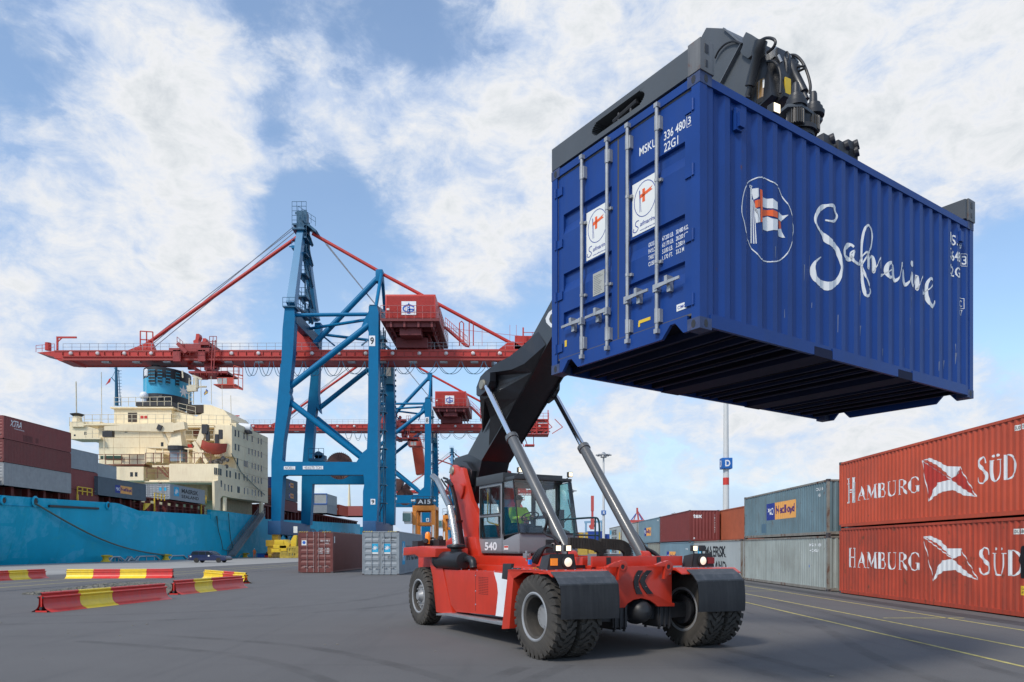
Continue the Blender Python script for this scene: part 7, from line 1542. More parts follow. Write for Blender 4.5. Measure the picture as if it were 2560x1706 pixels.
q = [WX(*Z3(*p), XS_+.2) for p in ((990, 1042), (1028, 1042), (1000, 1075), (982, 1090))]; b = MB(); b.prism(q, (.3, 0, 0)); sb(b, 'yellow_bracket', m_yel)
# superstructure
Y0 = 162.
b = MB(); xr = XS_+1.85
def zpx(y, Y): return W(0, 880+y/2.7514, Y).z
main = b
b.box(W(*Z3(680, 0), Y0).x, xr, Y0, 183, zpx(1000, Y0), zpx(490, Y0))
b.box(W(*Z3(680, 0), Y0).x, xr-9, Y0-.0, Y0+1, zpx(760, Y0), zpx(700, Y0)) if False else None
b.box(W(*Z3(850, 0), 160).x, W(*Z3(1035, 0), 160).x, 157, Y0+.01, zpx(885, 157), zpx(790, 157))
sup = sb(b, 'superstructure', m_cream)
b = MB(); b.box(W(*Z3(1163, 0), 152).x, xr, 152, Y0-.01, zpx(890, 152), zpx(772, 152)); b.box(W(*Z3(1163, 0), 152).x, xr, 152.4, Y0-.01, zpx(772, 152), zpx(772, 152)+.1); lw = sb(b, 'lower_deck_house', m_cream, sup)
b = MB(); b.box(W(*Z3(1030, 0), 153).x, W(*Z3(1163, 0), 153).x, 154, Y0-.01, zpx(785, 152), zpx(772, 152)); b.box(W(*Z3(1010, 0), 153).x, W(*Z3(1163, 0), 153).x, 154, Y0-.01, zpx(885, 152), zpx(875, 152)); b.box(W(*Z3(1010, 0), 153).x, W(*Z3(1470, 0), 152).x, 152.1, Y0-.01, zpx(897, 152), zpx(891, 152)); sb(b, 'deck_slab', m_cream, sup)
# side wall continues down to the hull with an opening and pillars
b = MB(); q = lambda x, y: WX(*Z3(x, y), XS_+.9)
qq = lambda x, y: (xr+.03, q(x, y).y, q(x, y).z)
b.prism([qq(1470, 890), qq(1590, 860), qq(1814, 1010), qq(1814, 1032), qq(1600, 1005), qq(1530, 990), qq(1512, 1010), qq(1512, 1092), qq(1474, 1088)], (-.5, 0, 0))
b.prism([qq(1797, 1033), qq(1813, 1034), qq(1813, 1112), qq(1797, 1110)], (-.5, 0, 0)); b.prism([qq(1545, 1001), qq(1556, 1003), qq(1556, 1095), qq(1545, 1093)], (-.5, 0, 0))
sb(b, 'side_plating', m_cream, sup)
b = MB(); b.box(-92, xr-4, 160, 182.9, 8, zpx(1000, Y0)-.01); sb(b, 'inner_wall', M('cream_painted_shade', (.42, .34, .2), .6, var=.2), sup)  # darker copy of the cream: shade behind the opening put into the colour
b = MB(); b.box(XS_+.1, XS_+1.0, q(1475, 1100).y, 183.5, hb(160)-1, hb(170)+.8); sb(b, 'bulwark', m_hull)
# windows of the side wall
ws_ = [(1617, 560), (1640, 566), (1677, 580), (1700, 588), (1735, 600), (1778, 612), (1797, 618), (1617, 655), (1640, 661), (1712, 684), (1735, 690), (1757, 696), (1778, 702), (1799, 708), (1632, 754), (1680, 768), (1690, 771), (1700, 774), (1735, 783), (1757, 790), (1778, 796), (1799, 802),
       (1474, 820), (1487, 822), (1501, 825), (1515, 828), (1557, 838), (1580, 842), (1620, 852), (1643, 856), (1678, 864), (1700, 868), (1735, 875), (1757, 880), (1778, 885), (1799, 889), (1518, 908), (1543, 932), (1568, 938), (1590, 942), (1634, 948), (1643, 950), (1680, 957), (1703, 960), (1735, 966), (1757, 970), (1778, 974), (1799, 978)]
for x, y in ws_:
    p = q(x, y); b = MB(); b.box(xr-.02, xr+.045, p.y-.33, p.y+.33, p.z-.72, p.z+.72); b.box(xr-.02, xr+.07, p.y-.42, p.y+.42, p.z-.86, p.z-.73, 1); sb(b, 'window', [m_win, m_cream], sup)
b = MB()
for y_ in (545, 640, 735, 815, 905): p_ = q(1700, y_*1.0+.25*90); b.box(xr-.01, xr+.02, Y0+.1, 182.9, p_.z-.05, p_.z+.04)
for y_ in (537, 590, 660, 705): p_ = W(*Z3(900, y_), Y0); b.box(W(*Z3(690, 0), Y0).x, W(*Z3(1260, 0), Y0).x, Y0-.02, Y0+.01, p_.z-.05, p_.z+.04)
for y_ in (Y0+5.2, Y0+10.5, Y0+15.8): b.box(xr-.01, xr+.018, y_-.04, y_+.04, zpx(1000, Y0), zpx(500, Y0))
sb(b, 'plate_seam', M('cream_seam', (.60, .46, .26), .6, var=.3, vs=1), sup); b = MB()
for x_ in (780, 960): b.box(W(*Z3(x_, 0), Y0).x-.04, W(*Z3(x_, 0), Y0).x+.04, Y0-.018, Y0+.01, zpx(760, Y0), zpx(510, Y0))
sb(b, 'plate_seam', M('cream_seam', (.60, .46, .26), .6, var=.3, vs=1), sup)
# bridge deck, wheelhouse, wings
b = MB(); Yb = Y0-1.5
b.box(W(*Z3(575, 0), Yb).x, xr-.8, Yb, 178, zpx(505, Yb), zpx(495, Yb)); b.box(W(*Z3(575, 0), Yb).x, W(*Z3(690, 0), Yb).x, Yb, Yb+6, zpx(600, Yb), zpx(590, Yb)); sb(b, 'bridge_deck', m_cream, sup)
b = MB(); b.box(W(*Z3(785, 0), Y0+2).x, W(*Z3(1180, 0), Y0+2).x, Y0+2, 177, zpx(490, Y0), zpx(378, Y0)); b.box(W(*Z3(785, 0), Y0+2).x-.6, W(*Z3(1200, 0), Y0+2).x, Y0+1.4, 177, zpx(380, Y0), zpx(370, Y0)); wh = sb(b, 'wheelhouse', m_cream, sup)
b = MB(); a = W(*Z3(1178, 410), Y0+3); b.prism([W(*Z3(*p), Y0+3) for p in ((1180, 408), (1230, 415), (1350, 445), (1400, 420), (1400, 362), (1450, 366), (1540, 400), (1592, 462), (1592, 495), (1180, 495))], (0, 14, 0)); sb(b, 'upper_deck_house', m_cream, sup)
b = MB(); b.box(W(*Z3(1285, 0), Y0+3).x, W(*Z3(1400, 0), Y0+3).x, Y0+2.9, Y0+6, zpx(420, Y0+3), zpx(365, Y0+3)); sb(b, 'louvre', M('louvre', (.05, .035, .025), .7, var=.3), sup); b = MB(); boxpx(b, 880, 942, 418, 483, Y0+1.95, Y0+2.2); sb(b, 'louvre', M('louvre', (.05, .035, .025), .7, var=.3), sup)
b = MB()
for x0, x1, y0, y1 in ((580, 595, 550, 572), (770, 787, 537, 555), (858, 876, 537, 555), (1107, 1124, 622, 650), (895, 914, 828, 858), (928, 945, 828, 858), (1180, 1195, 552, 572), (1490, 1508, 540, 565), (508, 520, 568, 580)): 
    Yq = 157 if y0 > 800 else Y0
    p = W(*Z3((x0+x1)/2, (y0+y1)/2), Yq-.02); w_ = (x1-x0)/2.75/F*Yq/2; h_ = (y1-y0)/2.75/F*Yq/2; b = MB(); b.box(p.x-w_, p.x+w_, Yq-.04, Yq+.02, p.z-h_, p.z+h_); sb(b, 'window', m_win, sup)
for x0 in (966, 992): b = MB(); boxpx(b, x0, x0+20, 440, 462, Y0+1.93, Y0+2.05); sb(b, 'fire_locker', M('locker_red', (.5, .03, .02), .5), sup)
b = MB(); boxpx(b, 478, 690, 480, 600, Y0+4, Y0+9); boxpx(b, 490, 575, 480, 515, Y0+3.4, Y0+9.5); p = W(*Z3(532, 445), Y0+6); b.lathe([(1.3, -2.2), (.9, 0), (.7, .3)], 10, p, (0, 0, 1)); wing = sb(b, 'bridge_wing', m_cream, sup)
b = MB(); b.lathe([(.9, 0), (1.6, .5), (.5, .8)], 10, p, (0, 0, 1)); sb(b, 'radar_base', m_dark, wing)
# balconies on the right of the aft face; flat panel painted with recess shade
b = MB(); boxpx(b, 1275, 1470, 508, 700, Y0-.06, Y0+.0); rc = sb(b, 'recess_shade_panel', M('cream_painted_shade'), sup)
b = MB()
for y_ in (512, 602, 690): a, c = W(*Z3(1272, y_), Y0-2.5), W(*Z3(1480, y_), Y0-2.5); b.box(a.x, c.x, Y0-2.5, Y0-.07, a.z-.25, a.z+.1)
b.box(W(*Z3(1475, 0), Y0-2.5).x, xr, Y0-2.5, Y0-.07, zpx(720, Y0-2.5), zpx(505, Y0-2.5)); sb(b, 'balcony', m_cream, sup)
b = MB(); boxpx(b, 1330, 1370, 515, 580, Y0-.12, Y0-.07); sb(b, 'door', M('door_brown', (.18, .06, .04), .6), sup)
b = MB(); boxpx(b, 1290, 1330, 636, 668, Y0-.12, Y0-.07); sb(b, 'fire_locker', M('locker_red'), sup)
m_rw = M('rail_cream', (.62, .55, .4), .5); m_rb = M('rail_brown', (.20, .07, .04), .6)
b = MB()
for x0, y0, x1, y1, Y in ((785, 375, 1180, 370, Y0+1.4), (580, 495, 1180, 490, Yb), (1180, 490, 1590, 500, Yb), (1275, 602, 1470, 602, Y0-2.5), (1275, 690, 1380, 690, Y0-2.5), (1225, 412, 1345, 440, Y0+2.8), (590, 592, 680, 592, Yb), (478, 512, 580, 512, Y0+3.4)):
    b.rails(W(*Z3(x0, y0), Y), W(*Z3(x1, y1), Y), 2.0, 1.7, .09)
sb(b, 'railing', m_rw, sup)
b = MB(); b.rails(W(*Z3(672, 772), 158), W(*Z3(1000, 772), 158), 2.1, 1.9, .12); b.rails(W(*Z3(1000, 764), 154), W(*Z3(1450, 764), 152.2), 2.1, 1.9, .12); b.rails(W(*Z3(1010, 868), 154), W(*Z3(1160, 868), 154), 2.1, 1.9, .12)
b.box(W(*Z3(672, 0), 158).x, W(*Z3(1000, 0), 158).x, 157.5, 160, zpx(783, 158), zpx(775, 158)); sb(b, 'railing', m_rb, sup)
b = MB(); b.beam(W(*Z3(1085, 790), 153.5), W(*Z3(1150, 860), 153.5), .4, .3); b.beam(W(*Z3(1115, 785), 153.5), W(*Z3(1160, 840), 153.5), .2, .2); b.beam(W(*Z3(1090, 892), 153.5), W(*Z3(1140, 940), 153.5), .4, .3); sb(b, 'stair', m_rb, sup)
b = MB(); b.box(W(*Z3(1180, 0), 158).x, W(*Z3(1440, 0), 158).x, 157, 161.9, zpx(900, 158)-4, zpx(902, 158)); sb(b, 'deck_shadow_wall', M('cream_painted_shade'), sup)  # under-deck shadow put into the wall's colour
b = MB(); a, c = W(*Z3(1005, 660), 156), W(*Z3(1340, 672), 156); b.prism([a, c, c+Vector((0, 0, .25)), a+Vector((0, 0, .25))], (0, 4, 0)); 
for x_ in (1005, 1068, 1120, 1240, 1295): p_ = W(*Z3(x_, 668), 156); b.beam(p_, (p_.x, 156, zpx(765, 156)), .18, .18)
b.box(W(*Z3(1010, 0), 158).x, W(*Z3(1120, 0), 158).x, 157, 161.5, zpx(760, 158), zpx(700, 158)); sb(b, 'awning', m_cream, sup)
b = MB(); b.box(W(*Z3(835, 0), 158.5).x, W(*Z3(1000, 0), 158.5).x, 158.5, 161.9, zpx(770, 158), zpx(705, 158)); sb(b, 'deck_house', m_cream, sup)
b = MB(); boxpx(b, 690, 832, 715, 735, 158, 161); sb(b, 'green_cover', M('dark_green', (.02, .06, .04), .7), sup)
# vents, lifeboat davits, deck crane
b = MB(); p = W(*Z3(1225, 652), 157); zt_ = zpx(530, 157); h_ = zt_-p.z
w0 = 95/2.75/F*157/2; b.hexa([p+Vector((-w0, -w0, 0)), p+Vector((w0, -w0, 0)), p+Vector((w0, w0, 0)), p+Vector((-w0, w0, 0)), p+Vector((-w0*.5, -w0*.5, h_)), p+Vector((w0*.5, -w0*.5, h_)), p+Vector((w0*.5, w0*.5, h_)), p+Vector((-w0*.5, w0*.5, h_))]); dc = sb(b, 'deck_crane', m_cream, sup, bevel=.1)
b = MB(); b.lathe([(2.1, -.9), (2.1, 0)], 16, p, (0, 0, 1)); b.box(p.x-1.4, p.x+1.4, 156, 158.5, zpx(755, 157), p.z-.9, 1); sb(b, 'crane_pedestal', [m_dark, M('grey_blue', (.22, .27, .32), .5)], dc)
b = MB(); a, c = W(*Z3(1200, 522), 156), W(*Z3(722, 528), 154); b.beam(a, c, 1.6, 2.1, .8, .9); b.beam(a+Vector((2.5, 0, .4)), a, 1.6, 1.6); b.box(c.x-.3, c.x+1.8, 153.5, 154.5, c.z-1.8, c.z-.6, 1); b.beam(c+Vector((-.2, 0, -1)), c+Vector((-.2, 0, -12)), .12, .12); b.lathe([(.5, -.3), (.5, .3)], 10, c+Vector((.9, 0, -10)), (0, 1, 0), mi=2); b.tube([c+Vector((.9, 0, -10.5)), c+Vector((.9, 0, -11.6)), c+Vector((.4, 0, -12)), c+Vector((.3, 0, -11.5))], .12, 6, 3)
b.tube([W(*Z3(1108, 520), 156), W(*Z3(1160, 640), 156)], .35, 8); b.beam(W(*Z3(1095, 538), 155), W(*Z3(1108, 505), 155), .9, .9, mi=1); sb(b, 'crane_jib', [m_cream, m_dark, m_yel, m_cred], dc)
b = MB(); b.beam(W(*Z3(1408, 530), 156), W(*Z3(1350, 690), 156), .9, 1.3); b.beam(W(*Z3(1350, 690), 156), W(*Z3(1348, 765), 156), .8, 1.2); b.beam(W(*Z3(1335, 620), 155), W(*Z3(1425, 765), 155), .6, .7); b.beam(W(*Z3(1335, 765), 155), W(*Z3(1400, 680), 155), .5, .6)
b.beam(W(*Z3(1518, 570), 158), W(*Z3(1485, 640), 158), .5, .6); b.beam(W(*Z3(1495, 600), 158), W(*Z3(1540, 760), 158), .5, .6); b.box(*(lambda p: (p.x-.6, p.x+.6, 155, 156.2, p.z-1, p.z+1))(W(*Z3(1405, 530), 155)), 1)
for x_, y_ in ((1430, 580), (1492, 600), (1518, 568)): p_ = W(*Z3(x_, y_), 155.5); b.box(p_.x-.35, p_.x+.35, 155.2, 155.8, p_.z-1, p_.z+1, 1)
sb(b, 'davit', [m_cream, m_dark], sup)
# lifeboat
lb = W(*Z3(1470, 662), 155); b = MB(); n = 13; Lb = 176/2.75/F*155
vs = []; 
for i in range(n):
    t_ = i/(n-1)*2-1; w_ = (1-abs(t_)**3)*1.5+.05; sheer = .5*t_*t_; y_ = lb.x+t_*Lb/2
    for k in range(9): a = -math.pi/2+math.pi*(k/8-0)*1.0; ang = math.pi*k/8; vs.append((y_, lb.y-math.cos(ang)*w_, lb.z+.9+sheer-math.sin(ang)*(2.3-.5*abs(t_)**2)*(1 if k not in (0, 8) else 0)))
fs = [(i*9+k, i*9+k+1, (i+1)*9+k+1, (i+1)*9+k) for i in range(n-1) for k in range(8)]+[(i*9, (i+1)*9, (i+1)*9+8, i*9+8) for i in range(n-1)]
sl = Matrix.Translation(lb) @ Matrix.Rotation(R(9), 4, 'Y') @ Matrix.Translation(-lb); b.add([tuple(sl @ Vector(v)) for v in vs], fs)
o = b.build('lifeboat', M('lifeboat_red', (.36, .055, .035), .5, var=.08), None, smooth=True); tag(o, 'open red-orange lifeboat hanging in its davits on the cream superstructure', 'lifeboat')
# funnel
fc_ = W(*Z3(1155, 340), 176); Hf = zpx(150, 176)-zpx(352, 176); aX, aY = 9.2*.98/2+.4, 7.
def ell(z, k, dx=0, n=28, sh=0): return [(fc_.x+math.cos(i*2*math.pi/n)*aX*k+sh, fc_.y+math.sin(i*2*math.pi/n)*aY*k, z) for i in range(n)]
def band(z0, z1, mi, k0=1, k1=1):
    b = MB(); n = 28; A_ = ell(z0, k0)+ell(z1, k1); b.add(A_, [(i, (i+1) % n, n+(i+1) % n, n+i) for i in range(n)]+[tuple(range(n, 2*n)), tuple(range(n-1, -1, -1))]); return b
zf0 = zpx(352, 176); fn_ = sb(band(zf0+.9, zf0+4.7, 0), 'funnel', M('funnel_blue', (.045, .36, .56), .45, var=.05), sup, smooth=True)
sb(band(zf0+4.71, zf0+Hf, 0, 1, .99), 'funnel_top', M('funnel_black', (.025, .026, .03), .5), fn_, smooth=True); sb(band(zf0-.8, zf0+.89, 0, 1.02, 1.01), 'funnel_foot', M('funnel_black'), fn_, smooth=True)
b = MB(); b.lathe([(1., 0), (1., 2.)], 14, (fc_.x-2.4, fc_.y-1, zf0+Hf-.3), (0, 0, 1)); sb(b, 'funnel_pipe', m_dark, fn_, smooth=True)
for i, x_ in enumerate((1033, 1056, 1097, 1138, 1176)):
    p_ = W(*Z3(x_, 220), 169); ux = (p_.x-fc_.x)/aX; ux = max(-.98, min(.98, ux)); yy = fc_.y-aY*math.sqrt(1-ux*ux)-.05; b = MB(); n_ = Vector((ux/aX, -(1-ux*ux)**.5/aY, 0)).normalized(); tt = Vector((-n_.y, n_.x, 0)); c_ = Vector((p_.x, yy, zf0+4.75))
    w_ = .5 if i else .3; P_ = [c_-tt*w_+Vector((0, 0, -1.5)), c_+tt*w_+Vector((0, 0, -1.5)), c_+tt*w_+Vector((0, 0, 1.5)), c_-tt*w_+Vector((0, 0, 1.5))]; b.prism(P_, n_*.25)
    sb(b, 'funnel_louvre', M('louvre_dark', (.015, .03, .04), .5, var=.4, vs=8), fn_)
    b = MB()
    for k in range(5): b.beam(c_-tt*w_+Vector((0, 0, -1.5+k*.75))+n_*.3, c_+tt*w_+Vector((0, 0, -1.5+k*.75))+n_*.3, .12, .12)
    sb(b, 'louvre_bar', M('funnel_blue'), fn_)
b = MB(); cst = Vector((fc_.x+aX*.95, fc_.y-aY*.31, zf0+2.3)); tt = Vector((.55, .83, 0)).normalized(); st = star(0, 0, 1.5, 7, .36); b.prism([cst+tt*s_+Vector((0, 0, z_)) for s_, z_ in st], Vector((.83, -.55, 0))*.3); sb(b, 'star', m_white, fn_)
b = MB(); b.sphere(W(*Z3(990, 303), 168), .95, 14, 10, (1, 1, 1.05)); b.lathe([(.6, -2), (.6, -.8)], 10, W(*Z3(990, 303), 168), (0, 0, 1)); sb(b, 'radome', m_white, sup, smooth=True)
b = MB(); p_ = W(*Z3(1014, 290), 170); b.lathe([(.35, 0), (.35, 4), (.7, 4.2), (.7, 5.6), (.3, 5.9)], 10, p_, (0, 0, 1)); sb(b, 'antenna', m_white, sup, smooth=True)
b = MB(); boxpx(b, 932, 1185, 345, 372, 166, 170); p_ = W(*Z3(1040, 318), 170); b.tube([p_, p_+Vector((3, 0, 0))], 1., 10); sb(b, 'roof_locker', m_dark, sup)
# masts
b = MB(); a, c = W(*Z3(803, 370), 165), W(*Z3(799, 108), 165); b.tube([a, c], [.42, .28], 8); b.beam(W(*Z3(803, 370), 165)+Vector((.9, 0, 0)), W(*Z3(815, 125), 165), .12, .12)
for k in range(12): z_ = a.z+(c.z-a.z)*k/12; b.beam((a.x, 165, z_), (a.x+1.1, 165, z_), .08, .08)
b.beam(W(*Z3(785, 112), 165), W(*Z3(822, 135), 165), .15, .15); b.beam(W(*Z3(765, 175), 165), W(*Z3(800, 215), 165), .15, .15); b.beam(W(*Z3(770, 180), 165), W(*Z3(797, 120), 165), .06, .06); sb(b, 'signal_mast', m_cdark, ship)
q_ = [W(*Z3(*p), 165) for p in ((763, 180), (757, 208), (745, 216), (724, 230), (740, 206), (750, 186))]; b = MB(); b.prism(q_, (0, .06, 0)); o = b.build('flag', M('flag_red', (.45, .03, .03), .7)); tag(o, 'small red flag flying from the signal mast left of the funnel', 'flag')
b = MB(); 
for x_, y0, y1, r_ in ((526, 430, 205, .14), (700, 490, 140, .08), (1455, 360, 170, .07), (1590, 450, 300, .07), (1384, 350, 200, .08), (1530, 400, 230, .05)): b.tube([W(*Z3(x_, y0), 168), W(*Z3(x_-3, y1), 168)], r_, 6)
b.tube([W(*Z3(1290, 240), 170), W(*Z3(1420, 240), 170)], .2, 6); b.tube([W(*Z3(1355, 250), 170), W(*Z3(1352, 180), 170)], .5, 8); b.beam(W(*Z3(1325, 165), 170), W(*Z3(1388, 190), 170), .3, .5); b.beam(W(*Z3(1290, 255), 170), W(*Z3(1355, 250), 170), .8, 1.4); b.beam(W(*Z3(1255, 130), 172), W(*Z3(1258, 180), 172), .3, .3)
for x_ in (1300, 1330): b.tube([W(*Z3(x_, 360), 170), W(*Z3(x_+2, 180), 170)], .12, 6)
for k in range(6): b.beam(W(*Z3(1300, 340-k*28), 170), W(*Z3(1332, 340-k*28), 170), .1, .1)
sb(b, 'aerial', m_rw, ship)
for j, (m_, pts) in enumerate(((M('flag_blue', (.01, .05, .3), .7), ((1405, 300), (1402, 285), (1420, 255), (1431, 268), (1428, 285))), )):
    b = MB(); b.prism([W(*Z3(*p), 168) for p in pts], (0, .06, 0)); o = b.build('flag', m_); tag(o, 'small blue flag with a yellow cross flying right of the funnel', 'flag')
    b = MB(); b.prism([W(*Z3(*p), 167.97) for p in ((1403, 290), (1429, 272), (1430, 277), (1404, 296))], (0, .05, 0)); b.prism([W(*Z3(*p), 167.96) for p in ((1413, 266), (1418, 260), (1419, 290), (1414, 294))], (0, .05, 0)); b.build('flag_cross', m_yel, o)
b = MB(); p_ = W(*Z3(1683, 520), 168); b.lathe([(0, -1.6), (.9, -1.3), (.95, 1.3), (0, 1.6)], 14, p_, (1, .2, -.1)); b.box(p_.x-1, p_.x+1.4, 167, 169, p_.z-1.4, p_.z-.8, 1); b.build('x', m_white) if False else sb(b, 'life_raft_canister', [m_white, m_dark], sup, smooth=True)
b = MB(); p_ = W(*Z3(1520, 765), 156); 
for k in range(14): b.sphere(p_+Vector((random.uniform(-2.6, 2.2), random.uniform(-.8, .8), random.uniform(-1.2, .9))), random.uniform(.35, .6), 7, 5)
sb(b, 'covered_gear', M('tarpaulin', (.12, .11, .1), .8, var=.4, vs=4), sup)
# hull fittings
for x_, y_, r_ in ((20, 1022, .5), (238, 1030, .6), (738, 1058, .5)):
    b = MB(); p_ = SX(*Z3(x_, y_)); b.lathe([(r_, -.1), (r_*1.25, .12), (r_*.85, .25), (r_*.7, .05)], 20, p_, (1, 0, 0)); b.lathe([(r_*.72, 0), (r_*.72, .14)], 20, p_, (1, 0, 0), mi=1); sb(b, 'mooring_port', [m_hull, m_dark])
b = MB(); b.beam(SX(*Z3(336, 1060)), SX(*Z3(676, 1078)), .3, .3); b.beam(SX(*Z3(1465, 1126)), SX(*Z3(1525, 1129)), .2, .2); sb(b, 'rubbing_strake', m_dark)
b = MB()
for pts in (((1475, 1130), (1490, 1230), (1510, 1300), (1520, 1360), (1560, 1370), (1620, 1340)), ((1560, 1110), (1565, 1200), (1575, 1290), (1590, 1350)), ((1480, 1130), (1485, 1180))): b.tube([SX(*Z3(*p))+Vector((.4, 0, 0)) for p in pts], .09, 5)
b.tube([q(1590, 700)+Vector((.1, 0, 0)), q(1650, 830)+Vector((.3, 0, 0)), q(1740, 920)+Vector((.3, 0, 0)), q(1812, 985)+Vector((.3, 0, 0))], .09, 5); sb(b, 'hanging_line', M('rope_teal', (.05, .12, .12), .8))
# ship name letters further forward
fH = Face(MINV[ship.name] @ Vector((XS_+.00556*230+.1, 192, 0)), (0, 1, 0), (1, 0, 0)); lettering(fH, 'MAERSK LINE', 0, 4.6, 95, 3.8, M('hull_letter', (.02, .13, .22), .5), ship)
# mooring rope, bollards, gangway
a, c = WX(*Z3(238, 1040), XS_+.3), W(413, 1399, 130); b = MB(); c = Vector((QX+1, 130, .9)); b.tube([a.lerp(c, k/16)+Vector((0, 0, -1.5*math.sin(math.pi*k/16))) for k in range(17)], .13, 6); o = b.build('mooring_rope', M('rope_green', (.10, .14, .12), .8)); tag(o, 'long taut mooring rope from the hull down to a yellow bollard', 'rope')
for i, (px_, lb_) in enumerate(((264, 'nearest yellow bollard on the quay edge, left of the parked car'), (415, 'yellow bollard on the quay edge that holds the long mooring rope'), (613, 'yellow bollard on the quay edge right of the parked car'), (240, ''))):
    if not lb_: continue
    Yb_ = (QX+1)*F/(px_-CX); b = MB(); b.lathe([(.75, 0), (.6, .15), (.45, .3), (.42, .7), (.62, .85), (.6, 1.05), (0, 1.1)], 16, (0, 0, 0), (0, 0, 1)); b.box(-.3, .9, -.3, .3, .75, 1.02); o = b.build('bollard', m_yel, smooth=True); o.location = (QX+1, Yb_, .006); tag(o, lb_, 'bollard', 'yellow bollards on the quay edge')
m_sil = M('fender_rail', (.5, .52, .54), .45, .4, var=.1)
for i, (x0, x1) in enumerate(((748, 858), (878, 928), (936, 1098), (1165, 1285), (1290, 1322), (1640, 1680))):
    y0 = (QX+.6)*F/(Z3(x0, 0)[0]-CX); y1 = (QX+.6)*F/(Z3(x1, 0)[0]-CX); b = MB(); w_ = QX+.6
    b.tube([(w_, y0, 0), (w_, y0+1.2, .75), (w_, y1-1.4, .75), (w_, y1, .1)], .11, 8); b.tube([(w_-.5, y0, 0), (w_-.5, y0+1.2, .75), (w_-.5, y1-1.4, .75), (w_-.5, y1, .1)], .11, 8)
    for k in range(3): yk = y0+1.2+(y1-y0-2.6)*k/2; b.tube([(w_, yk, .75), (w_-.5, yk, .75)], .06, 6); b.tube([(w_-.25, yk, 0), (w_-.25, yk, .75)], .06, 6)
    o = b.build('edge_rail', m_sil, smooth=True); tag(o, 'low silver tube rail on the quay edge, number %s counted from the left' % ('one', 'two', 'three', 'four', 'five', 'six')[i], 'rail', 'low silver rails on the quay edge')
gt = thing('gangway', 'long grey gangway sloping up the blue hull from the quay', 'gangway', (-62.6, 160, 0)); b = MB()
a, c = W(*Z3(1592, 1402), 159), W(*Z3(1778, 1118), 178); a.z = max(.2, a.z); a.x = -62.9+.9; c.x = -62.2+.4
off_ = Vector((62.6, -160, 0)); b.beam(a+off_, c+off_, 1.6, .5); b.build('walkway', M('gangway_grey', (.25, .26, .27), .5, .3, var=.2), gt)
b = MB()
for dx in (-.8, .8): b.rails(a+off_+Vector((dx, 0, 0)), c+off_+Vector((dx, 0, 0)), 1.6, 1.1, .09)
b.build('handrail', M('gangway_grey'), gt)
# containers on board
SG = 'containers on the deck of the ship'
def scon(lab, px0, px1, py0, py1, zfn, X, pt_, H=2.9, wd_=2.75, doors=True, L_=None, **k):
    a = WX(*zfn(px0, py0), X); c = WX(*zfn(px1, py1), X); return container(lab, (X+.00556*a.y-wd_, a.y, a.z), -.00556, L_ or (c.y-a.y), wd_, H, pt_, SG, doors, casts=False, **k), a
c_x = M('xtra_red', (.22, .045, .04), .55, var=.08, dirt=.2); c_x2 = M('dark_red', (.17, .035, .03), .55, var=.1, dirt=.2); c_gs = M('ship_grey', (.30, .31, .31), .55, var=.1, dirt=.3, dirtc=(.2, .2, .2))
c, a = scon('maroon container with small slanted white lettering, topmost at the left edge of the picture', 25, 490, 595, 0, Z3, XS_, c_x); zx = a.z; ya_ = a.y; Lx = c.L
lettering(c.right, 'XTRA', 1.2, 1.75, 2.1, .8, m_textw, c.t, slant=.25); lettering(c.right, 'INTERNATIONAL', 1.9, 1.45, 1.9, .14, m_textw, c.t)
polys(c.right, [rect(3.6, .15, 5.4, 1.0), rect(6., .3, 6.6, .95)], M('patch_maroon', (.13, .028, .025), .6), c.t, 'paint_patch')
container('dark red container in the middle of the leftmost stack on the ship', (XS_+.5-2.75, ya_, zx-2.93), -.00556, Lx, 2.75, 2.9, c_x2, SG, True, casts=False)
container('weathered grey container at the bottom of the leftmost stack on the ship', (XS_+.5-2.75, ya_, zx-5.86), -.00556, Lx, 2.75, 2.9, c_gs, SG, True, casts=False)
for i, (lab, pt_, dz) in enumerate((('short grey container on top of the second stack, right of the leftmost stack', c_mg, -.2), ('short dark red container in the middle of the second stack', c_x, -3.15), ('short maroon container low in the second stack, beside the slate grey one', c_tex, -6.1))):
    container(lab, (XS_-.0-2.75, ya_+Lx+.6, zx+dz-1.9), -.00556, 7.0, 2.75, 2.92, pt_, SG, False, casts=False)
c, a = scon('slate grey container with blue and orange logo panel in front of the cream superstructure', 675, 1005, 985, 0, Z3, XS_, c_slate); a0 = (WX(*Z3(795, 0), XS_).y-a.y); a1 = (WX(*Z3(910, 0), XS_).y-a.y); pno(c, a0, .75, a1-a0, 1.25, c.right)
container('slate grey container standing beside the one with the logo panel, its doors showing', (c.t.location.x-2.8, c.t.location.y, c.t.location.z), -.00556, c.L, 2.75, 2.9, c_slate, SG, True, casts=False) if False else None
c, a = scon('grey container lettered in black with a blue star panel, beside the cream superstructure', 1170, 1410, 1015, 0, Z3, XS_, c_mg); f_ = lambda x: WX(*Z3(x, 0), XS_).y-a.y
polys(c.right, [rect(f_(1197), .8, f_(1232), 2.5)], m_star, c.t, 'logo_panel'); polys(c.right, [star((f_(1197)+f_(1232))/2, 1.65, .75)], m_textw, c.t, 'star', .007)
lettering(c.right, 'MAERSK', f_(1250), 1.55, f_(1365)-f_(1250), .85, m_text, c.t); lettering(c.right, 'SEALAND', f_(1250), .6, f_(1368)-f_(1250), .65, m_text, c.t)
fd_ = Face((0, 0, 0), (1, 0, 0), (0, -1, 0))
for x_ in (.7, 1.6): polys(fd_, [rect(x_, 1.6, x_+.45, 2.2)], m_star, c.t, 'logo_panel', -.01)
lx = c.t.location; container('grey container seen end-on left of the star-panel one', (lx.x-2.85, lx.y+.3, lx.z), -.00556, c.L, 2.75, 2.9, c_mg, SG, True, casts=False)
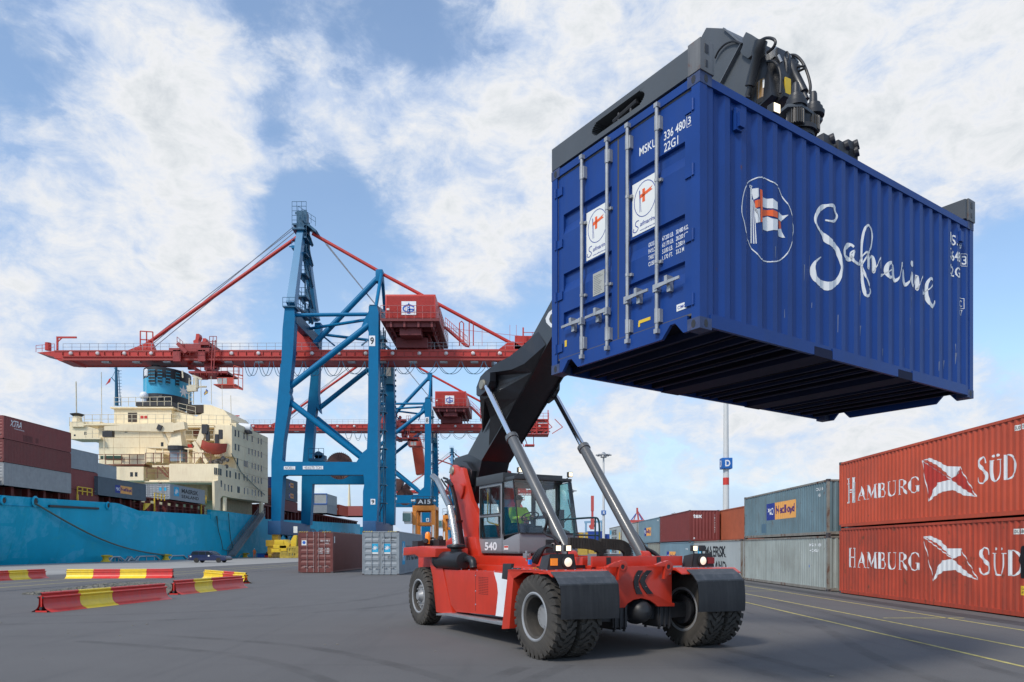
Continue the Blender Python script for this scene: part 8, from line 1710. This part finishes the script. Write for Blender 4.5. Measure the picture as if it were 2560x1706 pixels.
container('pale grey container lying behind the slate grey one', (-69.3, 112.5, 12.95), -.00556, 8.6, 2.75, 2.9, c_mae, SG, False, casts=False)
c_ = bpy.data.objects[-1]
fwd = [('royal blue container end high behind the superstructure', 1816, 0, Z3, 0, 0)]
def at6(x0, x1, ybot, Y, lab, pt_, H, L_=13., doors=False):
    a, c = W(*Z6(x0, ybot), Y), W(*Z6(x1, ybot), Y); return container(lab, (a.x, Y, a.z), -.00556, L_, c.x-a.x, H, pt_, SG, doors, casts=False)
Yf = 197.
for i, (yb, pt_, lab) in enumerate(((1090, c_x2, 'maroon container low in the stack seen between the water-side legs of crane 9'), (1012, c_slate, 'slate grey container second from the top in the stack between the legs of crane 9'), (936, c_slate, 'slate grey container on top of the stack seen between the legs of crane 9'))):
    a = W(*Z6(228, yb), Yf); w_ = W(*Z6(228, yb), Yf).x-W(*Z6(190, yb), Yf).x; c = container(lab, (XS_+1-2.9, Yf, a.z), -.00556, 14, 2.9, 3.0, pt_, SG, True, casts=False)
    if i: pno(c, 6., .8, 4.2, 1.3, c.right)
for i, (yb, pt_) in enumerate(((1100, c_tex), (1060, c_x2), (1010, c_org), (935, c_bl))):
    at6(58, 102, yb, 193, ('lowest container of the narrow stack just right of the superstructure', 'second lowest container of the narrow stack right of the superstructure', 'rust red container third up in the narrow stack right of the superstructure', 'blue container topping the narrow stack right of the superstructure')[i], pt_, 2.95, doors=True)
for (x0, x1, yb, Y, lab, pt_) in ((380, 488, 1108, 232, 'white tank container in the lower layer under the blue-framed one', c_mg), (396, 488, 1048, 232, 'pale container with blue frame on top, seen through the crane portal', c_mae), (490, 572, 1122, 245, 'bright red container with white lettering seen through the crane portal', c_ham), (573, 732, 1128, 262, 'long pinkish red container right of the lettered red one', M('pink_red', (.36, .10, .09), .6, var=.06, dirt=.1))):
    c = at6(x0, x1, yb, Y, lab, pt_, (3.0 if Y < 240 else 3.6) if x0 != 396 else 3.4, 13)
    if x0 == 490: lettering(c.near, 'Deep Sea', .5, 1.4, c.W*.75, 1.2, m_textw, c.t)
    if x0 == 396: b = MB(); b.box(-.1, c.W+.1, -.12, -.02, -.1, .25); b.box(-.1, .15, -.12, -.02, 0, 3.4); b.box(c.W-.15, c.W+.1, -.12, -.02, 0, 3.4); b.box(-.1, c.W+.1, -.12, -.02, 3.2, 3.5); b.build('tank_frame', M('frame_blue', (.03, .12, .4), .5), c.t)
b = MB(); a, c = W(*Z6(641, 1075), 320), W(*Z6(641, 908), 320); b.tube([a, c], [.75, .3], 10); b.box(a.x-1, a.x+1, 319, 321, a.z-3, a.z); sb(b, 'foremast', m_cream)
# ---------------------------------------------------------------- things on the quay and in the yard
def barrier(lab, p0, p1, cols):
    d = (p1-p0); Ln = d.length; rz = math.atan2(d.y, d.x); t = thing('crash_barrier', lab, 'barrier', (p0.x, p0.y, .004), rz, 'red and yellow crash barriers on the yard'); n = len(cols); s = Ln/n
    mr = M('barrier_red', (.68, .03, .022), .35, var=.1, vs=2, dirt=.3, dirtc=(.3, .12, .1), coat=.2); my = M('barrier_yellow', (.92, .64, .02), .35, var=.08, vs=2, dirt=.25, dirtc=(.45, .35, .1), coat=.2)
    for i, c in enumerate(cols):
        x0, x1 = i*s+.003, (i+1)*s-.003
        def seg():
            b = MB(); pr = [(-.36, .0), (-.30, .035), (-.22, .07), (-.15, .12), (-.105, .19), (-.085, .28), (-.08, .42), (-.078, .44)]; th = .008
            for sg in (-1, 1):
                P_ = [(y*sg, z) for y, z in pr]; vs = []
                for y, z in P_: vs += [(0, y, z), (s-.006, y, z)]
                for y, z in reversed(P_): vs += [(0, y-sg*-th if False else y+sg*-th*0+(-sg)*0, z)] if False else []
                b.add(vs, [(2*k, 2*k+1, 2*k+3, 2*k+2) for k in range(len(P_)-1)])
            b.tube([(0, 0, .585), (s-.006, 0, .585)], .046, 12); b.tube([(0, -.085, .465), (s-.006, -.085, .465)], .04, 12); b.tube([(0, .085, .465), (s-.006, .085, .465)], .04, 12); b.box(0, s-.006, -.02, .02, .5, .56)
            b.box(s*.5, s*.5+.06, -.30, -.29, .03, .045)
            return b
        o = part(('bar', round(s, 3), c), seg, 'barrier_panel', mr if c == 'R' else my, t, smooth=True); o.location = (x0, 0, 0)
    b = MB()
    for x in (0.02, Ln-.02):
        for z, y, r in ((.585, 0, .034), (.465, -.085, .03), (.465, .085, .03), (.12, 0, .05)): b.tube([(x-.045, y, z), (x+.045, y, z)], r, 10, 1)
        b.box(x-.015, x+.015, -.02, .02, 0, .56); b.box(x-.02, x+.02, -.2, .2, .002, .05)
    b.build('barrier_end', [mr, m_dark], t)
    return t
def GL(x, y): return G(*A8(x, y))
def mk(lab, a, b_, cols):
    p0, p1 = GL(*a), GL(*b_); return barrier(lab, p0, p1, cols)
barrier('near red crash barrier with one yellow panel, the closest one', Vector((-14.85, 22.7, 0)), Vector((-13.95, 28.9, 0)), 'RYRR')
barrier('red crash barrier with one yellow panel, middle distance, right of the gravel', Vector((-14.8, 31.5, 0)), Vector((-14.0, 37.3, 0)), 'RYRR')
barrier('yellow, red and yellow crash barrier set at an angle behind the red ones', GL(1885, 252), GL(2262, 292), 'YYRY')
barrier('four-panel yellow and red crash barrier in the middle of the back row', GL(615, 245), GL(1590, 240), 'YRYR')
barrier('yellow and red crash barrier cut by the left edge of the picture', Vector((-32.5, 42.8, 0)), Vector((-32.2, 49.6, 0)), 'YRYR')

# estate car
ct = thing('estate_car', 'dark blue estate car parked on the quay in front of the gangway', 'car', (-44.2, 105.5, 0), R(-3)); s = 1.17
Mcar = M('car_blue', (.018, .028, .085), .25, var=.1, coat=.6)
prof = [(-2.35, .35), (-2.38, .75), (-2.3, .95), (-2.12, 1.0), (-1.92, 1.40), (-1.7, 1.46), (.15, 1.44), (.35, 1.38), (.95, .98), (1.1, .94), (2.2, .84), (2.36, .72), (2.38, .38), (2.2, .28), (-2.2, .28)]
b = MB(); b.prism([(x*s, -.85*s, z*s) for x, z in prof], (0, 1.7*s, 0)); body = b.build('body', Mcar, ct, bevel=.05)
for x0, x1, x2, x3, in ((-1.82, -2.0, -1.12, -1.12), (-1.04, -1.04, -.25, -.25), (-.17, -.17, .78, .22)):
    for sd_ in (-1, 1):
        b = MB(); y = sd_*.855*s; b.prism([(x1*s, y, 1.0*s), (x2*s, y, 1.0*s), (x3*s, y, 1.37*s), (x0*s, y, 1.37*s)], (0, .01*sd_, 0)); b.build('window', m_win, body)
b = MB(); b.prism([(.42*s, -.75*s, 1.355*s), (.98*s, -.78*s, .985*s), (1.0*s, -.78*s, .99*s), (.44*s, -.75*s, 1.375*s)], (0, 1.5*s, 0)); b.build('windscreen', m_win, body)
b = MB(); b.prism([(-2.16*s, -.72*s, 1.02*s), (-1.98*s, -.70*s, 1.37*s), (-2.0*s, -.7*s, 1.38*s), (-2.18*s, -.72*s, 1.02*s)], (0, 1.4*s, 0)); b.build('rear_window', m_win, body)
b = MB(); 
for sd_ in (-1, 1): b.box(-2.41*s, -2.3*s, (sd_*.7-.12)*s, (sd_*.7+.12)*s, .72*s, .92*s)
b.build('tail_light', M('lamp_red'), body)
b = MB(); b.box(-2.44*s, -2.33*s, -.84*s, .84*s, .36*s, .52*s); b.box(2.33*s, 2.44*s, -.84*s, .84*s, .34*s, .5*s); b.box(-1.6*s, .0, -.62*s, -.58*s, 1.47*s, 1.51*s); b.box(-1.6*s, .0, .58*s, .62*s, 1.47*s, 1.51*s); b.build('trim', m_dark, body)
b = MB(); b.box(.1*s, .3*s, -.862*s, -.853*s, .78*s, .95*s); b.box(-2.2*s, -2.0*s, -.862*s, -.853*s, .7*s, .85*s); b.build('sticker', m_stk, body)
for x in (-1.4, 1.42):
    for y in (-.75, .75):
        b = MB(); b.lathe([(.17*s, -.105*s), (.31*s, -.1*s), (.325*s, 0), (.31*s, .1*s), (.17*s, .105*s)], 20, (x*s, y*s, .325*s), (0, 1, 0)); w_ = b.build('wheel', m_rub, ct, smooth=True)
        b = MB(); b.lathe([(0, -.09*s), (.17*s, -.1*s), (.18*s, 0), (.17*s, .1*s), (0, .09*s)], 14, (x*s, y*s, .325*s), (0, 1, 0)); b.build('hub', m_rim, w_, smooth=True)

# boxes and yellow gear at the foot of crane 9
def quaybox(lab, x0, x1, y0, y1, Y, m, cat, name, dz=3.):
    a, c = W(*Z6(x0, y1), Y), W(*Z6(x1, y0), Y); t = thing(name, lab, cat, (a.x, Y, .006)); w_, h_ = c.x-a.x, c.z
    b = MB(); b.box(0, w_, 0, dz, .15, h_); b.box(.1, w_-.1, .1, dz-.1, 0, .15); bo = b.build('body', m, t)
    b = MB()
    for i in range(max(3, int(w_/.7))): x = (i+.5)*w_/max(3, int(w_/.7)); b.box(x-.07, x+.07, -.08, -.001, .15, h_)
    b.box(-.05, w_+.05, -.1, dz, h_+.002, h_+.12); b.build('rib', m, t)
quaybox('blue open bin on the quay beside the orange worker', 8, 60, 1390, 1424, 166, M('bin_blue', (.01, .1, .4), .5, var=.1), 'bin', 'waste_bin')
quaybox('small bright red box between the blue bin and the dark red box', 60, 95, 1404, 1422, 165, M('box_red', (.65, .04, .03), .5), 'box', 'tool_box', 1.5)
quaybox('long dark red box on the quay at the foot of crane 9', 70, 160, 1378, 1420, 168, M('box_dark_red', (.30, .04, .025), .55, var=.15, dirt=.3), 'box', 'storage_box')
def w6(x, y, Y=161): return W(*Z6(x, y), Y)
t = thing('hatch_lifting_gear', 'pile of yellow steel lifting gear under the water-side leg of crane 9', 'lifting gear', (w6(180, 0).x, 158, 0)); o_ = Vector((-w6(180, 0).x, -158, 0)); bt = MB()
for x0, x1, y0, y1 in ((125, 190, 1292, 1325), (118, 200, 1325, 1352), (105, 170, 1354, 1378), (160, 210, 1330, 1370)):
    a, c = w6(x0, y1, 158), w6(x1, y0, 158); bt.box(a.x+o_.x, c.x+o_.x, 0, 5, a.z, c.z)
bt.prism([w6(190, 1290, 158)+o_, w6(232, 1320, 158)+o_, w6(222, 1350, 158)+o_, w6(195, 1352, 158)+o_], (0, 4, 0)); bt.prism([w6(258, 1262, 158)+o_, w6(280, 1260, 158)+o_, w6(275, 1345, 158)+o_, w6(240, 1350, 158)+o_, w6(238, 1300, 158)+o_], (0, .8, 0)); bt.build('body', m_yel, t, bevel=.08)
b = MB()
for x_ in (225, 245, 262, 280, 290): b.beam(w6(x_, 1345, 158)+o_, w6(x_-4, 1412, 158)+o_, .35, .35)
for y_ in (1345, 1378, 1408): b.beam(w6(218, y_, 158)+o_, w6(292, y_-3, 158)+o_, .4, .4)
for k in range(4): b.beam(w6(225+k*16, 1408, 158)+o_, w6(241+k*16, 1350, 158)+o_, .22, .22)
for k in range(6): b.beam(w6(170+k*8, 1372, 158)+o_, w6(168+k*8, 1412, 158)+o_, .25, .25)
b.beam(w6(165, 1412, 158)+o_, w6(292, 1410, 158)+o_, .5, .4); b.build('frame', M('gear_ochre', (.42, .30, .04), .6, var=.3, dirt=.4), t)

# straddle carriers
def straddle(lab, Y, x0, x1, ytop, legs, name, mo_=m_orange):
    a = W(x0, ytop, Y); c = W(x1, ytop, Y); t = thing('straddle_carrier', lab, 'straddle carrier', ((a.x+c.x)/2, Y, 0), 0, 'orange straddle carriers beyond the yard containers'); w_ = (c.x-a.x)/2; h_ = a.z; dp = 9.
    m_or2 = M('carrier_orange', (.74, .25, .03), .5, var=.12, dirt=.2)
    b = MB(); b.box(-w_, w_, 0, .9, h_-1.3, h_); b.box(-w_, w_, dp-.9, dp, h_-1.3, h_); b.box(-w_, -w_+1, .9, dp-.9, h_-1.0, h_-.1); b.box(w_-1, w_, .9, dp-.9, h_-1., h_-.1); b.build('top_frame', m_or2, t, bevel=.05)
    for sx in (-1, 1):
        for y in (0, dp-1): b = MB(); b.box(min(sx*w_, sx*(w_-1.0)), max(sx*w_, sx*(w_-1.)), y, y+1, 1.6, h_-1.3); b.build('leg', m_or2, t, bevel=.04)
        b = MB(); b.box(min(sx*w_, sx*(w_-1.0)), max(sx*w_, sx*(w_-1.)), -1, dp+1, 1.0, 1.9); b.build('side_beam', m_or2, t)
        for y in (-.3, 2.2, dp-2.2, dp+.3):
            b = MB(); b.lathe([(.3, -.3), (.85, -.28), (.9, 0), (.85, .28), (.3, .3)], 18, (sx*(w_-.5), y, .9), (1, 0, 0)); b.build('wheel', m_rub, t, smooth=True)
        b = MB(); b.box(sx*(w_-.5)-.25, sx*(w_-.5)+.25, -.14, -.01, 3.2, 8); b.build('marker_board', m_stk, t)
    b = MB(); b.hexa([Vector(p) for p in ((-w_-1.9, -1, h_-4.6), (-w_-.1, -1, h_-4.6), (-w_-.1, 1.2, h_-4.6), (-w_-1.9, 1.2, h_-4.6), (-w_-2.2, -1.3, h_-1.6), (-w_-.1, -1.3, h_-1.6), (-w_-.1, 1.2, h_-1.6), (-w_-2.2, 1.2, h_-1.6))]); cb = b.build('cabin', m_stk, t); b = MB(); b.box(-w_-2.25, -w_-.3, -1.36, -1.2, h_-4., h_-2); b.box(-w_-2.28, -w_-2.0, -1.2, 1., h_-4., h_-2); b.build('window', M('pane_green', (.1, .2, .19), .15), cb)
    b = MB(); b.box(-w_+.5, w_-.5, 1., dp-1, h_, h_+.5); b.rails((-w_, 0, h_), (w_, 0, h_), 2.2, 1.5, .1); b.box(-1.3, 1.5, .2, 1.4, h_-1.2, h_+1.6); b.build('machinery', m_dark, t)
    b = MB(); b.box(-w_+1.2, w_-1.2, 1, dp-1, h_-5, h_-4.2)
    for x in (-w_+1.4, w_-1.4): b.beam((x, 1.5, h_-4.2), (x, 1.5, h_-1), .15, .15); b.beam((x, dp-1.5, h_-4.2), (x, dp-1.5, h_-1), .15, .15)
    b.build('spreader', m_or2, t)
    if name:
        f = Face((0, -.0, 0), (1, 0, 0), (0, -1, 0)); b = MB(); b.box(-1.9, 2.1, -.1, -.02, h_+.1, h_+1.7); o = b.build('number_board', m_dark, t); lettering(f, name, -1.5, h_+.4, 3.2, 1.05, m_textw, o, e=.12)
        for x in (-2.9, -2.4, 2.7): b = MB(); b.sphere((x, .2, h_+1.2), .35, 8, 6); b.build('lamp', m_textw, t)
    return t
straddle('orange straddle carrier A15 standing behind the pale grey yard container', 180, 1031, 1088, 1264, 4, 'A15')
straddle('smaller orange straddle carrier further off, right of carrier A15', 248, 1107, 1150, 1288, 4, '')
# light masts
def mast(lab, px, Y, top, r, sign=None, bands=True, head=True):
    x = (px-CX)/F*Y; t = thing('light_mast', lab, 'light mast', (x, Y, 0), 0, 'tall light masts in the yard')
    b = MB(); b.lathe([(r*1.25, 0), (r*1.1, 6), (r*.62, top)], 20, (0, 0, 0), (0, 0, 1)); b.build('pole', M('mast_white', (.62, .62, .6), .5, var=.05, dirt=.15, vs=.5), t, smooth=True)
    if sign:
        z0, z1, rb = sign[1:]; w_ = r*1.75; b = MB(); b.box(-w_, w_, -w_, w_, z0, z1); sg = b.build('sign_box', M('sign_blue', (.01, .12, .42), .4), t, bevel=.05)
        h_ = z1-z0; 
        f = Face((0, -w_, 0), (1, 0, 0), (0, -1, 0)); lettering(f, sign[0], -w_*.45, z0+h_*.2, w_*1.0, h_*.6, m_white, sg, e=.01)
        f = Face((-w_, 0, 0), (0, -1, 0), (-1, 0, 0)); lettering(f, sign[0], -w_*.5, z0+h_*.2, w_*1.0, h_*.6, m_white, sg, e=.01)
        b = MB(); rr = r*1.06; b.lathe([(rr, rb[0]), (rr*.99, rb[1])], 20, (0, 0, 0), (0, 0, 1)); b.build('red_band', M('band_red', (.6, .04, .025), .5), t, smooth=True)
    if head:
        b = MB(); R_ = 2.0
        b.tube([(math.cos(a)*R_, math.sin(a)*R_, top-.5) for a in [i*math.pi/10 for i in range(21)]], .18, 6, cap=False)
        for k in range(4): a = k*math.pi/4; b.beam((math.cos(a)*R_, math.sin(a)*R_, top-.5), (-math.cos(a)*R_, -math.sin(a)*R_, top-.5), .2, .2)
        b.lathe([(1.1, -1.4), (.8, 0), (.3, .5)], 12, (0, 0, top), (0, 0, 1)); hd_ = b.build('lamp_ring', m_steel, t)
        for k in range(8): a = k*math.pi/4; b = MB(); b.box(math.cos(a)*R_*1.15-.4, math.cos(a)*R_*1.15+.4, math.sin(a)*R_*1.15-.4, math.sin(a)*R_*1.15+.4, top-.75, top-.35); b.build('floodlight', M('flood_grey', (.3, .32, .34), .4), hd_)
    return t
mast('nearest white light mast with a blue D box and red band', 1815, 100, 33, .40, ('D', 13.1, 14.6, (10.9, 11.9)))
mast('white light mast with a blue E box, left of the nearest mast', 1509, 249, 35, .45, ('E', 13.9, 15.3, (6.0, 8.2)))
mast('distant light mast just right of the cab', 1430, 402, 35, .5)
mast('most distant light mast above the maroon container', 1686, 640, 34, .6)
# far cranes
def farcrane(lab, Y, body, boom):
    x = W(boom[0][0], 0, Y).x; t = thing('harbour_crane', lab, 'crane', (x, Y, 0)); Mi = MINV[t.name]
    for nm, m, pl_ in body:
        b = MB()
        for p, q_, w_ in pl_: b.beam(Mi @ W(*p, Y), Mi @ W(*q_, Y), w_, w_)
        b.build(nm, m, t)
    return t
palb = M('pale_blue_steel', (.22, .38, .52), .6, var=.1); palr = M('far_red', (.5, .08, .07), .6, var=.1)
farcrane('distant pale blue crane with its red boom raised, right of the cab', 520, [('portal', palb, [((1465, 1306), (1465, 1362), 1.4), ((1504, 1306), (1504, 1362), 1.2), ((1461, 1306), (1508, 1304), 1.5)]), ('raised_boom', palr, [((1481, 1240), (1481, 1278), 2.0), ((1481, 1278), (1481, 1300), 1.5), ((1481, 1298), (1481, 1316), 2.4), ((1473, 1317), (1488, 1314), 1.8), ((1480, 1312), (1480, 1324), 2.6)])], [(1481, 0)])
farcrane('distant red crane with a pointed blue and red frame, above the far row', 520, [('frame', palr, [((1575, 1304), (1612, 1304), 2.0), ((1593, 1271), (1596, 1300), 1.0), ((1594, 1276), (1584, 1302), .6), ((1594, 1278), (1610, 1302), .6), ((1593, 1270), (1593, 1280), 1.2)]), ('stay', M('far_blue', (.04, .1, .35), .6), [((1590, 1285), (1576, 1304), .7), ((1597, 1285), (1607, 1304), .7), ((1580, 1310), (1582, 1322), 1.2)])], [(1594, 0)])
t = farcrane('tall red mobile crane boom leaning behind crane 8', 300, [('tower_boom', M('crane_orange_red', (.62, .09, .04), .5, var=.08), [((1029, 1073), (1042, 1110), 4.0), ((1042, 1108), (1054, 1186), 4.2), ((1030, 1073), (1030, 1086), 4.)]), ('drum', M('reel_brown'), [((990, 1212), (1006, 1216), 5), ((1008, 1218), (1018, 1228), 4)]), ('tie', palr, [((1090, 1148), (1130, 1162), .5), ((1091, 1225), (1125, 1234), 1.5)])], [(1042, 0)])
